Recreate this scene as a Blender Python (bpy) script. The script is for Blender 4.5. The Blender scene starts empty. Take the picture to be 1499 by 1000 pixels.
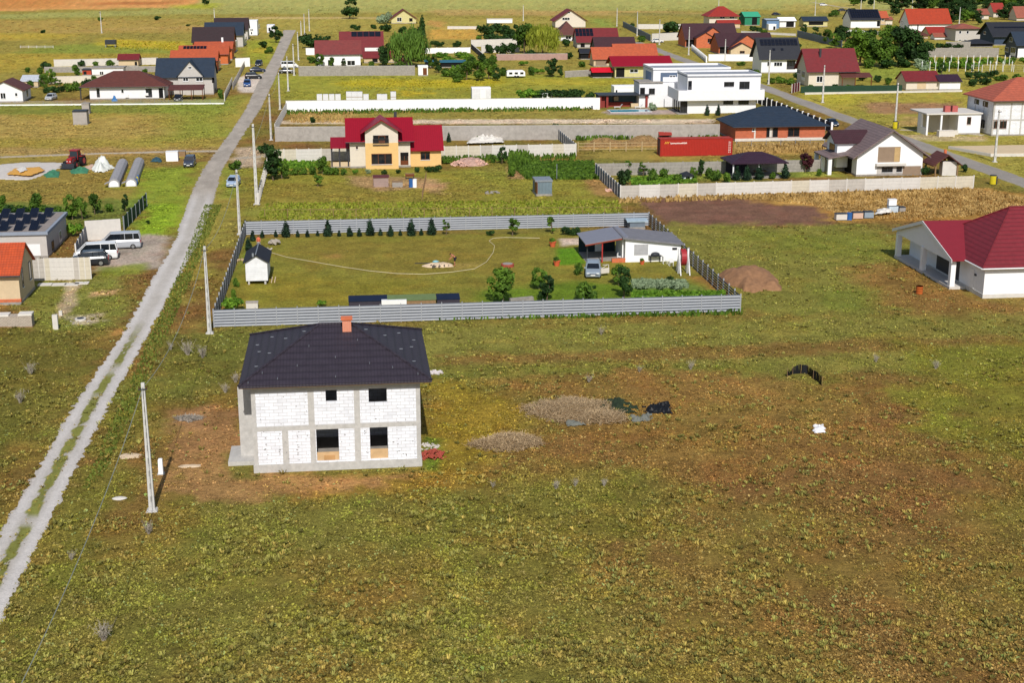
import bpy, math, random
import numpy as np
random.seed(7); R_ = random.Random(11); NP = np.random.RandomState(5)
sc = bpy.context.scene
# ------------------------------------------------------------------ camera, sky, sun, exposure
CAM_H = 37.0; FPX = 2067.0; TH = math.atan(592 / FPX); YAW = math.radians(6.62)
cam = bpy.data.cameras.new('camera'); cam.sensor_width = 36; cam.lens = FPX / 1499 * 36
cam.clip_end = 20000; cam.clip_start = 1
camo = bpy.data.objects.new('camera', cam); sc.collection.objects.link(camo)
camo.location = (0, 0, CAM_H); camo.rotation_euler = (math.pi / 2 - TH, 0, -YAW)
sc.camera = camo
SUN_EL = math.radians(41.5); SUN_AZ = math.radians(180.5)   # direction the light comes from, clockwise from +Y
w = bpy.data.worlds.new('World'); sc.world = w; w.use_nodes = True
nt = w.node_tree; bg = nt.nodes['Background']; sky = nt.nodes.new('ShaderNodeTexSky'); sky.sky_type = 'NISHITA'
sky.sun_disc = False; sky.sun_elevation = SUN_EL; sky.sun_rotation = SUN_AZ
nt.links.new(sky.outputs[0], bg.inputs[0]); bg.inputs[1].default_value = 0.085
sl = bpy.data.lights.new('sun', 'SUN'); sl.energy = 3.9; sl.angle = math.radians(0.5); sl.color = (1, 0.955, 0.895)
so = bpy.data.objects.new('sun', sl); sc.collection.objects.link(so)
so.rotation_euler = (math.pi / 2 - SUN_EL, 0, math.pi - SUN_AZ); so.location = (0, -50, 100)
sc.view_settings.view_transform = 'Standard'; sc.view_settings.look = 'None'
sc.view_settings.exposure = 0.08; sc.view_settings.gamma = 1
sc.cycles.max_bounces = 5; sc.cycles.diffuse_bounces = 3; sc.cycles.glossy_bounces = 2

# ------------------------------------------------------------------ photo measurements -> world points
_fh = np.array([math.sin(YAW), math.cos(YAW)]); _r = np.array([math.cos(YAW), -math.sin(YAW)])
def ray(px, py):
    a = (px - 749.5) / FPX; b = -(py - 500.) / FPX
    dz = -math.sin(TH) + b * math.cos(TH); dh = math.cos(TH) + b * math.sin(TH)
    return (dh * _fh[0] + a * _r[0], dh * _fh[1] + a * _r[1], dz)
def atZ(px, py, z=0.):
    d = ray(px, py); t = (z - CAM_H) / d[2]; return (t * d[0], t * d[1], z)
def G(px, py): return atZ(px, py)[:2]
def atY(px, py, Y):
    d = ray(px, py); t = Y / d[1]; return (t * d[0], Y, CAM_H + t * d[2])
def atX(px, py, X):
    d = ray(px, py); t = X / d[0]; return (X, t * d[1], CAM_H + t * d[2])
def Qp(x, y, z=0.):
    h = x * _fh[0] + y * _fh[1]; s = x * _r[0] + y * _r[1]; v = z - CAM_H
    zc = h * math.cos(TH) - v * math.sin(TH); up = h * math.sin(TH) + v * math.cos(TH)
    return (749.5 + FPX * s / zc, 500 - FPX * up / zc)
def XonY(px, Y, z=0.):
    lo, hi = -900., 900.
    for _ in range(44):
        m = (lo + hi) / 2
        if Qp(m, Y, z)[0] < px: lo = m
        else: hi = m
    return lo
def HT(px, py, py2):
    x, y = G(px, py); return atY(px, py2, y)[2]

# ------------------------------------------------------------------ noise
def _h(ix, iy, s):
    n = (ix.astype(np.int64) * 374761393 + iy.astype(np.int64) * 668265263 + s * 1442695041) & 0xffffffff
    n = ((n ^ (n >> 13)) * 1274126177) & 0xffffffff
    return ((n ^ (n >> 16)) & 0xffff) / 65535.0
def vnoise(x, y, s=0):
    ix = np.floor(x); iy = np.floor(y); fx = x - ix; fy = y - iy
    fx = fx * fx * (3 - 2 * fx); fy = fy * fy * (3 - 2 * fy)
    a = _h(ix, iy, s); b = _h(ix + 1, iy, s); c = _h(ix, iy + 1, s); d = _h(ix + 1, iy + 1, s)
    return (a * (1 - fx) + b * fx) * (1 - fy) + (c * (1 - fx) + d * fx) * fy
def fbm(x, y, s=0, o=4):
    t = 0; am = .5; n = 0
    for i in range(o):
        t = t + am * vnoise(x, y, s + i * 17); n += am; am *= .5; x = x * 2.03; y = y * 2.03
    return t / n

# ------------------------------------------------------------------ mesh builder
def s2l(c):
    if isinstance(c, str): c = [int(c[i:i + 2], 16) for i in (0, 2, 4)]
    o = []
    for v in c:
        v = v / 255.; o.append(v / 12.92 if v < .04045 else ((v + .055) / 1.055) ** 2.4)
    return tuple(o)
COL = sc.collection
def link(o): COL.objects.link(o); return o
class MB:
    def __init__(s): s.v = []; s.f = []
    def add(s, v, f):
        n = len(s.v); s.v += [tuple(p) for p in v]; s.f += [tuple(i + n for i in q) for q in f]; return s
    def box(s, x0, x1, y0, y1, z0, z1):
        return s.add([(x0, y0, z0), (x1, y0, z0), (x1, y1, z0), (x0, y1, z0), (x0, y0, z1), (x1, y0, z1), (x1, y1, z1), (x0, y1, z1)],
                     [(0, 3, 2, 1), (4, 5, 6, 7), (0, 1, 5, 4), (1, 2, 6, 5), (2, 3, 7, 6), (3, 0, 4, 7)])
    def prism(s, pts, ax, a0, a1):
        n = len(pts)
        def m(p, a): return {'x': (a, p[0], p[1]), 'y': (p[0], a, p[1]), 'z': (p[0], p[1], a)}[ax]
        v = [m(p, a0) for p in pts] + [m(p, a1) for p in pts]
        f = [tuple(range(n - 1, -1, -1)), tuple(range(n, 2 * n))] + [(i, (i + 1) % n, n + (i + 1) % n, n + i) for i in range(n)]
        if ax == 'y': f = [tuple(reversed(q)) for q in f]
        return s.add(v, f)
    def tube(s, p, q, r, r2=None, n=6, caps=True):
        r2 = r if r2 is None else r2
        p = np.array(p, float); q = np.array(q, float); d = q - p; L = np.linalg.norm(d) or 1; d = d / L
        u = np.cross(d, (0, 0, 1.)) if abs(d[2]) < .9 else np.cross(d, (1., 0, 0)); u /= np.linalg.norm(u); w_ = np.cross(d, u)
        v = []
        for c, rr in ((p, r), (q, r2)):
            for i in range(n):
                a = 2 * math.pi * i / n; v.append(tuple(c + rr * (math.cos(a) * u + math.sin(a) * w_)))
        f = [(i, (i + 1) % n, n + (i + 1) % n, n + i) for i in range(n)]
        if caps: f += [tuple(range(n - 1, -1, -1)), tuple(range(n, 2 * n))]
        return s.add(v, f)
    def chain(s, pts, rs, n=6):
        for i in range(len(pts) - 1): s.tube(pts[i], pts[i + 1], rs[i], rs[i + 1], n)
        return s
    def loft(s, secs, close=True):
        n = len(secs[0]); v = [p for c in secs for p in c]; f = []
        for k in range(len(secs) - 1):
            for i in range(n): f.append((k * n + i, k * n + (i + 1) % n, (k + 1) * n + (i + 1) % n, (k + 1) * n + i))
        if close: f += [tuple(range(n - 1, -1, -1)), tuple(range((len(secs) - 1) * n, len(secs) * n))]
        return s.add(v, f)
    def ball(s, c, r, n=8, m=5, jit=0, rnd=R_):
        v = []; f = []
        for j in range(m + 1):
            t = math.pi * j / m
            for i in range(n):
                a = 2 * math.pi * i / n; k = 1 + jit * rnd.uniform(-1, 1)
                v.append((c[0] + r[0] * k * math.sin(t) * math.cos(a), c[1] + r[1] * k * math.sin(t) * math.sin(a), c[2] + r[2] * k * math.cos(t)))
        for j in range(m):
            for i in range(n): f.append((j * n + i, (j + 1) * n + i, (j + 1) * n + (i + 1) % n, j * n + (i + 1) % n))
        return s.add(v, f)
    def mesh(s, name, m):
        me = bpy.data.meshes.new(name); me.from_pydata(s.v, [], s.f); me.update()
        if m: me.materials.append(m)
        return me
    def build(s, name, m, parent=None, loc=None, smooth=False):
        o = bpy.data.objects.new(name, s.mesh(name, m)); link(o)
        if parent: o.parent = parent
        if loc: o.location = loc
        if smooth: o.data.polygons.foreach_set('use_smooth', [True] * len(o.data.polygons))
        return o
def meshnp(name, V, F, m, col=None, nper=4):
    me = bpy.data.meshes.new(name); V = np.asarray(V, np.float32); F = np.asarray(F, np.int32)
    me.vertices.add(len(V)); me.vertices.foreach_set('co', V.ravel())
    me.loops.add(F.size); me.loops.foreach_set('vertex_index', F.ravel())
    me.polygons.add(len(F)); me.polygons.foreach_set('loop_start', np.arange(0, F.size, nper, dtype=np.int32))
    me.polygons.foreach_set('loop_total', np.full(len(F), nper, np.int32))
    me.update(calc_edges=True)
    if col is not None:
        a = me.color_attributes.new('Col', 'FLOAT_COLOR', 'POINT'); c = np.ones((len(V), 4), np.float32); c[:, :3] = col
        a.data.foreach_set('color', c.ravel())
    if m: me.materials.append(m)
    return me
def tag(o, label=None, cat=None, group=None, kind=None):
    if label: o['label'] = label
    if cat: o['category'] = cat
    if group: o['group'] = group
    if kind: o['kind'] = kind
    return o
def thing(name, label, cat, loc=(0, 0, 0), rz=0, group=None):
    o = bpy.data.objects.new(name, None); link(o); o.location = (loc[0], loc[1], loc[2] if len(loc) > 2 else 0); o.rotation_euler = (0, 0, rz)
    o.empty_display_size = .5
    return tag(o, label, cat, group)
def copy_tree(o, parent=None, label=None):
    c = o.copy(); COL.objects.link(c); c.parent = parent
    if label: c['label'] = label
    for ch in list(KIDS.get(o.name, [])) or [k for k in o.children]: copy_tree(ch, c)
    return c
KIDS = {}
# ------------------------------------------------------------------ materials
_M = {}
def mat(name, col, rough=.85, var=.12, scale=1.5, kind=None, p=(1, 1), met=0., bump=.0, c2=None, spec=.3, dirt=0.):
    if name in _M: return _M[name]
    m = bpy.data.materials.new(name); m.use_nodes = True; _M[name] = m
    t = m.node_tree; N = t.nodes; L = t.links; b = N['Principled BSDF']
    c = s2l(col); b.inputs['Roughness'].default_value = rough; b.inputs['Metallic'].default_value = met
    b.inputs['Specular IOR Level'].default_value = spec
    tc = N.new('ShaderNodeTexCoord')
    def math_(op, a, bb=None):
        n = N.new('ShaderNodeMath'); n.operation = op
        for i, q in enumerate((a, bb)):
            if q is None: continue
            if isinstance(q, (int, float)): n.inputs[i].default_value = q
            else: L.new(q, n.inputs[i])
        return n.outputs[0]
    def mix(f, a, bb, bt='MIX'):
        n = N.new('ShaderNodeMix'); n.data_type = 'RGBA'; n.blend_type = bt
        for i, q in ((0, f), (6, a), (7, bb)):
            if isinstance(q, (int, float)): n.inputs[i].default_value = q
            elif isinstance(q, tuple): n.inputs[i].default_value = q + (1,)
            else: L.new(q, n.inputs[i])
        return n.outputs[2]
    nz = N.new('ShaderNodeTexNoise'); nz.inputs['Scale'].default_value = scale; nz.inputs['Detail'].default_value = 5; nz.inputs['Roughness'].default_value = .65
    L.new(tc.outputs['Object'], nz.inputs['Vector'])
    mr = N.new('ShaderNodeMapRange'); mr.inputs[1].default_value = .3; mr.inputs[2].default_value = .7
    L.new(nz.outputs['Fac'], mr.inputs[0])
    lo = tuple(x * (1 - var) for x in c); hi = tuple(min(1, x * (1 + var)) for x in c)
    out = mix(mr.outputs[0], lo, hi); hgt = nz.outputs['Fac']
    if kind in ('tile', 'ribs', 'block', 'brick', 'panel', 'boards', 'sandwich'):
        sp = N.new('ShaderNodeSeparateXYZ'); L.new(tc.outputs['Object'], sp.inputs[0])
        sn = N.new('ShaderNodeSeparateXYZ'); L.new(tc.outputs['Normal'], sn.inputs[0])
        side = math_('GREATER_THAN', math_('ABSOLUTE', sn.outputs[0]), math_('ABSOLUTE', sn.outputs[1]))
        # coordinate running along the surface
        u = math_('ADD', math_('MULTIPLY', sp.outputs[0], math_('SUBTRACT', 1, side)), math_('MULTIPLY', sp.outputs[1], side))
        if kind == 'tile':   # p=(row height in z, column width)
            r = math_('FRACT', math_('DIVIDE', sp.outputs[2], p[0])); cc = math_('FRACT', math_('DIVIDE', u, p[1]))
            row = math_('POWER', math_('ABSOLUTE', math_('SUBTRACT', math_('MULTIPLY', r, 2), 1)), 3)
            colw = math_('ABSOLUTE', math_('SUBTRACT', math_('MULTIPLY', cc, 2), 1))
            hgt = math_('ADD', math_('MULTIPLY', row, -.7), math_('MULTIPLY', math_('POWER', colw, 2), -.5))
            out = mix(math_('MULTIPLY', row, .62), out, tuple(x * .45 for x in c))
            out = mix(math_('MULTIPLY', math_('POWER', colw, 3), .4), out, tuple(x * .5 for x in c))
        elif kind == 'ribs':
            cc = math_('FRACT', math_('DIVIDE', u, p[0])); colw = math_('POWER', math_('ABSOLUTE', math_('SUBTRACT', math_('MULTIPLY', cc, 2), 1)), 3)
            out = mix(math_('MULTIPLY', colw, p[1]), out, tuple(x * .5 for x in c)); hgt = colw
        elif kind == 'boards':
            cc = math_('FRACT', math_('DIVIDE', sp.outputs[2], p[0])); colw = math_('POWER', math_('ABSOLUTE', math_('SUBTRACT', math_('MULTIPLY', cc, 2), 1)), 6)
            out = mix(math_('MULTIPLY', colw, p[1]), out, tuple(x * .4 for x in c)); hgt = colw
        elif kind in ('block', 'brick', 'panel'):
            cm = N.new('ShaderNodeCombineXYZ'); L.new(u, cm.inputs[0]); L.new(sp.outputs[2], cm.inputs[1])
            bt = N.new('ShaderNodeTexBrick'); L.new(cm.outputs[0], bt.inputs['Vector'])
            bt.inputs['Scale'].default_value = 1; bt.inputs['Brick Width'].default_value = p[0]; bt.inputs['Row Height'].default_value = p[1]
            bt.inputs['Mortar Size'].default_value = {'block': .022, 'brick': .02, 'panel': .03}[kind]
            bt.inputs['Mortar Smooth'].default_value = .3
            bt.inputs['Color1'].default_value = lo + (1,); bt.inputs['Color2'].default_value = hi + (1,)
            bt.inputs['Mortar'].default_value = (s2l(c2) if c2 else tuple(x * .55 for x in c)) + (1,)
            if kind == 'panel': bt.offset = 0
            out = mix(.7, out, bt.outputs['Color']); hgt = bt.outputs['Fac']
    if dirt:
        n2 = N.new('ShaderNodeTexNoise'); n2.inputs['Scale'].default_value = .7; n2.inputs['Detail'].default_value = 7; n2.inputs['Roughness'].default_value = .75
        L.new(tc.outputs['Object'], n2.inputs['Vector'])
        m2 = N.new('ShaderNodeMapRange'); m2.inputs[1].default_value = .48; m2.inputs[2].default_value = .72; m2.inputs[4].default_value = dirt
        L.new(n2.outputs['Fac'], m2.inputs[0])
        out = mix(m2.outputs[0], out, tuple(x * .5 + .02 for x in c))
    L.new(out, b.inputs['Base Color'])
    if bump:
        bp = N.new('ShaderNodeBump'); bp.inputs['Strength'].default_value = min(1, bump); bp.inputs['Distance'].default_value = .05
        L.new(hgt, bp.inputs['Height']); L.new(bp.outputs[0], b.inputs['Normal'])
    return m
def dim(col, k=.93): return tuple(int(col[i:i + 2], 16) * k for i in (0, 2, 4))
def tile(name, col, row=.24, colw=.3, **k): return mat(name, dim(col), kind='tile', p=(row, colw), bump=.8, **{**dict(rough=.6, var=.2, dirt=.5, spec=.35), **k})
def attrmat(name, fine=3., amp=.5, rough=.95, bump=.6, bscale=4.):
    m = bpy.data.materials.new(name); m.use_nodes = True; t = m.node_tree; N = t.nodes; L = t.links; b = N['Principled BSDF']
    b.inputs['Roughness'].default_value = rough; b.inputs['Specular IOR Level'].default_value = .1
    at = N.new('ShaderNodeAttribute'); at.attribute_name = 'Col'; g = N.new('ShaderNodeNewGeometry')
    out = at.outputs['Color']; hs = None
    for sc_, am, det in ((fine, amp, 7), (fine * .13, amp * .5, 4), (fine * 3.3, amp * .7, 3)):
        nz = N.new('ShaderNodeTexNoise'); nz.inputs['Scale'].default_value = sc_; nz.inputs['Detail'].default_value = det; nz.inputs['Roughness'].default_value = .7
        L.new(g.outputs['Position'], nz.inputs['Vector'])
        mr = N.new('ShaderNodeMapRange'); mr.inputs[1].default_value = .25; mr.inputs[2].default_value = .75; mr.inputs[3].default_value = 1 - am; mr.inputs[4].default_value = 1 + am
        L.new(nz.outputs['Fac'], mr.inputs[0])
        vm = N.new('ShaderNodeVectorMath'); vm.operation = 'SCALE'; L.new(out, vm.inputs[0]); L.new(mr.outputs[0], vm.inputs['Scale']); out = vm.outputs[0]
    L.new(out, b.inputs['Base Color'])
    if bump:
        n3 = N.new('ShaderNodeTexNoise'); n3.inputs['Scale'].default_value = bscale; n3.inputs['Detail'].default_value = 6; n3.inputs['Roughness'].default_value = .75
        L.new(g.outputs['Position'], n3.inputs['Vector'])
        bp = N.new('ShaderNodeBump'); bp.inputs['Strength'].default_value = bump; bp.inputs['Distance'].default_value = .3
        L.new(n3.outputs['Fac'], bp.inputs['Height']); L.new(bp.outputs[0], b.inputs['Normal'])
    return m
def leafmat(name, c1, c2, scale=1.2, trans=.25):
    if name in _M: return _M[name]
    m = bpy.data.materials.new(name); m.use_nodes = True; _M[name] = m; t = m.node_tree; N = t.nodes; L = t.links; b = N['Principled BSDF']
    b.inputs['Roughness'].default_value = .7; b.inputs['Specular IOR Level'].default_value = .2
    tc = N.new('ShaderNodeTexCoord'); nz = N.new('ShaderNodeTexNoise'); nz.inputs['Scale'].default_value = scale; nz.inputs['Detail'].default_value = 4; nz.inputs['Roughness'].default_value = .7
    oi = N.new('ShaderNodeObjectInfo'); va = N.new('ShaderNodeVectorMath'); va.operation = 'ADD'; L.new(tc.outputs['Object'], va.inputs[0]); L.new(oi.outputs['Location'], va.inputs[1])
    L.new(va.outputs[0], nz.inputs['Vector'])
    mr = N.new('ShaderNodeMapRange'); mr.inputs[1].default_value = .35; mr.inputs[2].default_value = .65; L.new(nz.outputs['Fac'], mr.inputs[0])
    mx = N.new('ShaderNodeMix'); mx.data_type = 'RGBA'; mx.inputs[6].default_value = s2l(c1) + (1,); mx.inputs[7].default_value = s2l(c2) + (1,); L.new(mr.outputs[0], mx.inputs[0])
    L.new(mx.outputs[2], b.inputs['Base Color'])
    tr = N.new('ShaderNodeBsdfTranslucent'); L.new(mx.outputs[2], tr.inputs[0]); ms = N.new('ShaderNodeMixShader'); ms.inputs[0].default_value = trans
    L.new(b.outputs[0], ms.inputs[1]); L.new(tr.outputs[0], ms.inputs[2]); L.new(ms.outputs[0], N['Material Output'].inputs[0])
    return m
MW = mat('white_plaster', 'e6e6e8', var=.04, dirt=.12)
MWH = mat('bright_white_plaster', 'f0f0f0', var=.03, dirt=.05)
MGLASS = mat('window_glass', '1b2026', rough=.08, var=.3, spec=.8)
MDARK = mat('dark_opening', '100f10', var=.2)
MFRAME = mat('white_frame', 'e8e8e8', rough=.4, var=.03)
MBFR = mat('brown_frame', '6a3a20', rough=.5)
MDFR = mat('dark_frame', '3a3a3e', rough=.5)
MCONC = mat('concrete', 'b8b5b0', var=.14, scale=3, dirt=.3, bump=.3)
MCONCP = mat('pale_prefab_concrete', 'cfcac2', var=.07, scale=2, dirt=.2)
MCONCP2 = mat('worn_prefab_concrete', 'b9b2a8', var=.1, scale=2, dirt=.35)
MCONCP3 = mat('yellowed_prefab_concrete', 'c9c0ac', var=.1, scale=2, dirt=.3)
MCONCD = mat('weathered_concrete', '97918a', var=.2, scale=2, dirt=.4)
MPOLE = mat('pole_concrete', 'c2c0bb', var=.16, scale=4, dirt=.2)
MBLOCK = mat('aerated_white_blocks', 'e6e8ee', kind='block', p=(.62, .25), var=.14, scale=.9, c2='bab8b6', bump=.4, dirt=.3)
MBRICK = mat('hollow_orange_brick', 'c8693f', kind='brick', p=(.4, .25), var=.16, c2='a08070', bump=.3)
MSTEEL = mat('galvanised_steel', '9aa0a8', rough=.45, met=.5, var=.1)
MDGREY = mat('dark_grey_metal', '33363c', rough=.5, var=.15)
MTYRE = mat('tyre_rubber', '17171a', rough=.9)
MRIM = mat('alloy_rim', 'a9abad', rough=.35, met=.7)
MWOOD = mat('weathered_wood', '8a6f50', var=.2, scale=4)
MBARK = mat('bark', '6b5a48', var=.3, scale=6)
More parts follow.
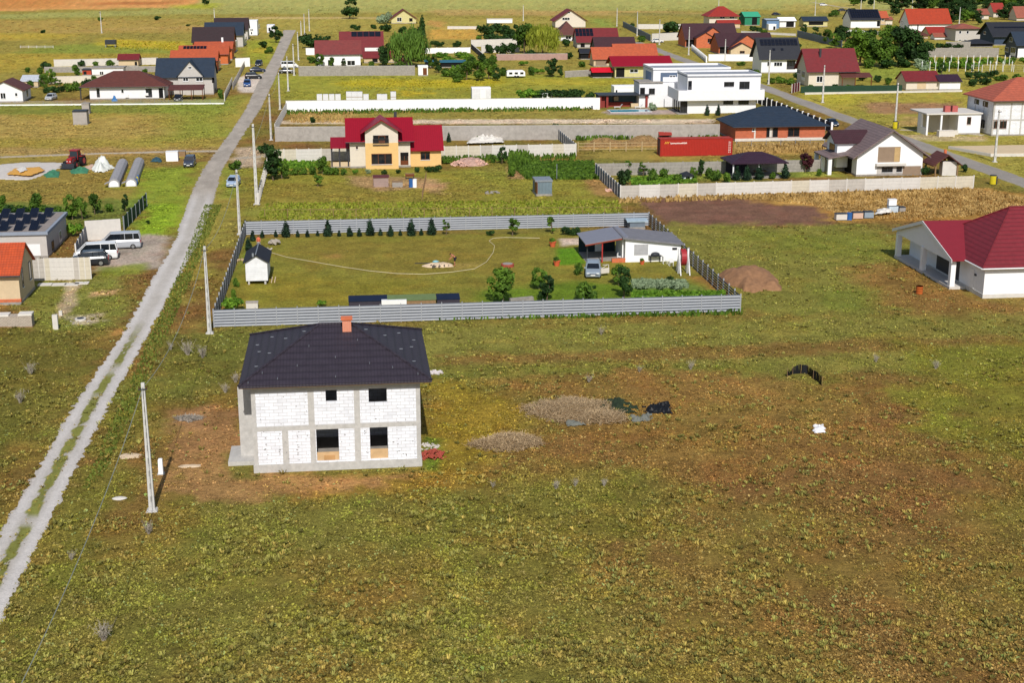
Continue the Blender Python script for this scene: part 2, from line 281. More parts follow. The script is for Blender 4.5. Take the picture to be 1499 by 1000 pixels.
# ------------------------------------------------------------------ ground colours: (photo outline, colour, strength, edge softness m, edge noise m)
REG = [
 # far fields
 ([(-900,-85),(2600,-85),(2600,12),(-900,12)], '989c5c', 1, 8, 4),
 ([(-900,-85),(290,-85),(290,9),(130,13),(-900,32)], 'be9058', 1, 3, 2),
 ([(-900,-60),(120,-60),(105,10),(-30,14),(-900,24)], 'a8763f', .7, 12, 6),
 ([(130,3),(270,0),(260,5),(120,8)], '9a6238', .7, 8, 6),
 ([(250,6),(330,4),(320,12),(280,13)], '98a032', .9, 6, 5),
 ([(-200,26),(290,12),(1700,3),(1700,10),(300,20),(-200,33)], '949a5a', .8, 6, 5),
 ([(-200,32),(300,26),(300,46),(-200,50)], '9c8a4a', .8, 10, 12),
 ([(-200,48),(90,47),(90,58),(-200,62)], 'a8983c', .8, 8, 10),
 ([(60,44),(300,36),(300,40),(60,49)], 'a08c52', .8, 6, 8),
 ([(70,66),(280,58),(276,78),(0,82)], '7b8a3a', .9, 6, 6),
 ([(160,56),(265,60),(262,72),(160,66)], 'b0a032', .8, 5, 8),
 ([(-200,80),(230,78),(225,86),(70,100),(-200,118)], '9c8f3c', .9, 5, 8),
 ([(330,24),(820,26),(820,34),(560,46),(330,52)], '979048', .8, 8, 8),
 ([(340,24),(560,24),(560,26),(340,27)], 'b8a878', .8, 3, 2),
 ([(640,14),(880,15),(1100,18),(1100,24),(820,22),(640,22)], 'a5905a', .8, 6, 6),
 ([(900,22),(1000,24),(1120,27),(1240,24),(1240,21),(900,18)], '7a7c42', .8, 6, 6),
 ([(860,26),(890,27),(900,40),(868,38)], '7f9444', .8, 4, 2),
 ([(630,30),(648,32),(650,40),(625,36)], 'b08a50', .9, 3, 2),
 ([(630,42),(700,42),(705,58),(630,56)], 'b8984a', .9, 3, 3),
 ([(1150,6),(1250,4),(1330,30),(1250,32),(1240,18),(1150,16)], '9a9050', .8, 4, 4),
 # middle left
 ([(-200,152),(345,148),(395,140),(300,232),(-200,236)], '958a42', 1, 3, 4),
 ([(-200,154),(350,148),(335,165),(130,166),(-200,168)], '6f7f36', .8, 3, 4),
 ([(230,150),(350,140),(325,200),(250,205),(240,170)], '7f9038', .7, 6, 5),
 ([(-200,166),(250,168),(230,195),(-200,200)], 'a8945a', .5, 6, 10),
 ([(-200,216),(310,217),(305,226),(-200,230)], 'a08a60', .6, 2, 3),
 ([(100,218),(260,220),(250,230),(130,232)], '957a4c', .6, 2, 3),
 ([(-200,238),(250,236),(270,300),(-200,320)], '8c8040', .9, 4, 5),
 ([(190,250),(290,240),(285,330),(200,345),(195,300)], '7d9430', .85, 3, 3),
 ([(206,300),(262,300),(255,345),(205,345)], '83a52c', .8, 2, 2),
 ([(-60,300),(210,292),(195,330),(-60,330)], '5d7634', .7, 2, 3),
 ([(133,352),(208,345),(250,345),(235,392),(135,398)], 'a39c94', 1, 1, 1),
 ([(150,362),(205,352),(228,356),(170,384)], '86827e', .8, 1.5, 1),
 ([(136,390),(215,385),(205,400),(140,412)], '7b8a36', .9, 1, 1),
 ([(40,410),(190,405),(190,480),(40,500)], '77803c', .9, 2, 2),
 ([(100,412),(118,412),(105,455),(84,468),(86,452)], 'b0a38c', .9, .4, .4),
 ([(130,428),(175,424),(170,432),(135,434)], 'b89a78', .8, .6, .6),
 ([(95,464),(150,460),(160,470),(110,478)], 'b0a894', .8, .6, 1),
 ([(165,480),(190,480),(192,490),(160,492)], 'b48a52', .8, .6, 1),
 # verge and field right of road
 ([(300,240),(345,235),(345,330),(290,420),(230,480),(205,500),(250,400)], '8f8a42', .8, 1.5, 2),
 ([(322,240),(360,250),(350,290),(325,290)], '7c8c38', .8, 1, 1),
 ([(345,215),(385,215),(380,245),(340,245)], 'b3a592', .9, 1, 1),
 ([(360,246),(900,250),(905,322),(350,326)], '828236', 1, 2, 2),
 ([(380,296),(905,296),(905,322),(365,326)], '8f9446', .7, 2, 3),
 ([(370,270),(720,270),(720,296),(370,300)], '837838', .6, 2, 3),
 ([(505,257),(600,260),(640,262),(640,272),(560,280),(520,272)], 'a48a68', .8, 1, 1),
 ([(615,266),(650,268),(648,284),(620,280)], 'b09070', .7, 1, 1),
 ([(850,262),(895,260),(905,290),(870,285)], '9a7a52', .8, 1, 1),
 ([(740,240),(872,240),(872,262),(745,262)], '4f7428', .9, 1, 1),
 ([(690,225),(745,230),(760,262),(700,262)], '7d8638', .6, 1, 1),
 ([(740,244),(750,240),(772,262),(744,262)], 'a08060', .8, .5, .5),
 ([(410,235),(480,236),(480,244),(400,246)], '6c8a2c', .8, 1, 1),
 ([(420,165),(1040,158),(1045,180),(415,182)], '8a8440', 1, 1.5, 2),
 ([(405,176),(1045,174),(1045,180),(405,181)], 'c9bfae', .95, .4, .3),
 ([(425,162),(520,163),(520,180),(425,180)], 'a8945a', .6, 2, 3),
 ([(405,110),(1120,108),(1120,150),(410,150)], '8a9038', .9, 4, 5),
 ([(500,118),(720,116),(720,128),(500,126)], 'a8a02c', .8, 3, 6),
 ([(590,132),(620,136),(600,142)], 'b8a62c', .8, 3, 4),
 ([(780,116),(960,116),(960,124),(780,124)], 'a8a038', .6, 3, 6),
 ([(360,60),(415,55),(395,95),(360,92)], '8a9434', .9, 3, 3),
 ([(372,70),(402,68),(398,76),(370,78)], 'b0a03a', .7, 3, 3),
 ([(345,112),(386,108),(382,134),(350,136)], 'c2beb8', 1, .6, .5),
 ([(845,192),(1000,192),(1040,200),(1070,240),(870,232),(850,210)], '8f8444', 1, 1.5, 2),
 ([(875,205),(960,200),(962,215),(850,220)], 'a88a58', .8, 1, 1.5),
 ([(1070,206),(1225,206),(1225,226),(1070,228)], 'a08a50', .8, 1, 1.5),
 ([(880,240),(1225,232),(1225,258),(905,266)], '75883a', .9, 1, 1),
 ([(1190,236),(1225,234),(1240,258),(1180,260)], '9aa04a', .6, 1, 1),
 ([(905,165),(990,160),(1000,172),(905,176)], '8c8a46', .8, 1, 1),
 ([(935,158),(1003,163),(998,166),(895,168),(880,163)], 'a49ca0', .9, .5, .3),
 # right side
 ([(1120,60),(1700,60),(1700,300),(1440,262),(1180,150)], '8f8c40', 1, 3, 3),
 ([(1180,128),(1420,128),(1500,160),(1420,170),(1290,160),(1200,160)], '9a9440', .8, 3, 5),
 ([(1258,150),(1400,150),(1400,166),(1280,166)], '92745a', .9, 2, 2),
 ([(1180,136),(1250,134),(1260,152),(1200,150)], 'a8a83a', .6, 3, 4),
 ([(1260,95),(1390,97),(1380,112),(1270,116)], '82923e', .9, 2, 2),
 ([(1200,66),(1240,68),(1240,78),(1190,74)], '8f9440', .8, 2, 2),
 ([(1320,196),(1440,200),(1440,206),(1330,206)], 'c0b49a', .6, 1, 1),
 ([(1380,210),(1500,215),(1500,262),(1440,250)], '938f44', .8, 2, 2),
 ([(1330,170),(1360,172),(1350,184),(1300,186)], 'b09468', .6, 2, 2),
 ([(920,290),(1180,284),(1240,308),(1215,330),(985,333),(945,302)], '70564a', 1, .8, 1),
 ([(1040,285),(1430,276),(1499,282),(1700,290),(1700,320),(1330,326),(1230,326),(1190,305)], '9a7c42', 1, 1.5, 2.5),
 ([(1080,286),(1420,276),(1490,286),(1300,298),(1200,304)], 'b89c5a', .7, 1.5, 3),
 ([(1300,292),(1440,280),(1500,300),(1400,316),(1300,305)], '8a6436', .6, 1.5, 3),
 # near field
 ([(955,330),(1320,328),(1320,470),(1090,462)], '78793a', 1, 2, 3),
 ([(1090,340),(1300,345),(1300,380),(1110,370)], '6f7a30', .7, 5, 4),
 ([(1240,400),(1330,380),(1440,442),(1600,470),(1290,462)], '84683c', .85, 2, 2.5),
 ([(1180,420),(1290,420),(1280,460),(1180,456)], '6c7a32', .7, 3, 3),
 ([(300,480),(1700,458),(1700,540),(620,545),(300,500)], '7a7b3c', .95, 3, 3),
 ([(640,520),(1100,505),(1500,488),(1500,504),(1100,525),(640,536)], '7c6038', .7, 1, 1.2),
 ([(640,538),(1140,530),(1140,545),(640,552)], '6f7534', .7, 1, 1.5),
 ([(750,560),(900,548),(1060,543),(1290,560),(1340,650),(1250,700),(900,690),(780,650)], '86683c', .55, 2, 4),
 ([(900,545),(1150,545),(1120,590),(960,600)], '8e6a40', .4, 2, 3),
 ([(618,560),(700,570),(790,600),(750,650),(690,690),(618,705)], '8c7c2e', .85, 2, 2),
 ([(340,690),(620,690),(740,705),(640,725),(420,735)], '927632', .7, 1.5, 2),
 ([(620,640),(650,645),(640,690),(618,690)], '58752a', .8, .7, .7),
 ([(240,598),(352,605),(360,690),(600,695),(560,715),(400,730),(230,738),(225,700),(250,650)], '9e7a56', .7, 1, 1.8),
 ([(330,665),(372,665),(372,700),(340,700)], '616a2c', .8, .7, .7),
 ([(265,610),(300,604),(300,628),(262,622)], '9a7a58', .6, .7, .6),
 ([(1340,505),(1700,500),(1700,690),(1400,660)], '70762a', .7, 4, 4),
 ([(1290,560),(1340,560),(1420,620),(1380,660),(1320,600)], '7a8032', .7, 2, 3),
 ([(900,730),(1700,720),(1700,1200),(850,1200)], '786638', .5, 6, 6),
 ([(-900,900),(300,860),(420,1200),(-900,1200)], '6d6a34', .6, 4, 4),
 ([(640,720),(900,700),(960,790),(700,830)], '6d6e30', .6, 4, 4),
 ([(-200,480),(160,480),(0,700),(-200,720)], '66662e', .9, 2, 3),
 ([(230,490),(360,482),(352,560),(245,590),(215,560)], '646a30', .8, 2, 2),
 ([(170,560),(215,520),(240,600),(200,700),(120,800),(60,900),(100,700)], '6c7130', .7, 1.5, 2),
 # plot inside the metal fence
 ([(318,470),(362,350),(950,338),(1078,446),(700,462)], '7a7a34', 1, .6, .6),
 ([(450,352),(800,350),(780,395),(600,405),(430,395)], '7e6e34', .4, 2, 3),
 ([(390,400),(600,410),(600,450),(340,452),(350,425)], '7f7a2c', .6, 3, 3),
 ([(690,425),(870,412),(1060,430),(1075,448),(690,456)], '5c7a22', .9, 1.5, 1.5),
 ([(812,363),(848,362),(860,386),(815,388)], '5a8a20', .95, .5, .4),
 ([(820,350),(852,348),(855,358),(822,360)], 'bfb5ac', .95, .4, .2),
 ([(925,410),(1000,412),(1060,425),(1070,440),(925,438)], '61803a', .8, .8, .8),
 ([(1010,405),(1040,405),(1070,432),(1050,436)], '9a7044', .6, .8, .8),
 ([(330,420),(362,380),(372,350),(360,350),(322,450)], '64782a', .6, .8, .8),
 ([(470,372),(500,372),(500,378),(470,378)], 'a07c50', .4, 1, 1),
 ([(660,385),(700,383),(705,390),(660,396)], '9c8c50', .6, .8, .8),
]
def _pip(X, Y, P):
    ins = np.zeros(X.shape, bool); D = np.full(X.shape, 1e9); n = len(P)
    for i in range(n):
        x0, y0 = P[i]; x1, y1 = P[(i + 1) % n]
        c = ((y0 > Y) != (y1 > Y)) & (X < (x1 - x0) * (Y - y0) / ((y1 - y0) or 1e-9) + x0); ins ^= c
        dx, dy = x1 - x0, y1 - y0; t = np.clip(((X - x0) * dx + (Y - y0) * dy) / (dx * dx + dy * dy + 1e-9), 0, 1)
        D = np.minimum(D, np.hypot(X - x0 - t * dx, Y - y0 - t * dy))
    return np.where(ins, D, -D)
REGW = [([G(*p) for p in poly], np.array(s2l(c)), s, so_, no) for poly, c, s, so_, no in REG]
def gcol(X, Y):
    X = np.asarray(X, float); Y = np.asarray(Y, float)
    g = fbm(X / 9., Y / 9., 1, 4); g2 = fbm(X / 3.1, Y / 3.1, 9, 3); g3 = fbm(X / 30., Y / 30., 4, 3)
    br = np.array(s2l('785e38')); ol = np.array(s2l('7a6c36')); gr = np.array(s2l('727236'))
    t = np.clip((g * .6 + g3 * .4 - .34) / .32, 0, 1)[..., None]
    C = np.where(t < .5, br + (ol - br) * t * 2, ol + (gr - ol) * (t * 2 - 1))
    far = np.clip((Y - 330) / 80, 0, 1)[..., None]
    C = C * (1 - far) + np.array(s2l('8a8440')) * far
    en = (fbm(X / 4., Y / 4., 31, 4) - .5) * 1.7 + (fbm(X / .9, Y / .9, 33, 3) - .5) * .7
    en2 = (fbm(X / 22., Y / 22., 37, 4) - .5) * 2
    for P, c, s, so_, no in REGW:
        xs = [p[0] for p in P]; ys = [p[1] for p in P]; m = so_ + no * 2
        k = (X > min(xs) - m) & (X < max(xs) + m) & (Y > min(ys) - m) & (Y < max(ys) + m)
        if not k.any(): continue
        d = _pip(X[k], Y[k], P) + (en[k] if no < 5 else en2[k]) * no * 1.6
        a = np.clip(d / so_ * .5 + .5, 0, 1); a = a * a * (3 - 2 * a) * s
        C[k] = C[k] * (1 - a[:, None]) + c * a[:, None]
    v = .74 + .5 * fbm(X / 1.4, Y / 1.4, 9, 3)
    # small dry and lush flecks in the turf
    fl = np.clip((fbm(X / 1.7, Y / 1.7, 55, 3) - .52) * 6, 0, 1)[..., None] * .35
    C = C * v[..., None] * np.array([1.34, 1.19, 1.06])
    C = C * (1 - fl) + C * np.array([.97, 1.08, .95]) * fl
    fb = np.clip((fbm(X / 2.3, Y / 2.3, 77, 3) - .55) * 6, 0, 1)[..., None] * .4
    return C * (1 - fb) + C * np.array([1.22, .98, .95]) * fb
def _axis(a, b, st): return np.arange(a, b, st)
pys = np.concatenate([[3600, 2400, 1800, 1500, 1300, 1180], _axis(-1100, 0, 2.3) * -1, _axis(0, 78, 1.6)[1:] * -1, [-80, -83, -85, -86.5]])
pxs = np.concatenate([[-9000, -5000, -3000, -1800, -1200, -800], _axis(-500, 2000, 3.6), [2300, 2700, 3300, 4500, 6500, 10000]])
PX, PY = np.meshgrid(pxs, pys); _a = (PX - 749.5) / FPX; _b = -(PY - 500.) / FPX
dz = -math.sin(TH) + _b * math.cos(TH); dh = math.cos(TH) + _b * math.sin(TH); tt = -CAM_H / dz
GX = tt * (dh * _fh[0] + _a * _r[0]); GY = tt * (dh * _fh[1] + _a * _r[1])
C = gcol(GX, GY)
ny, nx = GX.shape; idx = np.arange(ny * nx).reshape(ny, nx)
F = np.stack([idx[:-1, :-1], idx[:-1, 1:], idx[1:, 1:], idx[1:, :-1]], -1).reshape(-1, 4)
MGROUND = attrmat('meadow_ground', fine=2.6, amp=.55, bump=.9, bscale=2.6)
gm = meshnp('ground', np.stack([GX, GY, GX * 0], -1).reshape(-1, 3), F, MGROUND, C.reshape(-1, 3))
tag(link(bpy.data.objects.new('ground', gm)), kind='structure')

# ------------------------------------------------------------------ roads as sheets with ragged edges
def strip(name, pts, w0, colfn, z=.03, step=.5, nw=18, edge=.5, mt=None):
    """pts: world centre line [(x,y,halfwidth)]"""
    P = np.array(pts, float); seg = np.hypot(np.diff(P[:, 0]), np.diff(P[:, 1])); s = np.concatenate([[0], np.cumsum(seg)])
    n = int(s[-1] / step); q = np.linspace(0, s[-1], n); x = np.interp(q, s, P[:, 0]); y = np.interp(q, s, P[:, 1]); hw = np.interp(q, s, P[:, 2])
    dx = np.gradient(x); dy = np.gradient(y); L = np.hypot(dx, dy); nx_, ny_ = dy / L, -dx / L
    u = np.linspace(-1, 1, nw)
    el = edge * (fbm(x / .8, y / .55, 61, 5) - .5) * 2.0; er = edge * (fbm(x / .8 + 40, y / .55, 62, 5) - .5) * 2.0
    off = np.where(u[None] < 0, (hw + el)[:, None] * u[None], (hw + er)[:, None] * u[None])
    X = x[:, None] + nx_[:, None] * off; Y = y[:, None] + ny_[:, None] * off
    Z = z + (1 - u[None] ** 2) * .04 + X * 0
    C = colfn(X, Y, off, q[:, None] + X * 0)
    i = np.arange(n * nw).reshape(n, nw); F = np.stack([i[:-1, :-1], i[:-1, 1:], i[1:, 1:], i[1:, :-1]], -1).reshape(-1, 4)
    o = link(bpy.data.objects.new(name, meshnp(name, np.stack([X, Y, Z], -1).reshape(-1, 3), F, mt, C.reshape(-1, 3)))); tag(o, kind='structure'); return o
MROAD = attrmat('gravel', fine=5, amp=.2, bump=.35, bscale=7)
def roadcol(X, Y, off, q):
    g = np.array(s2l('b6afa6')); lt = np.array(s2l('cac4be')); dk = np.array(s2l('aaa094'))
    n = fbm(X / 1.2, Y / 4., 71, 4); C = g + (lt - g) * np.clip(np.exp(-((np.abs(off) - .95) / .45) ** 2) * .9 + (n - .5), 0, 1)[..., None]
    far = np.clip((Y - 205) / 12, 0, 1)[..., None]; C = C * (1 - far) + (dk * (.75 + .5 * n[..., None])) * far
    # grass between the wheel tracks on the near stretch
    gm_ = fbm(X / .5, Y / .9, 73, 4); k = np.clip((gm_ - .2) * 7, 0, 1) * np.clip((.40 + (gm_ - .5) * .6 - np.abs(off)) / .1, 0, 1) * np.clip((140 - Y) / 10, 0, 1) * np.clip((fbm(Y / 5., Y * 0, 79, 2) - .22) * 8, 0, 1)
    k = k[..., None]
    e = np.clip((np.abs(off) - 1.75 + (n - .5) * 1.2) / .5, 0, 1)[..., None] * np.clip((215 - Y) / 40, 0, 1)[..., None]
    C = C * (1 - k) + np.array(s2l('7b7c3e')) * (.6 + .8 * gm_[..., None]) * k
    return C * (1 - e) + gcol(X, Y) * e
rp = [(-21.6,45,1.4),(-21.7,90,1.4),(-21.6,115,1.4),(-21.0,137,1.25),(-20.9,160,1.4),(-20.7,180,1.5),(-21.5,204,1.8),(-22.5,236,1.6),(-21.7,277,1.4),(-20.9,322,1.6),(-21.2,385,2.0),(-21.5,476,1.8),(-22.3,579,2.2),(-22.6,606,2.6)]
strip('road', rp, 0, roadcol, z=.02, step=.25, nw=44, edge=.42, mt=MROAD)
def asph(X, Y, off, q):
    n = fbm(X / 2, Y / 8., 81, 4)[..., None]; C = np.array(s2l('989189')) * (.8 + .4 * n)
    e = np.clip((np.abs(off) - 1.9 + (n[..., 0] - .5) * 1.5) / .5, 0, 1)[..., None]
    return C * (1 - e) + gcol(X, Y) * e
strip('road', [(105, 150, 2.2), (105, 205, 2.2), (105.2, 300, 2.4), (106.5, 360, 2.6), (105.5, 430, 3), (106, 520, 3)], 0, asph, z=.02, step=.9, nw=20, edge=.4, mt=MROAD)
def dirt(X, Y, off, q):
    n = fbm(X / 1.5, Y / 1.5, 91, 4)[..., None]; C = np.array(s2l('b3a692')) * (.8 + .4 * n)
    e = np.clip((np.abs(off) - .8 + (n[..., 0] - .5) * 1.5) / .6, 0, 1)[..., None]
    return C * (1 - e) + gcol(X, Y) * e
def pxy(*p): return [G(*q) for q in p]
def path(pts, w, z=.012): strip('path', [G(*p) + (w,) for p in pts], 0, dirt, z=z, step=.8, nw=14, edge=.6, mt=MROAD)
path([(345, 232), (385, 229), (400, 224)], 1.6); path([(0, 230), (110, 226), (250, 222), (320, 221)], 1.5)
path([(1318, 190), (1380, 193), (1440, 198)], 1.6)

# ------------------------------------------------------------------ roofs, walls, openings
def roof_gx(w_, d, h, rise, ov=.5, og=.4, t=.16):
    s = rise / (d / 2); m = MB()
    m.prism([(-ov, h - ov * s + t), (d / 2, h + rise + t), (d + ov, h - ov * s + t), (d + ov, h - ov * s), (d / 2, h + rise), (-ov, h - ov * s)][::-1], 'x', -og, w_ + og); return m
def roof_gy(w_, d, h, rise, ov=.5, og=.4, t=.16):
    s = rise / (w_ / 2); m = MB()
    m.prism([(-ov, h - ov * s + t), (w_ / 2, h + rise + t), (w_ + ov, h - ov * s + t), (w_ + ov, h - ov * s), (w_ / 2, h + rise), (-ov, h - ov * s)][::-1], 'y', -og, d + og); return m
def roof_hip(w_, d, h, rise, ov=.5, ridge=None, t=.16, ovs=None):
    l, r, f, b = ovs or (ov, ov, ov, ov); x0, x1, y0, y1 = -l, w_ + r, -f, d + b
    W, D = x1 - x0, y1 - y0; m = MB(); z0, z1 = h, h + t
    if ridge is None: ridge = max(0.02, W - D)
    cx_, cy_ = (x0 + x1) / 2, (y0 + y1) / 2
    if W >= D: a, b_ = (cx_ - ridge / 2, cy_), (cx_ + ridge / 2, cy_)
    else: a, b_ = (cx_, cy_ - (D - W) / 2), (cx_, cy_ + (D - W) / 2)
    v = [(x0, y0, z0), (x1, y0, z0), (x1, y1, z0), (x0, y1, z0), (x0, y0, z1), (x1, y0, z1), (x1, y1, z1), (x0, y1, z1), a + (z1 + rise,), b_ + (z1 + rise,)]
    f = [(0, 3, 2, 1), (0, 1, 5, 4), (1, 2, 6, 5), (2, 3, 7, 6), (3, 0, 4, 7)]
    f += [(4, 5, 9, 8), (5, 6, 9), (6, 7, 8, 9), (7, 4, 8)] if W >= D else [(4, 5, 8), (5, 6, 9, 8), (6, 7, 9), (7, 4, 8, 9)]
    return m.add(v, f)
def onface(H, f, a, z, out):
    return {'F': (a, -out, z), 'L': (-out, a, z), 'R': (H['w'] + out, a, z), 'B': (a, H['d'] + out, z)}[f]
def facebox(m, H, f, a0, a1, z0, z1, o0, o1):
    p = onface(H, f, a0, z0, o0); q = onface(H, f, a1, z1, o1)
    m.box(min(p[0], q[0]), max(p[0], q[0]), min(p[1], q[1]), max(p[1], q[1]), z0, z1)
def window(H, f, a0, a1, z0, z1, kind='w', fm=None, off=0.):
    """opening on a face in metres; kind w window, d door, o plain dark opening, s shutter"""
    if z1 < z0: z0, z1 = z1, z0
    if a1 < a0: a0, a1 = a1, a0
    fm = fm or H.get('fm', MFRAME); fw = min(.09, (a1 - a0) * .12); nm = {'w': 'window', 'd': 'door', 'o': 'opening', 's': 'shutter'}[kind]
    if kind == 'o':
        m = MB(); facebox(m, H, f, a0, a1, z0, z1, off - .2, off + .012); return m.build(nm, MDARK, H['e'])
    if kind == 's':
        m = MB(); facebox(m, H, f, a0, a1, z0, z1, off - .1, off + .03); return m.build(nm, fm, H['e'])
    m = MB(); o1 = off + .045
    facebox(m, H, f, a0, a0 + fw, z0, z1, off - .05, o1); facebox(m, H, f, a1 - fw, a1, z0, z1, off - .05, o1)
    facebox(m, H, f, a0 + fw, a1 - fw, z0, z0 + fw, off - .05, o1); facebox(m, H, f, a0 + fw, a1 - fw, z1 - fw, z1, off - .05, o1)
    if a1 - a0 > 1.1:
        k = 2 if a1 - a0 < 2.4 else 3
        for i in range(1, k): c = a0 + (a1 - a0) * i / k; facebox(m, H, f, c - fw / 2, c + fw / 2, z0 + fw, z1 - fw, off - .05, o1 - .005)
    if kind == 'd': facebox(m, H, f, a0 + fw, a1 - fw, z0 + fw, z0 + (z1 - z0) * .35, off - .05, o1 - .01)
    o = m.build(nm, fm, H['e']); p = MB(); facebox(p, H, f, a0 + fw, a1 - fw, z0 + fw, z1 - fw, off - .06, off + .018); p.build('pane', MGLASS, o)
    if kind == 'w' and H.get('sill', True):
        q = MB(); facebox(q, H, f, a0 - .05, a1 + .05, z0 - .07, z0 - .002, off - .02, off + .11); q.build('sill', MFRAME, o)
    return o
def pxwin(H, f, x0, y0, x1, y1, kind='w', fm=None, off=0.):
    X, Y = H['x'], H['y']
    if f == 'F':
        a = atY(x0, y0, Y - off); b = atY(x1, y1, Y - off); return window(H, f, a[0] - X, b[0] - X, b[2], a[2], kind, fm, off)
    Xf = X if f == 'L' else X + H['w']
    a = atX(x0, y0, Xf); b = atX(x1, y1, Xf)
    z0, z1 = sorted((a[2], b[2])); return window(H, f, a[1] - Y, b[1] - Y, max(.05, z0), z1, kind, fm, off)
def house(label, px0, px1, pyb, d, pye, pyr, rt, rm, wm, wins=(), ov=.5, og=.4, cat='house', name='house', group=None, fm=None, ovs=None, ridge=None, plinth=True, ft=.16, wmg=None, base=None):
    x, y = base if base else G(px0, pyb); w_ = XonY(px1, y) - x
    h = atY(px0 if base is None else (px0 + px1) / 2, pye, y)[2]
    mid = (px0 + px1) / 2
    if rt == 'gx': rise = atY(mid, pyr, y + d / 2)[2] - h
    elif rt == 'gy': rise = atY(mid, pyr, y - og)[2] - h
    elif rt == 'hip': rise = atY(mid, pyr, y + d / 2)[2] - h
    else: rise = 0
    e = thing(name, label, cat, (x, y), 0, group); H = dict(x=x, y=y, w=w_, d=d, h=h, rise=rise, e=e, rt=rt)
    if fm: H['fm'] = fm
    m = MB(); hh = h - .02
    if rt == 'gx': m.prism([(0, 0), (d, 0), (d, hh), (d / 2, hh + rise), (0, hh)], 'x', 0, w_)
    elif rt == 'gy': m.prism([(0, 0), (w_, 0), (w_, hh), (w_ / 2, hh + rise), (0, hh)], 'y', 0, d)
    else: m.box(0, w_, 0, d, 0, hh)
    H['wall'] = m.build('wall', wm, e)
    if rt == 'gx': r = roof_gx(w_, d, h, rise, ov, og, ft)
    elif rt == 'gy': r = roof_gy(w_, d, h, rise, ov, og, ft)
    elif rt == 'hip': r = roof_hip(w_, d, h, rise, ov, ridge, ft, ovs)
    elif rt == 'flat': r = MB().box(-ov, w_ + ov, -ov, d + ov, h, h + .3)
    if rt != 'none': H['roof'] = r.build('roof', rm, e)
    if plinth: MB().box(-.04, w_ + .04, -.04, d + .04, 0, .3).build('plinth', MCONCD, e)
    if rt in ('gx', 'hip') and h > 2:   # gutter along the front eave
        g_ = MB(); s = (rise / (d / 2)) if rt == 'gx' else 0; o_ = ov if not ovs else ovs[2]
        xa, xb = (-og, w_ + og) if rt == 'gx' else ((-(ovs[0] if ovs else ov)), w_ + (ovs[1] if ovs else ov))
        g_.tube((xa, -o_ - .07, h - o_ * s + .04), (xb, -o_ - .07, h - o_ * s + .04), .07, n=6); g_.build('gutter', MDGREY, e)
    for q in wins: pxwin(H, *q)
    return H
def cross_gable(H, pxa, pxl, pxr, pya, pye, proj, rm, wm, ov=.4, back=None, face=None, wall=True):
    """front gable standing on the front face: apex column, eave columns, apex row, eave row"""
    Y = H['y'] - proj; a = atY(pxa, pya, Y); l = atY(pxl, pye, Y); r = atY(pxr, pye, Y)
    x0, x1 = l[0] - H['x'] + ov, r[0] - H['x'] - ov; xm = (x0 + x1) / 2; zt = a[2]; ze = (l[2] + r[2]) / 2
    s = (zt - ze) / ((x1 - x0) / 2 + ov); zw = ze + ov * s; back = back if back is not None else H['d'] / 2
    m = MB(); t = .16
    m.prism([(x0 - ov, ze), (xm, zt), (x1 + ov, ze), (x1 + ov, ze - t), (xm, zt - t), (x0 - ov, ze - t)][::-1], 'y', -proj - ov, back); m.build('roof', rm, H['e'])
    if wall:
        b = 0 if proj > .05 else zw - 2.5
        MB().prism([(x0, b), (x1, b), (x1, zw - t - .01), (xm, zt - t - .01), (x0, zw - t - .01)], 'y', -proj - .02, back - .1).build('wall', wm, H['e'])
    return x0, x1, zw, zt
def solar(H, f_pts, rows, cols, gap=.12, name='solar_panel'):
    """panels on the front roof slope; f_pts = (x0,x1,t0,t1): x range in m and slope fraction range from the eave"""
    x0, x1, t0, t1 = f_pts; d, h, rise = H['d'], H['h'], H['rise']
    def pt(x, t, lift): y = t * d / 2; return (x, y - lift * .4, h + t * rise + .16 + lift)
    for r in range(rows):
        for c in range(cols):
            xa = x0 + (x1 - x0) * c / cols + gap / 2; xb = x0 + (x1 - x0) * (c + 1) / cols - gap / 2
            ta = t0 + (t1 - t0) * r / rows + .012; tb = t0 + (t1 - t0) * (r + 1) / rows - .012
            v = [pt(xa, ta, .02), pt(xb, ta, .02), pt(xb, tb, .02), pt(xa, tb, .02), pt(xa, ta, .09), pt(xb, ta, .09), pt(xb, tb, .09), pt(xa, tb, .09)]
            MB().add(v, [(0, 3, 2, 1), (4, 5, 6, 7), (0, 1, 5, 4), (1, 2, 6, 5), (2, 3, 7, 6), (3, 0, 4, 7)]).build(name, MPV, H['e'])
MPV = mat('solar_cells', '10131f', rough=.25, var=.3, spec=.6)

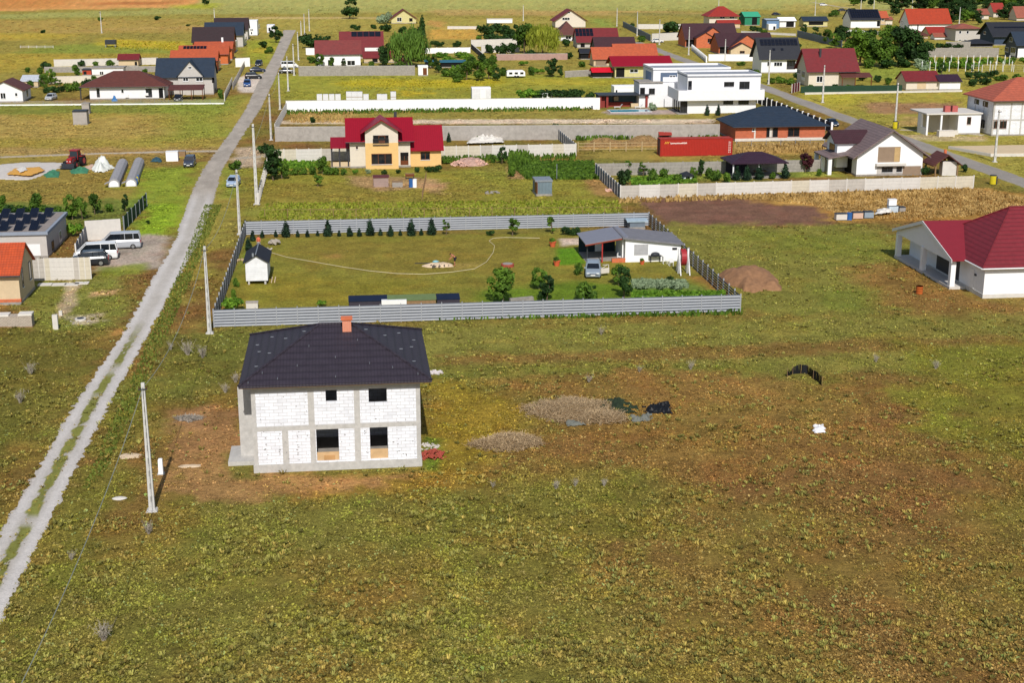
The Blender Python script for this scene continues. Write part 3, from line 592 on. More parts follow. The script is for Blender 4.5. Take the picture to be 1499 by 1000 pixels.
# ------------------------------------------------------------------ fences and walls
def fence(label, pts, h, sp, style, name='fence', cat='fence', pm=MCONCP, postm=None, rail=None, post=(.16, .16), h2=None, group=None, extra=.08):
    """pts world points; every bay is a panel part, every post a part"""
    postm = postm or pm; e = thing(name, label, cat, pts[0], 0, group); x00, y00 = pts[0]
    pmesh = None; done = set()
    rq = random.Random(len(label) * 7)
    for i in range(len(pts) - 1):
        (xa, ya), (xb, yb) = pts[i][:2], pts[i + 1][:2]; L = math.hypot(xb - xa, yb - ya); n = max(1, round(L / sp)); a = math.atan2(yb - ya, xb - xa); bl = L / n
        m = MB(); pw = post[0] / 2
        if style == 'panel':
            k = max(2, int(round(h / .5)))
            for j in range(k): m.box(pw, bl - pw, -.03, .03, h * j / k + .004, h * (j + 1) / k - .012)
        elif style == 'slat':
            k = 9
            for j in range(k): z0 = .06 + (h - .1) * j / k; m.box(.01, bl - .01, -.05, -.02, z0, z0 + (h - .1) / k * .68)
            m.box(pw, pw + .04, -.02, .0, .05, h - .03); m.box(bl - pw - .04, bl - pw, -.02, 0, .05, h - .03)
        elif style == 'solid': m.box(0, bl, -.1, .1, 0, h)
        elif style == 'mesh':
            for j in range(4): z = h * (j + .5) / 4; m.tube((0, 0, z), (bl, 0, z), .012, n=3)
            m.tube((0, 0, h - .02), (bl, 0, h - .02), .025, n=4)
        elif style == 'rail':
            for z in (.35, .85, 1.3): m.box(0, bl, -.03, .03, z * h / 1.5, z * h / 1.5 + .09)
        elif style == 'vert':
            k = max(3, int(bl / .16))
            for j in range(k): c = bl * (j + .5) / k; m.box(c - .055, c + .055, -.02, .02, .08, h)
            m.box(0, bl, .02, .06, .4, .46); m.box(0, bl, .02, .06, h - .3, h - .24)
        elif style == 'plinth': m.box(0, bl, -.12, .12, 0, h * .3); [m.tube((0, 0, h * z), (bl, 0, h * z), .015, n=3) for z in (.5, .75, 1)]
        me = m.mesh('panel', pm); mes = [me]
        if pm is MCONCP: mes = [me, me, m.mesh('panel', MCONCP2), m.mesh('panel', MCONCP3)]
        pp = MB().box(-post[0] / 2, post[0] / 2, -post[1] / 2, post[1] / 2, 0, h + extra).mesh('post', postm)
        for j in range(n):
            x, y = xa + (xb - xa) * j / n - x00, ya + (yb - ya) * j / n - y00
            o = link(bpy.data.objects.new('wall_panel' if style in ('panel', 'solid') else 'fence_panel', rq.choice(mes))); o.parent = e; o.location = (x, y, rq.uniform(-.03, 0)); o.rotation_euler = (0, 0, a)
            if style != 'solid':
                for q in ([0, 1] if j == n - 1 else [0]):
                    qx, qy = xa + (xb - xa) * (j + q) / n - x00, ya + (yb - ya) * (j + q) / n - y00
                    if (round(qx, 2), round(qy, 2)) in done: continue
                    done.add((round(qx, 2), round(qy, 2)))
                    o = link(bpy.data.objects.new('post', pp)); o.parent = e; o.location = (qx, qy, 0); o.rotation_euler = (0, 0, a)
    return e
def wallpx(label, p0, p1, pytop, thick=.2, m=None, name='wall', cat='wall', cap=False, group=None, sp=0):
    x0, y0 = G(*p0); x1, y1 = G(*p1); h = max(.3, HT(p0[0], p0[1], pytop)); L = math.hypot(x1 - x0, y1 - y0)
    e = thing(name, label, cat, (x0, y0), math.atan2(y1 - y0, x1 - x0), group)
    MB().box(0, L, -thick / 2, thick / 2, 0, h).build('wall_panel', m or MWH, e)
    MB().box(-.03, L + .03, -thick / 2 - .04, thick / 2 + .04, h, h + .07).build('coping', MCONCP, e)
    if sp:
        me = MB().box(-.12, .12, -thick / 2 - .06, thick / 2 + .06, 0, h + .12).mesh('post', m or MWH)
        n = max(1, int(L / sp))
        for i in range(n + 1): o = link(bpy.data.objects.new('post', me)); o.parent = e; o.location = (L * i / n, 0, 0)
    return e
# ------------------------------------------------------------------ the unfinished block house
def hero():
    x, y, w_, d, h = -7.4, 96.35, 11.95, 12.0, 6.55
    e = thing('house', 'unfinished two-storey house of white blocks with dark hipped roof and empty windows', 'house', (x, y)); H = dict(x=x, y=y, w=w_, d=d, h=h, e=e)
    def pf(px, py): p = atY(px, py, y); return p[0] - x, p[2]
    T = .3; zf = .62; zs = 3.42
    ops = [(pf(476, 564)[0], pf(493.5, 589)[0], pf(476, 589)[1], pf(476, 564)[1]), (pf(539, 562)[0], pf(566.5, 590.5)[0], pf(539, 590.5)[1], pf(539, 562)[1]),
           (pf(462.5, 627)[0], pf(497, 675)[0], pf(462, 675)[1], pf(462, 627)[1]), (pf(541, 623)[0], pf(568.5, 672)[0], pf(541, 672)[1], pf(541, 623)[1])]
    # front wall with real openings: cut the face into cells
    def wallgrid(face, L, holes, zlo, zhi, nm, mt, t=T):
        xs = sorted({0, L} | {a for o in holes for a in o[:2]}); zs_ = sorted({zlo, zhi} | {a for o in holes for a in o[2:]}); m = MB()
        for i in range(len(xs) - 1):
            for j in range(len(zs_) - 1):
                cx_, cz_ = (xs[i] + xs[i + 1]) / 2, (zs_[j] + zs_[j + 1]) / 2
                if any(o[0] < cx_ < o[1] and o[2] < cz_ < o[3] for o in holes): continue
                if face == 'F': m.box(xs[i], xs[i + 1], 0, t, zs_[j], zs_[j + 1])
                elif face == 'B': m.box(xs[i], xs[i + 1], d - t, d, zs_[j], zs_[j + 1])
                elif face == 'L': m.box(0, t, xs[i], xs[i + 1], zs_[j], zs_[j + 1])
                else: m.box(w_ - t, w_, xs[i], xs[i + 1], zs_[j], zs_[j + 1])
        return m.build(nm, mt, e)
    wallgrid('F', w_, ops, zf, h, 'wall', MBLOCK)
    wallgrid('B', w_, [(2, 4, 1.6, 3), (7, 9, 4.4, 5.8)], zf, h, 'wall', MBLOCK)
    wallgrid('L', d - 2 * T, [(4, 6.5, 1.2, 3.1), (4, 5.4, 4.3, 5.6)], zf, h, 'wall', MBLOCK).location = (0, T, 0)
    wallgrid('R', d - 2 * T, [(3, 4.4, 1.6, 3), (7, 8.4, 4.4, 5.7)], zf, h, 'wall', MBLOCK).location = (0, T, 0)
    MB().box(-.06, w_ + .06, -.08, d + .06, 0, zf).build('foundation', MCONC, e)
    MB().box(T, w_ - T, T, d - T, zf, zf + .05).build('floor', MCONCD, e)
    MB().box(T, w_ - T, T, d - T, zs - .18, zs).build('floor', MCONCD, e)
    MB().box(T, w_ - T, T + .01, d - T - .01, h - .16, h).build('ceiling', MCONCD, e)
    MB().box(T, w_ - T, 5.2, 5.45, zf + .05, zs - .18).build('inner_wall', MBLOCK, e)
    MB().box(T, w_ - T, 5.2, 5.45, zs, h - .16).build('inner_wall', MBLOCK, e)
    MB().box(6.2, 6.45, T, 5.2, zf + .05, zs - .18).build('inner_wall', MBLOCK, e)
    # reinforced concrete frame, 12 mm proud of the blocks
    o_ = -.012
    cols0 = [(0, .3), (pf(413, 640)[0], pf(422, 640)[0]), (pf(454, 640)[0], pf(462, 640)[0]), (pf(519, 640)[0], pf(528, 640)[0]), (w_ - .3, w_)]
    cols1 = [(0, .3), (pf(451, 600)[0], pf(460, 600)[0]), (pf(518.5, 600)[0], pf(527, 600)[0]), (w_ - .3, w_)]
    MB().box(-.012, w_ + .012, o_, .2, zs - .3, zs + .05).build('ring_beam', MCONC, e)
    MB().box(-.012, w_ + .012, o_, .2, h - .5, h - .012).build('ring_beam', MCONC, e)
    for a, b in cols0: MB().box(a - .002, b + .002, o_ - .002, .18, zf, zs - .3).build('column', MCONC, e)
    for a, b in cols1: MB().box(a - .002, b + .002, o_ - .002, .18, zs + .05, h - .5).build('column', MCONC, e)
    for xx in (-.012, w_ - .2):
        MB().box(xx, xx + .212, .22, d, zs - .3, zs + .05).build('ring_beam', MCONC, e); MB().box(xx, xx + .212, .22, d, h - .5, h - .012).build('ring_beam', MCONC, e)
        for yy in (4, 8, d - .3): MB().box(xx - .003, xx + .215, yy, yy + .3, zf, zs - .3).build('column', MCONC, e)
    # low block infill and boards in the ground floor openings
    pl = mat('pale_board', 'c9a77c', var=.12, dirt=.2)
    a, b, z0, z1 = ops[2]; MB().box(a + .01, b - .01, .06, .12, z0 - .1, z0 + .62).build('board', pl, e); MB().box(a + .5, b - .3, .03, .055, z0 - .1, z0 + .38).build('board', mat('tan_board', 'b98f60', dirt=.2), e)
    a, b, z0, z1 = ops[3]; MB().box(a + .01, b - .01, .06, .12, z0 - .05, z0 + .72).build('board', pl, e)
    # mortar patches and dark chips left on the block faces
    chip = mat('mortar_patch', '8a8886', var=.2); mc = MB(); rr = random.Random(3)
    for k in range(105):
        cx_, cz_ = rr.uniform(.4, w_ - .4), rr.uniform(zf + .2, h - .7)
        if rr.random() < .7: cx_ = rr.choice([1.9, 2.35, 3.15, 3.75, 8.0, 8.7, 10.3, 10.9, 11.45, .9]) + rr.uniform(-.12, .12); 
        if rr.random() < .6: cz_ = zf + rr.uniform(.2, 2.4)
        if any(o[0] - .1 < cx_ < o[1] + .1 and o[2] - .1 < cz_ < o[3] + .1 for o in ops): continue
        sx, sz = rr.uniform(.02, .07), rr.uniform(.02, .055); n = 6
        MB().prism([(cx_ + sx * math.cos(i * 2 * math.pi / n) * rr.uniform(.6, 1.2), cz_ + sz * math.sin(i * 2 * math.pi / n) * rr.uniform(.6, 1.2)) for i in range(n)], 'y', -.02, .01).build('mortar_patch', chip, e)
    # roof
    rm = mat('dark_metal_tile', '39333c', kind='tile', p=(.27, .23), rough=.55, var=.16, bump=.9, spec=.25, dirt=.3)
    ez = 6.62; ri = atY(496, 474, y + 6)[2] - ez - .16
    rf = roof_hip(w_, d, ez, ri, ridge=2.3, ovs=(.78, .82, .75, .75)).build('roof', rm, e)
    MB().box(-.74, w_ + .78, -.71, -.02, ez - .05, ez - .004).build('soffit', MWOOD, e)
    rc = MB(); W0, W1 = -.78, w_ + .82; cy_ = d / 2; cx_ = (W0 + W1) / 2; zt = ez + .16 + ri
    for sx, X in ((-1, W0), (1, W1)):
        for Y in (-.75, d + .75): rc.tube((X, Y, ez + .2), (cx_ + sx * 1.15, cy_, zt + .03), .09, n=6)
    rc.tube((cx_ - 1.15, cy_, zt + .03), (cx_ + 1.15, cy_, zt + .03), .1, n=6); rc.build('ridge_cap', rm, rf)
    hk = 0
    for u, v in [(.12, .2), (.3, .3), (.36, .62), (.5, .42), (.62, .7), (.68, .3), (.8, .22), (.93, .1), (.2, .1), (.5, .1), (.05, .05)]:
        X = W0 + (W1 - W0) * u; t = min(v, 1); Y = -.75 + (cy_ + .75) * t
        MB().box(X - .015, X + .015, Y - .16, Y + .12, ez + .2 + ri * t - .03, ez + .24 + ri * t + .02).build('snow_hook', MSTEEL, rf)
    for sx in (-1, 1):
        for u, v in [(.15, .2), (.3, .35), (.5, .2), (.55, .55), (.7, .15), (.45, .8), (.8, .35)]:
            X = (W0 if sx < 0 else W1) - sx * (v * ((W1 - W0) / 2 - 1.15)); Y = -.75 + (d + 1.5) * (.5 + (u - .5) * (1 - v))
            MB().box(X - .13, X + .13, Y - .015, Y + .015, ez + .18 + ri * v, ez + .23 + ri * v).build('snow_hook', MSTEEL, rf)
    ch = MB().box(6.55, 7.2, 5.0, 5.6, ez + 1.6, zt + .55).build('chimney', mat('orange_chimney_brick', 'c9613c', kind='brick', p=(.25, .08), var=.15, c2='d8b8a0', bump=.3), e)
    MB().box(6.45, 7.3, 4.9, 5.7, zt + .55, zt + .67).build('chimney_cap', mat('terracotta', 'd0704a'), ch)
    ap = MB().prism([(4.5, ez + 1.9), (0, 0)], 'x', 0, 0) if False else None
    # left porch wall and slab, as the photograph shows beside the left face
    MB().box(-2.0, -.06, 1.6, 5.0, 0, .32).build('porch_slab', MCONC, e)
    MB().box(-1.15, -.06, 2.8, 3.1, .32, 5.6).build('porch_wall', MCONC, e)
    MB().box(-1.15, -.85, 3.1, 7.4, .32, 3.9).build('porch_wall', MCONC, e)
hero()

# ------------------------------------------------------------------ utility poles and wires
MREC = mat('recess_concrete', 'a3a19c', var=.1)
def pole(label, px, py, h, lean=0, style='c', group='concrete utility poles', wide=1.):
    x, y = G(px, py); e = thing('utility_pole', label, 'utility pole', (x, y), R_.uniform(-.1, .1), group); e.rotation_euler[1] = lean
    a, b = .2 * wide, .11 * wide; m = MB()
    m.loft([[(-r, -r * .75, z), (r, -r * .75, z), (r, r * .75, z), (-r, r * .75, z)] for r, z in ((a, 0), (b, h))]); m.build('shaft', MPOLE, e)
    if h > 7.5:
        n = int(h / .85)
        for i in range(1, n): z = h * i / n; r = (a + (b - a) * i / n); MB().box(-r * .3, r * .3, -r * .75 - .006, -r * .75 + .01, z - .2, z + .2).build('recess', MREC, e)
    br = MB().box(-.3, .3, -b - .06, -b + .0, h - .45, h - .38); br.build('crossarm', MDGREY, e)
    for s in (-1, 1): MB().tube((s * .24, -b - .03, h - .38), (s * .24, -b - .03, h - .22), .04, n=6).build('insulator', mat('insulator', '5a3b2c', rough=.3), e)
    MB().loft([[(-r, -r, z), (r, -r, z), (r, r, z), (-r, r, z)] for r, z in ((.45 * wide, -.1), (.32 * wide, .12))]).build('footing', MCONC, e)
    return (x, y, h)
poles = []
for lab, px, py, pt in [
    ('tall concrete utility pole nearest the camera, left of the unfinished block house', 223, 748, 560),
    ('concrete utility pole at the front left corner of the metal slat fence', 307, 488, 360),
    ('concrete utility pole beside the far left corner of the metal slat fence', 351, 343, 248),
    ('tall thick concrete pole beside the short front garden fence of the yellow house', 376, 299, 181),
    ('slim concrete pole at the road end of the grey block garden wall', 397, 205, 137),
    ('slim pole just before the road end of the long white wall', 410, 160, 106),
    ('slim pole right of the gravel road, level with the white parking apron', 422, 133, 82),
    ('slim pole by the parked white van at the end of the grey wall', 430.6, 110, 63.6),
    ('slim roadside pole left of the small far-end bushes', 437, 88, 46),
    ('shortest of the three poles clustered at the far end of the gravel road', 441, 51, 30),
    ('middle one of the three poles clustered at the far end of the gravel road', 446, 50, 19.6),
    ('rightmost of the three poles clustered at the far end of the gravel road', 453, 45, 13),
    ('lone pole standing in the yellow-green field at far left', 149, 48, 16),
    ('pole behind the row of dark roofed houses at the far left', 314, 27, 12),
    ('thin pole behind the tall willow near the green hedge plot', 766, 30, 6.5),
    ('thin pole left of the tall lattice mast on the far field edge', 903, 38, 11),
    ('pole in front of the grey diagonal fence by the far junction', 932.5, 52, 16.5),
    ('pole right of the grey diagonal fence near the parked white car', 965, 65, 28),
    ('pole left of the brown roofed brick house with short picket fence', 1008, 80, 39),
    ('pole by the white wall in front of the second brown roofed brick house', 1061, 89, 57),
    ('pole in front of the white house with roof solar panels', 1125, 123, 73),
    ('pole in front of the red roofed cream house beside the right road', 1204, 150, 95),
    ('thin far pole beyond the blue sheds near the top edge', 1193, 22, -2),
    ('pole with a yellow base beside the right road', 1310, 187, 121),
    ('pole in front of the unfinished white annex at the right edge', 1456, 237, 160),
    ('pole behind the big orange roofed white house', 1335, 14, -2),
    ('street pole with side arm right of the big orange roofed house', 1404, 34, 10),
    ('leftmost of three poles above the house with large solar roof', 1260, 14, -4),
    ('middle of three poles above the house with large solar roof', 1279, 14, -5),
    ('pole with dark lamp behind the bright red tiled house', 1052, 10, -4)]:
    poles.append(pole(lab, px, py, max(4, HT(px, py, pt)), wide=1.25 if px == 376 else 1.))
def wire(a, b, sag, label):
    m = MB(); n = 16; P_ = []
    for i in range(n + 1):
        t = i / n; P_.append((a[0] + (b[0] - a[0]) * t, a[1] + (b[1] - a[1]) * t, a[2] + (b[2] - a[2]) * t - 4 * sag * t * (1 - t)))
    m.chain(P_, [.022] * (n + 1), 4); tag(m.build('power_cable', mat('cable', '8d9288', rough=.5)), label, 'cable', 'overhead cables along the gravel road')
top = lambda p: (p[0], p[1] - .17, p[2] - .3)
wire((-14, 42, 8.6), top(poles[0]), 1.3, 'overhead cable running from the nearest pole to the bottom left corner')
wire(top(poles[0]), top(poles[1]), 1.6, 'overhead cable between the nearest pole and the one at the metal fence')
wire(top(poles[1]), top(poles[2]), 1.5, 'overhead cable along the left side of the metal fenced plot')
wire(top(poles[2]), top(poles[4]), 1.8, 'overhead cable passing above the thick pole by the yellow house')
wire(top(poles[4]), top(poles[5]), 1.2, 'overhead cable crossing in front of the long white wall')

# ------------------------------------------------------------------ metal slat fence round the big plot
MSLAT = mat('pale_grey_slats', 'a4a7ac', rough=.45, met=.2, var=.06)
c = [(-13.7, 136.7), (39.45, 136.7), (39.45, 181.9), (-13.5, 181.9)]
MBACK = mat('painted_gap_shade', '6a6f78', rough=.6)  # dark sheet added behind the slats, painting shade into the gaps
MSLATD = mat('shade_toned_slats', '39414f', rough=.6, var=.1)  # shade on the side fences is put into this darker slat colour
def slats(label, a, b, n, name='fence', back=False, mm=None, dk=False):
    L = math.hypot(b[0] - a[0], b[1] - a[1]); e = thing(name, label, 'fence', a, math.atan2(b[1] - a[1], b[0] - a[0]), 'pale metal slat fences round the big plot'); bl = L / n; h = 1.85
    m = MB(); s = 1 if back else -1
    k = 6
    for j in range(k):
        z = .08 + (h - .1) * j / k; hh = (h - .1) / k
        m.add([(.02, s * .05, z), (bl - .02, s * .05, z), (bl - .02, s * .02, z + hh * .52), (.02, s * .02, z + hh * .52), (.02, s * .03, z), (bl - .02, s * .03, z), (bl - .02, s * .0, z + hh * .52), (.02, s * .0, z + hh * .52)],
              [(0, 1, 2, 3), (5, 4, 7, 6), (3, 2, 6, 7), (4, 5, 1, 0)])
    me = m.mesh('fence_panel', MSLATD if dk else MSLAT); bk = MB().box(.03, bl - .03, .035, .045, .1, h - .06).mesh('gap_shade_sheet', MBACK); mp = MB().box(-.04, .04, -.07, .07, 0, h + .06).mesh('post', MSLAT)
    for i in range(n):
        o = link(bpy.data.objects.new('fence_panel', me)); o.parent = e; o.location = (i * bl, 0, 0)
        if not dk: q_ = link(bpy.data.objects.new('gap_shade_sheet', bk)); q_.parent = e; q_.location = (i * bl, 0, 0)
        o = link(bpy.data.objects.new('post', mp)); o.parent = e; o.location = (i * bl, 0, 0)
    o = link(bpy.data.objects.new('post', mp)); o.parent = e; o.location = (L, 0, 0)
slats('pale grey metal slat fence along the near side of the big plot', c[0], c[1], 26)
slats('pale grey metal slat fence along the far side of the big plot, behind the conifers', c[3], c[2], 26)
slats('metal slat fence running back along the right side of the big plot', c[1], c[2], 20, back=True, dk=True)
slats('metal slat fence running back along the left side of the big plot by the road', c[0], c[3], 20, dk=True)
# ------------------------------------------------------------------ vegetation
LG = leafmat('green_leaves', '2f4a18', '6a8a2c', 1.1)
LD = leafmat('dark_green_leaves', '1c3014', '40602a', 1.3)
LB = leafmat('bright_green_leaves', '3f6a1a', '7fa432', 1.5)
LY = leafmat('yellow_green_leaves', '6a7a22', 'a3a83a', .8)
LT = leafmat('thuja_leaves', '13231a', '2f4a30', 3., .1)
LW = leafmat('willow_leaves', '34521e', '6a8a34', .6)
LR = leafmat('purple_leaves', '3a1c22', '5f2f34', 1.5)
LGY = leafmat('grey_green_leaves', '6f8464', 'a4b48e', 2)
LDRY = leafmat('dry_straw', 'a08a56', 'cdb684', 2.5, .1)
LDEAD = leafmat('dry_twigs', '8a8074', 'bdb4a4', 3, .05)
def leaves_mesh(name, cen, rad, n, size, m, seed, droop=0, flat=.5, shell=.55):
    """n leaf-clump quads scattered in clumps around cen (list of xyz) with radii rad"""
    r = np.random.RandomState(seed); cen = np.array(cen, float); rad = np.array(rad, float)
    k = r.choice(len(cen), n, p=(rad ** 2) / (rad ** 2).sum()); d = r.normal(size=(n, 3)); d /= np.linalg.norm(d, axis=1)[:, None]
    rr = rad[k] * (shell + (1 - shell) * r.rand(n) ** .6) * (1 + .18 * r.normal(size=n)); P = cen[k] + d * rr[:, None] * np.array([1, 1, .8])
    if droop: P[:, 2] -= droop * r.rand(n) ** 1.5 * rad[k]
    nrm = d * .8 + r.normal(size=(n, 3)) * .5 + np.array([0, 0, flat]); nrm /= np.linalg.norm(nrm, axis=1)[:, None]
    u = np.cross(nrm, r.normal(size=(n, 3))); u /= np.linalg.norm(u, axis=1)[:, None] + 1e-9; v = np.cross(nrm, u)
    s = size * (.6 + .8 * r.rand(n))[:, None]
    if droop: v = v * .4 + np.array([0, 0, -1.]); s2 = s * 1.8; s = s * .45
    else: s2 = s * .75
    V = np.stack([P - u * s - v * s2, P + u * s - v * s2 * .6, P + u * s * .7 + v * s2, P - u * s * .8 + v * s2 * .8], 1)
    V[:, :, 2] = np.maximum(V[:, :, 2], .01)
    return meshnp(name, V.reshape(-1, 3), np.arange(4 * n).reshape(n, 4), m)
def trunk_mesh(h, r, cen, seed, m=MBARK):
    b = MB(); rr = random.Random(seed); top_ = (rr.uniform(-.1, .1) * h, rr.uniform(-.1, .1) * h, h * .62)
    b.chain([(0, 0, -.05), (top_[0] * .3, top_[1] * .3, h * .3), top_], [r * 1.3, r, r * .45], 7)
    for c in cen[:9]:
        s = rr.uniform(.3, .85); p = (top_[0] * s, top_[1] * s, h * .62 * s); b.tube(p, tuple(p[i] + (c[i] - p[i]) * .85 for i in range(3)), r * .4, r * .12, 5)
    return b.mesh('trunk', m)
_TP = {}
def proto(kind):
    """a set of three variants, unit height 1 (scaled per object)"""
    if kind in _TP: return _TP[kind]
    out = []
    spec = {'tree': (LG, 'round'), 'dark': (LD, 'round'), 'bright': (LB, 'round'), 'willow': (LW, 'willow'), 'gold': (LY, 'willow'), 'thuja': (LT, 'cone'), 'bush': (LG, 'bush'), 'dbush': (LD, 'bush'), 'bbush': (LB, 'bush'),
            'purple': (LR, 'round'), 'sapling': (LG, 'sap'), 'big': (LG, 'big'), 'bigd': (LD, 'big'), 'grey': (LGY, 'bush'), 'dry': (LDEAD, 'dry'), 'pine': (LD, 'cone')}[kind]
    for v in range(3):
        rr = random.Random(hash((len(kind), v, kind[0], kind[-1])) % 1000 if False else sum(map(ord, kind)) + v * 31); cen, rad = [], []
        sh = spec[1]
        if sh in ('round', 'big', 'sap'):
            n = {'round': 15, 'big': 34, 'sap': 8}[sh]; W = {'round': .33, 'big': .46, 'sap': .24}[sh]
            for i in range(n):
                a = rr.uniform(0, 6.28); q = rr.uniform(.1, 1) ** .6; z = rr.uniform(-1, 1)
                cen.append((W * q * math.cos(a) * math.sqrt(1 - z * z * .7), W * q * math.sin(a) * math.sqrt(1 - z * z * .7), .55 + z * .33)); rad.append(rr.uniform(.09, .17) * (1 if sh != 'sap' else .8))
            N_, sz = {'round': (1300, .036), 'big': (4200, .028), 'sap': (520, .034)}[sh]; me = leaves_mesh('crown', cen, rad, N_, sz, spec[0], v + 5)
        elif sh == 'willow':
            for i in range(20):
                a = rr.uniform(0, 6.28); q = rr.uniform(.15, 1) ** .5; cen.append((.42 * q * math.cos(a), .42 * q * math.sin(a), .78 - .26 * q * q + rr.uniform(-.04, .08))); rad.append(rr.uniform(.1, .17))
            me = leaves_mesh('crown', cen, rad, 2600, .026, spec[0], v + 9, droop=2.6)
        elif sh == 'cone':
            for i in range(16): z = i / 16; cen.append((rr.uniform(-.03, .03), rr.uniform(-.03, .03), .06 + z * .86)); rad.append(.2 * (1 - z) ** .8 + .03 if z > .12 else .17)
            me = leaves_mesh('crown', cen, rad, 1100, .03, spec[0], v + 12, flat=.1, shell=.75)
        elif sh == 'bush':
            for i in range(9): a = rr.uniform(0, 6.28); q = rr.uniform(0, 1); cen.append((.55 * q * math.cos(a), .55 * q * math.sin(a), rr.uniform(.25, .7))); rad.append(rr.uniform(.2, .33))
            me = leaves_mesh('foliage', cen, rad, 700, .075, spec[0], v + 15)
        elif sh == 'dry':
            b = MB()
            for i in range(34):
                a = rr.uniform(0, 6.28); t = rr.uniform(.1, .75); L = rr.uniform(.5, 1); p = (rr.uniform(-.1, .1), rr.uniform(-.1, .1), 0); q = (math.cos(a) * t * L, math.sin(a) * t * L, L); b.tube(p, q, .012, .005, 3, False)
                for k in range(3): f = rr.uniform(.4, 1); b.tube(tuple(p[j] + (q[j] - p[j]) * f for j in range(3)), tuple(p[j] + (q[j] - p[j]) * f + rr.uniform(-.2, .2) for j in range(3)), .012, .006, 3, False)
            me = b.mesh('stems', spec[0])
        tr = trunk_mesh(1, .022 if sh != 'big' else .03, cen, v) if sh in ('round', 'big', 'sap', 'willow', 'cone') else None
        out.append((me, tr))
    _TP[kind] = out; return out
_vc = [0]
VCAT = {'thuja': ('conifer', 'conifer'), 'pine': ('conifer', 'conifer'), 'bush': ('shrub', 'shrub'), 'dbush': ('shrub', 'shrub'), 'bbush': ('shrub', 'shrub'), 'grey': ('shrub', 'shrub'), 'dry': ('dry_weed', 'weed'), 'willow': ('willow_tree', 'tree'), 'gold': ('willow_tree', 'tree')}
def veg(kind, label, x, y, h, wd=1., group=None, rz=None, name=None, z=0):
    _vc[0] += 1; me, tr = proto(kind)[_vc[0] % 3]; nm, cat = VCAT.get(kind, ('tree', 'tree')); nm = name or nm
    rz = R_.uniform(0, 6.28) if rz is None else rz
    if tr is None:
        o = link(bpy.data.objects.new(nm, me)); o.location = (x, y, z); o.scale = (h * wd, h * wd, h); o.rotation_euler[2] = rz; return tag(o, label, cat, group)
    e = thing(nm, label, cat, (x, y, z), rz, group); e.scale = (h * wd, h * wd, h)
    for n_, m_ in (('crown', me), ('trunk', tr)): o = link(bpy.data.objects.new(n_, m_)); o.parent = e
    return e
def vegpx(kind, label, px, py, pytop, wd=1., group=None, **k):
    x, y = G(px, py); return veg(kind, label, x, y, max(.4, HT(px, py, pytop)), wd, group, **k)

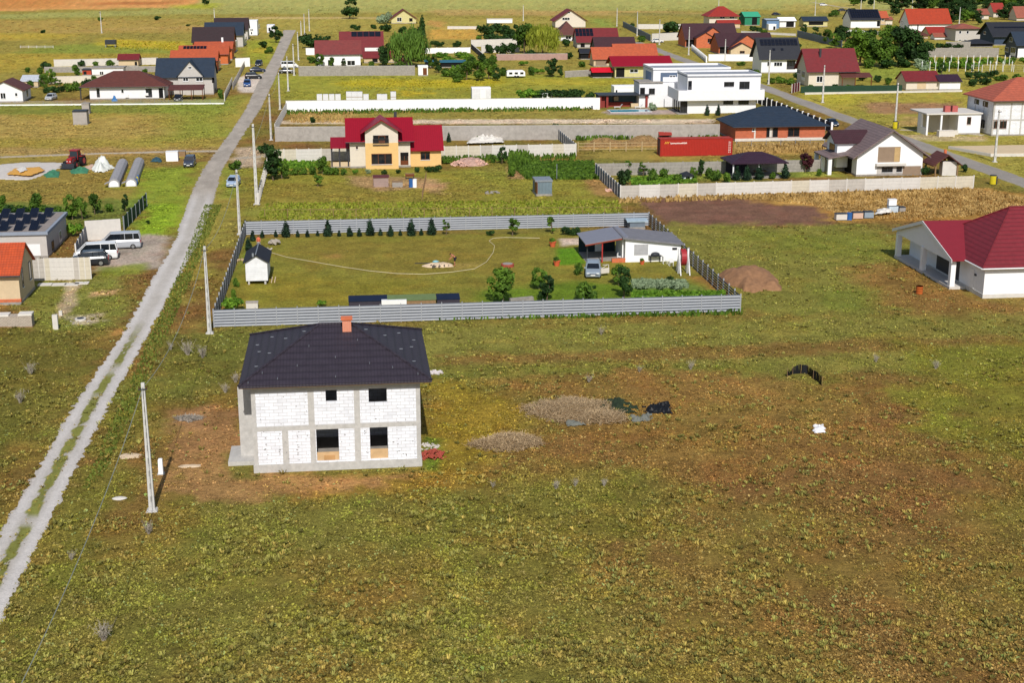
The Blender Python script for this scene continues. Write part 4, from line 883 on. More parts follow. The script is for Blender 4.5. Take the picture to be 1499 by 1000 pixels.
# ------------------------------------------------------------------ meadow tufts: leaf-sized blades over the turf, stuff
def tufts():
    n = 430000; r = np.random.RandomState(2)
    v = r.rand(n) ** 1.0; py = 330 + (1080 - 330) * v ** .85; px = r.uniform(-140, 1640, n)
    a_ = (px - 749.5) / FPX; b_ = -(py - 500.) / FPX; dz = -math.sin(TH) + b_ * math.cos(TH); dh = math.cos(TH) + b_ * math.sin(TH); t = -CAM_H / dz
    X = t * (dh * _fh[0] + a_ * _r[0]); Y = t * (dh * _fh[1] + a_ * _r[1])
    X += r.normal(size=n) * .3; Y += r.normal(size=n) * .4
    ry = [q[1] for q in rp]; oo = np.abs(X - np.interp(Y, ry, [q[0] for q in rp])); hw_ = np.interp(Y, ry, [q[2] for q in rp])
    k = ~(((oo < hw_ - .05) & ((oo > .42) | (Y > 135) | (r.rand(n) < .35))) | ((X > -8.2) & (X < 5.2) & (Y > 95.9) & (Y < 109)) | ((X > -10) & (X < -7) & (Y > 97) & (Y < 102)))
    k &= ~((X > 65) & (Y > 138.6) & (Y < 160)) & ~((X > 102.5) & (X < 107.6))
    # sparse on bare soil
    sp = _pip(X, Y, [G(*p) for p in [(920,290),(1180,284),(1240,308),(1215,330),(985,333),(945,302)]]) > 0
    bare = _pip(X, Y, [G(*p) for p in [(235,598),(352,605),(360,690),(600,695),(560,722),(400,735),(228,738),(225,700)]]) > 0
    park = _pip(X, Y, [G(*p) for p in [(133,350),(208,342),(262,350),(240,396),(135,398)]]) > 0
    k &= ~sp & ~(bare & (r.rand(n) < .75)) & ~park
    inplot = (X > -13.6) & (X < 39.3) & (Y > 136.9) & (Y < 181.8)
    k &= ~(inplot & (r.rand(n) < .55))
    # patchy density
    k &= (fbm(X / 2.6, Y / 2.6, 201, 3) + r.rand(n) * .5 - .25 > .40)
    X = X[k]; Y = Y[k]; inplot = inplot[k]; n = len(X); C = gcol(X, Y)
    C = C * (.35 + 1.25 * r.rand(n, 1) ** .9); hl = r.rand(n) < .10; C[hl] = C[hl] * .5 + np.array(s2l('b4a264')) * .6 * r.uniform(.5, 1.1, (hl.sum(), 1))
    gg = (fbm(X / 1.9, Y / 1.9, 205, 3) > .54); C[gg] = C[gg] * np.array([.98, 1.08, .9])
    bl = 3; tall = (r.rand(n) < .02) & (fbm(X / 5., Y / 5., 221, 3) > .48); s = (.05 + .11 * r.rand(n) ** 1.6) * np.where(tall, 1.5, 1.) * np.where(inplot, .55, 1) * (1 + np.clip((Y - 110) / 160, 0, 1))
    rs = (r.rand(n) < .035) & (fbm(X / 3., Y / 3., 231, 3) > .5); s = np.where(rs, s * 1.1, s); C[rs] = np.array(s2l('8f9a5a')) * r.uniform(.7, 1.2, (rs.sum(), 1)); C[tall] = C[tall] * np.array([.8, .95, .7]); V = []; CC = []
    for i in range(bl):
        an = r.uniform(0, 6.28, n); L = s * r.uniform(.6, 1.2, n); wd = s * r.uniform(.3, .55, n); up = r.uniform(.15, .85, n) * s
        cx_, cy_ = np.cos(an), np.sin(an); ox = X + r.normal(size=n) * s * .5; oy = Y + r.normal(size=n) * s * .5
        V.append(np.stack([np.stack([ox, oy, X * 0 + .005], -1), np.stack([ox + cx_ * L * .6 - cy_ * wd, oy + cy_ * L * .6 + cx_ * wd, up * .75], -1),
                           np.stack([ox + cx_ * L, oy + cy_ * L, up], -1), np.stack([ox + cx_ * L * .6 + cy_ * wd, oy + cy_ * L * .6 - cx_ * wd, up * .6], -1)], 1))
        CC.append(np.repeat((C * r.uniform(.8, 1.2, (n, 1)))[:, None], 4, 1))
    # tussocks: bunches of narrow taller blades
    ok = np.where(~inplot & (fbm(X / 4., Y / 4., 241, 3) > .46))[0]; nc = 5200; q = r.choice(ok, nc); kb = 15; ri_ = np.repeat(q, kb); nb = nc * kb; hs_ = np.repeat(r.uniform(.5, 1.25, nc), kb); cc = np.repeat(np.array(s2l('7c783c')) * r.uniform(.45, 1.6, (nc, 1)) * np.where(r.rand(nc, 1) < .35, np.array([1.35, 1.1, 1.1]), 1), kb, 0) * r.uniform(.7, 1.35, (nb, 1))
    an = r.uniform(0, 6.28, nb); cx_, cy_ = np.cos(an), np.sin(an); rd = .13 * hs_ * r.rand(nb); bx, by = X[ri_] + cx_ * rd, Y[ri_] + cy_ * rd; L = .2 * hs_ * r.uniform(.4, 1, nb); up = .24 * hs_ * r.uniform(.5, 1, nb); wd = .018 + .02 * r.rand(nb)
    V.append(np.stack([np.stack([bx - cy_ * wd, by + cx_ * wd, bx * 0], -1), np.stack([bx + cy_ * wd, by - cx_ * wd, bx * 0], -1), np.stack([bx + cx_ * L + cy_ * wd, by + cy_ * L - cx_ * wd, up], -1), np.stack([bx + cx_ * L - cy_ * wd, by + cy_ * L + cx_ * wd, up * .95], -1)], 1)); CC.append(np.repeat(cc[:, None], 4, 1))
    V = np.concatenate([v_.reshape(-1, 3) for v_ in V]); CC = np.concatenate([v_.reshape(-1, 3) for v_ in CC])
    m = bpy.data.materials.new('grass_blades'); m.use_nodes = True; at = m.node_tree.nodes.new('ShaderNodeAttribute'); at.attribute_name = 'Col'
    b = m.node_tree.nodes['Principled BSDF']; b.inputs['Roughness'].default_value = .8; b.inputs['Specular IOR Level'].default_value = .15; m.node_tree.links.new(at.outputs['Color'], b.inputs['Base Color'])
    tag(link(bpy.data.objects.new('meadow_grass', meshnp('meadow_grass', V, np.arange(len(V)).reshape(-1, 4), m, CC))), 'rough grass and low weeds covering the meadow', 'grass', kind='stuff')
    # far turf: larger clumps in the fields behind
    n = 130000; py = r.uniform(8, 335, n); px = r.uniform(-60, 1560, n)
    a_ = (px - 749.5) / FPX; b_ = -(py - 500.) / FPX; dz = -math.sin(TH) + b_ * math.cos(TH); dh = math.cos(TH) + b_ * math.sin(TH); t = -CAM_H / dz
    X = t * (dh * _fh[0] + a_ * _r[0]); Y = t * (dh * _fh[1] + a_ * _r[1])
    k = ~((np.abs(X + 21.9) < 2.6) | ((X > 102) & (X < 108.4))) & (fbm(X / 7, Y / 7, 211, 3) + r.rand(n) * .4 - .2 > .47)
    for pl in ([(345,110),(390,108),(382,137),(345,137)], [(870,150),(1010,150),(1010,168),(870,168)], [(922,290),(1180,284),(1240,308),(1215,330),(985,333),(945,302)], [(133,350),(208,342),(262,350),(240,396),(135,398)],
               [(0,232),(120,232),(100,266),(0,266)], [(-60,-20),(290,-20),(290,10),(130,14),(-60,20)]):
        k &= ~(_pip(X, Y, [G(*p) for p in pl]) > 0)
    X = X[k]; Y = Y[k]; n = len(X); C = gcol(X, Y) * (.5 + 1.0 * r.rand(n, 1)); sc_ = (.14 + Y / 1300.) * r.uniform(.6, 1.3, n); V = []
    for i in range(3):
        an = r.uniform(0, 6.28, n); cx_, cy_ = np.cos(an), np.sin(an); L = sc_; wd = sc_ * .5; up = sc_ * r.uniform(.08, .28, n); ox = X + r.normal(size=n) * sc_; oy = Y + r.normal(size=n) * sc_
        V.append(np.stack([np.stack([ox, oy, X * 0 + .01], -1), np.stack([ox + cx_ * L * .6 - cy_ * wd, oy + cy_ * L * .6 + cx_ * wd, up * .75], -1),
                           np.stack([ox + cx_ * L, oy + cy_ * L, up], -1), np.stack([ox + cx_ * L * .6 + cy_ * wd, oy + cy_ * L * .6 - cx_ * wd, up * .6], -1)], 1))
    V = np.concatenate(V).reshape(-1, 3); CC = np.tile(np.repeat(C[:, None], 4, 1), (3, 1, 1)).reshape(-1, 3)
    tag(link(bpy.data.objects.new('field_grass', meshnp('field_grass', V, np.arange(len(V)).reshape(-1, 4), m, CC))), 'longer grass in the fields between the houses', 'grass', kind='stuff')
tufts()
# ------------------------------------------------------------------ vehicles
MLAMP = mat('headlight_glass', 'dfe3e6', rough=.15, spec=.8); MTAIL = mat('tail_light', 'a01818', rough=.3)
MPLATE = mat('number_plate', 'e8e8e4')
def paint(col): return mat('car_paint_' + col, col, rough=.25, var=.04, spec=.7)
CARS = {  # length, width, height, belt height, hood end, windscreen top, roof end, tail; (fractions of length from the front)
    'sedan': (4.5, 1.75, 1.45, .95, .27, .42, .72, .88), 'hatch': (4.1, 1.72, 1.5, .95, .25, .40, .86, .97), 'wagon': (4.5, 1.76, 1.48, .95, .26, .40, .88, .98),
    'suv': (4.6, 1.85, 1.7, 1.1, .24, .37, .88, .98), 'van': (5.1, 1.95, 1.98, 1.15, .13, .3, .96, .995), 'old': (4.0, 1.68, 1.75, 1.1, .3, .36, .95, .99)}
def car(kind, label, px, py, heading, col, group=None, open_door=False, name=None, xy=None):
    """heading: direction the front points, degrees from +X"""
    L, W, Hh, B, f1, f2, f3, f4 = CARS[kind]; x, y = xy or G(px, py); nm = name or {'van': 'van'}.get(kind, 'car')
    e = thing(nm, label, nm, (x, y), math.radians(heading), group); P_ = paint(col); hw = W / 2; cl = .22
    def X(f): return L / 2 - f * L
    # lower hull lofted front to back
    secs = []
    for f, zt, k in [(0, .62, .80), (.02, .74, .92), (.08, .82 if kind != 'van' else .95, .98), (f1 * .6, B * .93, 1), (f1, B, 1), (f2, B + .02, 1), (f3, B + .02, 1), ((f3 + 1) / 2, B * (1 if f4 > .93 else .97), .99), (.985, B * .95, .95), (1, B * .7, .85)]:
        w2 = hw * k; zb = cl + (.12 if f in (0, 1) else 0)
        secs.append([(X(f), -w2 * .94, zb), (X(f), w2 * .94, zb), (X(f), w2, zb + .2), (X(f), w2 * 1.0, zt - .18), (X(f), w2 * .9, zt), (X(f), -w2 * .9, zt), (X(f), -w2, zt - .18), (X(f), -w2, zb + .2)])
    b = MB().loft(secs)
    # pillars and roof skin
    ht = Hh; k1 = .9; k2 = .76 if kind != 'van' else .84
    def gh(f, z, k): return [(X(f), -hw * k, z), (X(f), hw * k, z)]
    b.loft([[(X(f2) + .02, -hw * k2, ht - .05), (X(f2) + .02, hw * k2, ht - .05), (X(f2) - .05, hw * k2 * .93, ht + .0), (X(f2) - .05, -hw * k2 * .93, ht)],
            [(X((f2 + f3) / 2), -hw * k2, ht - .04), (X((f2 + f3) / 2), hw * k2, ht - .04), (X((f2 + f3) / 2), hw * k2 * .93, ht + .04), (X((f2 + f3) / 2), -hw * k2 * .93, ht + .04)],
            [(X(f3), -hw * k2, ht - .06), (X(f3), hw * k2, ht - .06), (X(f3), hw * k2 * .93, ht), (X(f3), -hw * k2 * .93, ht)]])
    for s in (-1, 1):
        b.tube((X(f1), s * hw * .89, B - .02), (X(f2), s * hw * k2, ht - .03), .045, n=4); b.tube((X(f4), s * hw * .89, B - .02), (X(f3), s * hw * k2, ht - .03), .06, n=4)
        b.tube((X((f2 + f3) / 2), s * hw * .895, B), (X((f2 + f3) / 2), s * hw * k2, ht - .03), .045, n=4)
        if f3 > .8: b.tube((X(f3 * .8 + f2 * .2), s * hw * .895, B), (X(f3 * .8 + f2 * .2), s * hw * k2, ht - .03), .045, n=4)
    b.build('body', P_, e, smooth=False)
    g = MB().loft([[(X(f1) - .0, -hw * .87, B - .03), (X(f1), hw * .87, B - .03), (X(f2), hw * k2 * .97, ht - .045), (X(f2), -hw * k2 * .97, ht - .045)],
                   [(X(f4), -hw * .87, B - .03), (X(f4), hw * .87, B - .03), (X(f3), hw * k2 * .97, ht - .045), (X(f3), -hw * k2 * .97, ht - .045)]]); g.build('windows', MGLASS, e)
    r_ = .32 if kind != 'suv' else .37
    for fx in (.18, .81):
        for s in (-1, 1):
            wv = MB().tube((0, -.11, 0), (0, .11, 0), r_, n=14).build('wheel', MTYRE, e, (X(fx), s * (hw - .1), r_)); MB().tube((0, s * .112 - .01, 0), (0, s * .112 + .012, 0), r_ * .62, n=10).build('rim', MRIM, wv)
    for s in (-1, 1):
        MB().box(X(.03), X(0) + .015, s * hw * .62 - .16, s * hw * .62 + .16, .6, .72).build('headlight', MLAMP, e); MB().box(X(1) - .02, X(.98), s * hw * .7 - .12, s * hw * .7 + .12, B * .62, B * .9).build('tail_light', MTAIL, e)
        MB().box(X(f1) - .25, X(f1) - .12, s * (hw + .02) - .08, s * (hw + .02) + .08, B - .02, B + .13).build('mirror', P_, e)
    MB().box(X(0), X(0) + .03, -.26, .26, .38, .5).build('number_plate', MPLATE, e); MB().box(X(0) + .0, X(0) + .02, -.5, .5, .52, .6).build('grille', MDARK, e)
    if open_door:
        dd = MB(); dd.box(0, -1.05, -.03, .03, .35, B); dd.box(-1.0, -.93, -.03, .03, B, ht - .12); dd.tube((-.93, 0, ht - .13), (-.1, 0, B), .03, n=4); dd.box(-1.0, -.2, -.03, .03, ht - .17, ht - .12)
        o = dd.build('door', mat('door_trim_cream', 'cfc8bc'), e, (X(f1) - .1, hw + .02, 0)); o.rotation_euler[2] = math.radians(-62)
    return e
# ------------------------------------------------------------------ roof and wall finishes
T_BRN = tile('brown_tile_roof', '6b3c34'); T_RED = tile('dark_red_tile_roof', '80282c'); T_CRIM = mat('crimson_metal_roof', '8e1326', kind='ribs', p=(.35, .25), rough=.45, var=.05, bump=.4)
T_ORG = tile('orange_tile_roof', 'c8603c', row=.2); T_ORG2 = tile('bright_orange_tile_roof', 'cc5429', row=.2); T_SAL = tile('salmon_tile_roof', 'c0654c', row=.3)
T_NAVY = tile('navy_metal_roof', '2c3a4c', row=.25); T_DBRN = tile('dark_brown_roof', '3e2e30'); T_PLUM = tile('plum_brown_roof', '4a2c32'); T_BLK = tile('charcoal_roof', '2c2e36')
T_SCAR = tile('scarlet_tile_roof', 'a8352a'); T_PURP = tile('dark_purple_roof', '3c2436'); T_RUST = tile('rust_tile_roof', 'a8604c'); T_MOT = tile('mottled_brown_tile_roof', '8a7674', row=.3, dirt=.6)
W_CR = mat('cream_plaster', 'd6ccbc', var=.06, dirt=.12); W_YEL = mat('yellow_plaster', 'dfb87a', var=.05, dirt=.1); W_GRY = mat('light_grey_plaster', 'bdb8b2', var=.05, dirt=.1)
W_BEI = mat('beige_plaster', 'cdb795', var=.08, dirt=.2); W_ORG = mat('orange_plaster', 'c26a3c', var=.08, dirt=.1); W_DGR = mat('dark_grey_plaster', '555a60', var=.08); W_BLU = mat('slate_blue_plaster', '3c4a5e', var=.08)
W_OLV = mat('pale_yellow_plaster', 'c9c08a', var=.08, dirt=.15); W_TAU = mat('taupe_plaster', '8e7a66', var=.08)
g1 = 'houses in the row at the far end of the gravel road'
# ---- left, behind the low white wall
house('small white house with brown gable roof, cut by the left edge', -18, 34, 150, 9, 132, 119.5, 'gy', T_BRN, MW, [('F', 0, 135.5, 9, 144.5), ('F', 21.5, 135.5, 26, 140.5), ('R', 38, 131.5, 41.5, 141, 'w')])
b2 = house('long white bungalow with brown hipped roof, blue tarp at its wall', 132, 241, 146, 10.5, 127.5, 104, 'hip', T_BRN, MW, [('F', 141, 129, 146.5, 142, 'd', MDFR), ('F', 177, 130, 181.5, 136), ('F', 213, 129.5, 223, 142, 'd', MDFR), ('F', 232, 128.5, 239.5, 146, 'o')], ridge=6, ovs=(2.3, 1.2, .8, .8))
for a in (-2.0,): MB().box(a - .12, a + .12, -.5, -.26, 0, b2['h']).build('porch_column', MDFR, b2['e'])
MB().box(8.2, 9.0, -.35, -.05, .5, 1.2).build('air_conditioner', MFRAME, b2['e']); MB().box(12.8, 13.6, -.35, -.05, .9, 1.5).build('air_conditioner', MFRAME, b2['e'])
b4 = house('pale grey house with dark blue-grey roof and pointed central gable, behind the brown carport', 231, 313, 139, 10, 111, 85, 'gx', T_NAVY, W_GRY, [('F', 310, 113, 314, 121, 'o')], ov=.6)
x0, x1, zw, zt = cross_gable(b4, 278, 258, 299, 88.5, 111.5, .5, T_NAVY, W_GRY)
for a in ((267.5, 112.5, 276, 118.5), (286.5, 112.5, 297, 118.5), (275, 97, 281, 100.5)): pxwin(b4, 'F', *a, 'w', None, .53)
house('orange roofed house with a dark solar strip beside the grey gabled house', 251, 318, 106, 9, 88, 73.5, 'gx', T_ORG, W_ORG, [('R', 320, 90, 323, 96)], group=g1)
o2 = house('orange roofed house with chimney, second along the row behind the grey gabled house', 263, 334, 95, 9, 79, 66.5, 'gx', T_ORG, W_ORG, [], group=g1); solar(o2, (1, 8, .55, .9), 1, 7)
o3 = house('orange roofed house with a small pointed gable, third along the row', 286, 340, 88, 9, 71, 61, 'gx', T_ORG, W_ORG, [], group=g1)
MB().box(8, 8.6, 4, 4.6, o3['h'] + 1, o3['h'] + o3['rise'] + 1.4).build('chimney', MW, o3['e'])
h6 = house('two-storey house with dark brown roof and orange gable wall, nearest of the dark roofed row', 283, 342, 79, 11, 60, 39.5, 'gx', T_DBRN, W_ORG, [('R', 345, 60, 348, 66), ('R', 345, 69, 348, 75)], group=g1, ov=.6)
h7 = house('two-storey house with navy roof and grey gable wall in the dark roofed row', 301, 356, 69, 10, 50, 32.5, 'gx', T_NAVY, W_GRY, [('R', 359, 54, 361, 58), ('R', 359, 61, 361, 66)], group=g1, ov=.6)
h8 = house('two-storey house with charcoal brown roof, farthest of the dark roofed row', 315, 363, 58, 10, 42, 26, 'gx', T_DBRN, W_GRY, [], group=g1, ov=.6)
house('narrow two-storey white box house at the end of the dark roofed row', 364.5, 377, 52, 9, 31, 31, 'flat', MWH, MWH, [('F', 366, 42, 371, 44.5), ('F', 367, 46, 369.5, 51.5, 'd'), ('R', 379, 36, 380.5, 40)], ov=.05)
house('roofless pale block shell by the bushes at the far end of the road', 391, 402, 48, 6, 36, 36, 'none', MBLOCK, MBLOCK, [('F', 393, 40, 396, 45, 'o')], cat='building', name='block_shell')
house('small outbuilding with dark red roof and beige wall beyond the bungalow garden', 174, 202.5, 97, 5, 87, 79, 'gx', T_RED, W_BEI, [('F', 197, 90, 201, 95.5, 'o')], cat='outbuilding', name='outbuilding', ov=.3)
house('low white outbuilding with flat roof and one window behind the brown hipped bungalow', 135, 181, 110.5, 5, 100, 100, 'flat', MCONCD, MW, [('F', 145.5, 104, 152, 110)], cat='outbuilding', name='outbuilding', ov=.25)
house('small red boarded shed left of the low white outbuilding', 121, 134, 110.5, 3, 102.5, 102.5, 'flat', MDGREY, mat('red_boards', 'b0452f', kind='boards', p=(.2, .4)), [('F', 122, 104, 127, 110, 'o')], cat='shed', name='shed', ov=.15)
house('pale barn-like shed with whitish roof behind the left white house', 32, 56, 128, 8, 119, 110, 'gx', mat('whitish_sheet_roof', 'b9bec6', kind='ribs', p=(.5, .3)), W_BEI, [], cat='shed', name='shed', ov=.2)
# ---- left foreground
L1 = house('flat roofed pale house covered in tilted solar panels at the left edge', -60, 70.5, 381, 12.5, 346, 346, 'none', MWH, W_GRY, [('R', 75, 354, 80.5, 377, 'd', MDFR), ('R', 86, 339, 91, 358, 'd'), ('F', 25, 358, 60, 374, 's', MFRAME)])
m = MB(); w_, d, h = L1['w'], L1['d'], L1['h']
m.box(-.3, w_ + .25, -.25, d + .2, h - .0, h + .35); m.build('roof', mat('grey_blue_fascia', '8d96a3', var=.05), L1['e'])
MB().box(0, w_ - .1, .1, d - .1, h + .352, h + .37).build('roof_membrane', mat('roof_membrane', '8f8680', var=.2, dirt=.4), L1['e'])
for r in range(3):
    for c in range(9):
        xx = w_ - 1.6 - c * 1.75; yy = .5 + r * 4.2; z = h + .42
        m = MB().add([(xx - .5, yy, z), (xx + .5, yy, z), (xx + .5, yy + 2.3, z + .75), (xx - .5, yy + 2.3, z + .75), (xx - .5, yy, z + .05), (xx + .5, yy, z + .05), (xx + .5, yy + 2.3, z + .8), (xx - .5, yy + 2.3, z + .8)], [(0, 3, 2, 1), (4, 5, 6, 7), (0, 1, 5, 4), (1, 2, 6, 5), (2, 3, 7, 6), (3, 0, 4, 7)])
        p = m.build('solar_panel', MPV, L1['e']); MB().tube((xx - .4, yy + 2.2, z - .05), (xx - .4, yy + 2.2, z + .72), .03).tube((xx + .4, yy + 2.2, z - .05), (xx + .4, yy + 2.2, z + .72), .03).build('support', MSTEEL, p)
L2 = house('small beige house with bright orange tiled gable roof in the lower left', -75, 31, 449, 7.0, 402, 358, 'gx', T_ORG2, W_BEI, [('R', 30.5, 393, 35, 419, 'w', MDFR), ('R', 41, 384, 46.5, 407, 'w', MDFR)], ov=.45, og=.25)
MB().box(-.05, L2['w'] + .05, -.05, .3, .3, .62).build('brick_base', MBRICK, L2['e'])
# ---- yellow house with crimson roof
Y = house('yellow and cream two-storey house with crimson roof and balcony gable', 513, 601, 246, 9.5, 204, 173, 'gx', T_CRIM, W_CR, [('F', 521, 214, 524, 218)], fm=MBFR, ov=.75, og=.7)
yx0, yx1, zw, zt = cross_gable(Y, 557, 527.5, 589, 174, 193.5, 1.6, T_CRIM, W_CR, ov=.75)
MB().box(yx0 - .02, yx1 + .02, -1.66, -1.0, 0, atY(557, 209, Y['y'] - 1.6)[2]).build('wall', W_YEL, Y['e'])
pxwin(Y, 'F', 546, 198, 569, 209.5, 'o', None, 1.66); pxwin(Y, 'F', 554, 198.5, 564, 209, 'd', MBFR, 1.69); pxwin(Y, 'F', 543.5, 225, 574, 240, 'w', MBFR, 1.68)
pxwin(Y, 'F', 586, 223, 598, 241, 'd', MBFR); pxwin(Y, 'F', 586, 223, 598, 228, 'o', MBFR, .05)
b = MB(); za = atY(557, 209.5, Y['y'])[2]; p0 = atY(546, 209, Y['y'] - 1.6)[0] - Y['x']; p1 = atY(569, 209, Y['y'] - 1.6)[0] - Y['x']
for i in range(14): t = p0 + (p1 - p0) * i / 13; b.box(t - .03, t + .03, -1.86, -1.8, za, za + .95)
b.box(p0, p1, -1.88, -1.78, za + .95, za + 1.02); b.box(p0, p1, -1.88, -1.66, za - .1, za); b.build('balcony_railing', MDFR, Y['e'])
# side wing at right, lower roof
xw = XonY(646, Y['y'] + .6) - Y['x']; zz = atY(625, 216, Y['y'] + .6)[2]; rs = atY(625, 184, Y['y'] + 4.5)[2] - zz
MB().prism([(.6, 0), (8.4, 0), (8.4, zz - .02), (4.5, zz + rs - .02), (.6, zz - .02)], 'x', Y['w'], xw).build('wall', W_YEL, Y['e'])
wr = roof_gx(xw - Y['w'], 7.8, zz, rs, .6, .0); wr.v = [(v[0] + Y['w'] + (.45 if v[0] > .1 else .02), v[1] + .6, v[2]) for v in wr.v]; wr.build('roof', T_CRIM, Y['e'])
pxwin(Y, 'F', 615.5, 222, 629.5, 233.5, 'w', MBFR, -.6)
MB().box(Y['w'] - 2.4, Y['w'] - 1.9, 6, 6.5, Y['h'] + 1, Y['h'] + Y['rise'] + .9).build('chimney', MDFR, Y['e'])
# left porch
xl = XonY(484.5, Y['y'] + 1.5) - Y['x']; z1 = atY(495, 217, Y['y'] + 1)[2]; z2 = atY(495, 202, Y['y'] + 5)[2]
MB().add([(xl, .8, z1), (-.05, .8, z1), (-.05, 5.2, z2), (xl, 5.2, z2), (xl, .8, z1 + .15), (-.05, .8, z1 + .15), (-.05, 5.2, z2 + .15), (xl, 5.2, z2 + .15)], [(0, 3, 2, 1), (4, 5, 6, 7), (0, 1, 5, 4), (1, 2, 6, 5), (2, 3, 7, 6), (3, 0, 4, 7)]).build('porch_roof', T_CRIM, Y['e'])
for xx in (xl + .2, xl + 1.5, -.3): MB().box(xx - .12, xx + .12, 1.0, 1.24, 0, z1).build('porch_column', MDFR, Y['e'])
MB().box(xl, 0, 1.05, 1.2, 0, .9).build('porch_parapet', W_BEI, Y['e']); MB().box(xl, -.05, .8, 5.2, 0, .15).build('porch_floor', MCONCD, Y['e'])
# ---- brick bungalow under construction
J = house('unplastered orange brick bungalow with dark blue-grey hipped roof', 1076, 1207, 207, 11.5, 186, 156, 'hip', T_NAVY, mat('facade_hollow_brick', 'b8603f', kind='brick', p=(.4, .25), var=.16, c2='a08070', bump=.3), [('F', 1122, 186.5, 1138.5, 201, 'w', MBFR), ('F', 1153.5, 186.5, 1170, 200, 'w', MBFR), ('F', 1101, 188, 1105, 192, 'w')], ov=.7, ridge=4.5)
MB().box(-.03, J['w'] + .03, -.05, 0.05, 0, .55).build('base_band', MCONCP, J['e'])
MB().box(6.6, 7.2, -.03, .05, .55, J['h']).build('column', MCONCP, J['e']); MB().box(3.6, 3.9, -.03, .05, .55, J['h']).build('column', MCONCP, J['e'])
# ---- white gable house inside the prefab wall
I = house('white two-storey gabled house with mottled brown tiled roof and taupe window panel', 1253, 1349, 258, 13.5, 226, 192, 'gy', T_MOT, MWH, [], ov=1.0, og=.9, ft=.24)
pxwin(I, 'F', 1286, 215, 1317, 237, 's', W_TAU); pxwin(I, 'F', 1310, 215.5, 1316.5, 236.5, 's', mat('tan_panel', 'b79a6c'), .035)
pxwin(I, 'F', 1284, 243, 1348, 256, 's', W_GRY); pxwin(I, 'F', 1291, 244.5, 1306.5, 252, 'w', MDFR, .04); pxwin(I, 'F', 1312.5, 244, 1320, 251.5, 'w', MDFR, .04); pxwin(I, 'F', 1322, 243.5, 1347, 255, 's', W_TAU, .032)
MB().box(5.1 * .6, 8.0, -.7, 0, atY(1300, 241, I['y'])[2] - .1, atY(1300, 239.5, I['y'])[2] + .1).build('canopy', MCONCP, I['e'])
MB().prism([(I['w'] - .02 - I['w'], 0), (0, 0)], 'x', 0, 0) if False else None
# dormer and side porch on the left face
dm = MB(); xd = -1.0; zd = I['h']; y0_, y1_ = 4.2, 9.2
MB().box(-1.9, 1.6, y0_, y1_, I['h'] - 2.7, I['h'] + 1.55).build('dormer_wall', MWH, I['e'])
dm.prism([(y0_ - .5, zd + 1.4), ((y0_ + y1_) / 2, zd + 3.1), (y1_ + .5, zd + 1.4), (y1_ + .5, zd + 1.2), ((y0_ + y1_) / 2, zd + 2.9), (y0_ - .5, zd + 1.2)][::-1], 'x', -2.6, 3.8); dm.build('dormer_roof', T_PLUM, I['e'])
MB().prism([(y0_, zd + 1.4), ((y0_ + y1_) / 2, zd + 2.9), (y1_, zd + 1.4)], 'x', -1.92, 0).build('dormer_gable', MWH, I['e'])
MB().box(-1.95, -1.9, y0_ + 1.2, y1_ - 1.2, I['h'] - 1.2, I['h'] + .9).build('dormer_window', MGLASS, I['e'])
MB().add([(-4.2, 1.6, 2.6), (0, 1.6, 3.3), (0, 9, 3.3), (-4.2, 9, 2.6), (-4.2, 1.6, 2.8), (0, 1.6, 3.5), (0, 9, 3.5), (-4.2, 9, 2.8)], [(0, 3, 2, 1), (4, 5, 6, 7), (0, 1, 5, 4), (1, 2, 6, 5), (2, 3, 7, 6), (3, 0, 4, 7)]).build('porch_roof', T_MOT, I['e'])
for yy in (1.8, 5.2, 8.4): MB().box(-4.1, -3.5, yy, yy + .5, 0, 2.62).build('porch_column', MWH, I['e'])
MB().box(-.05, -.0, 2.2, 8, .1, 2.4).build('garage_opening', MDARK, I['e'])
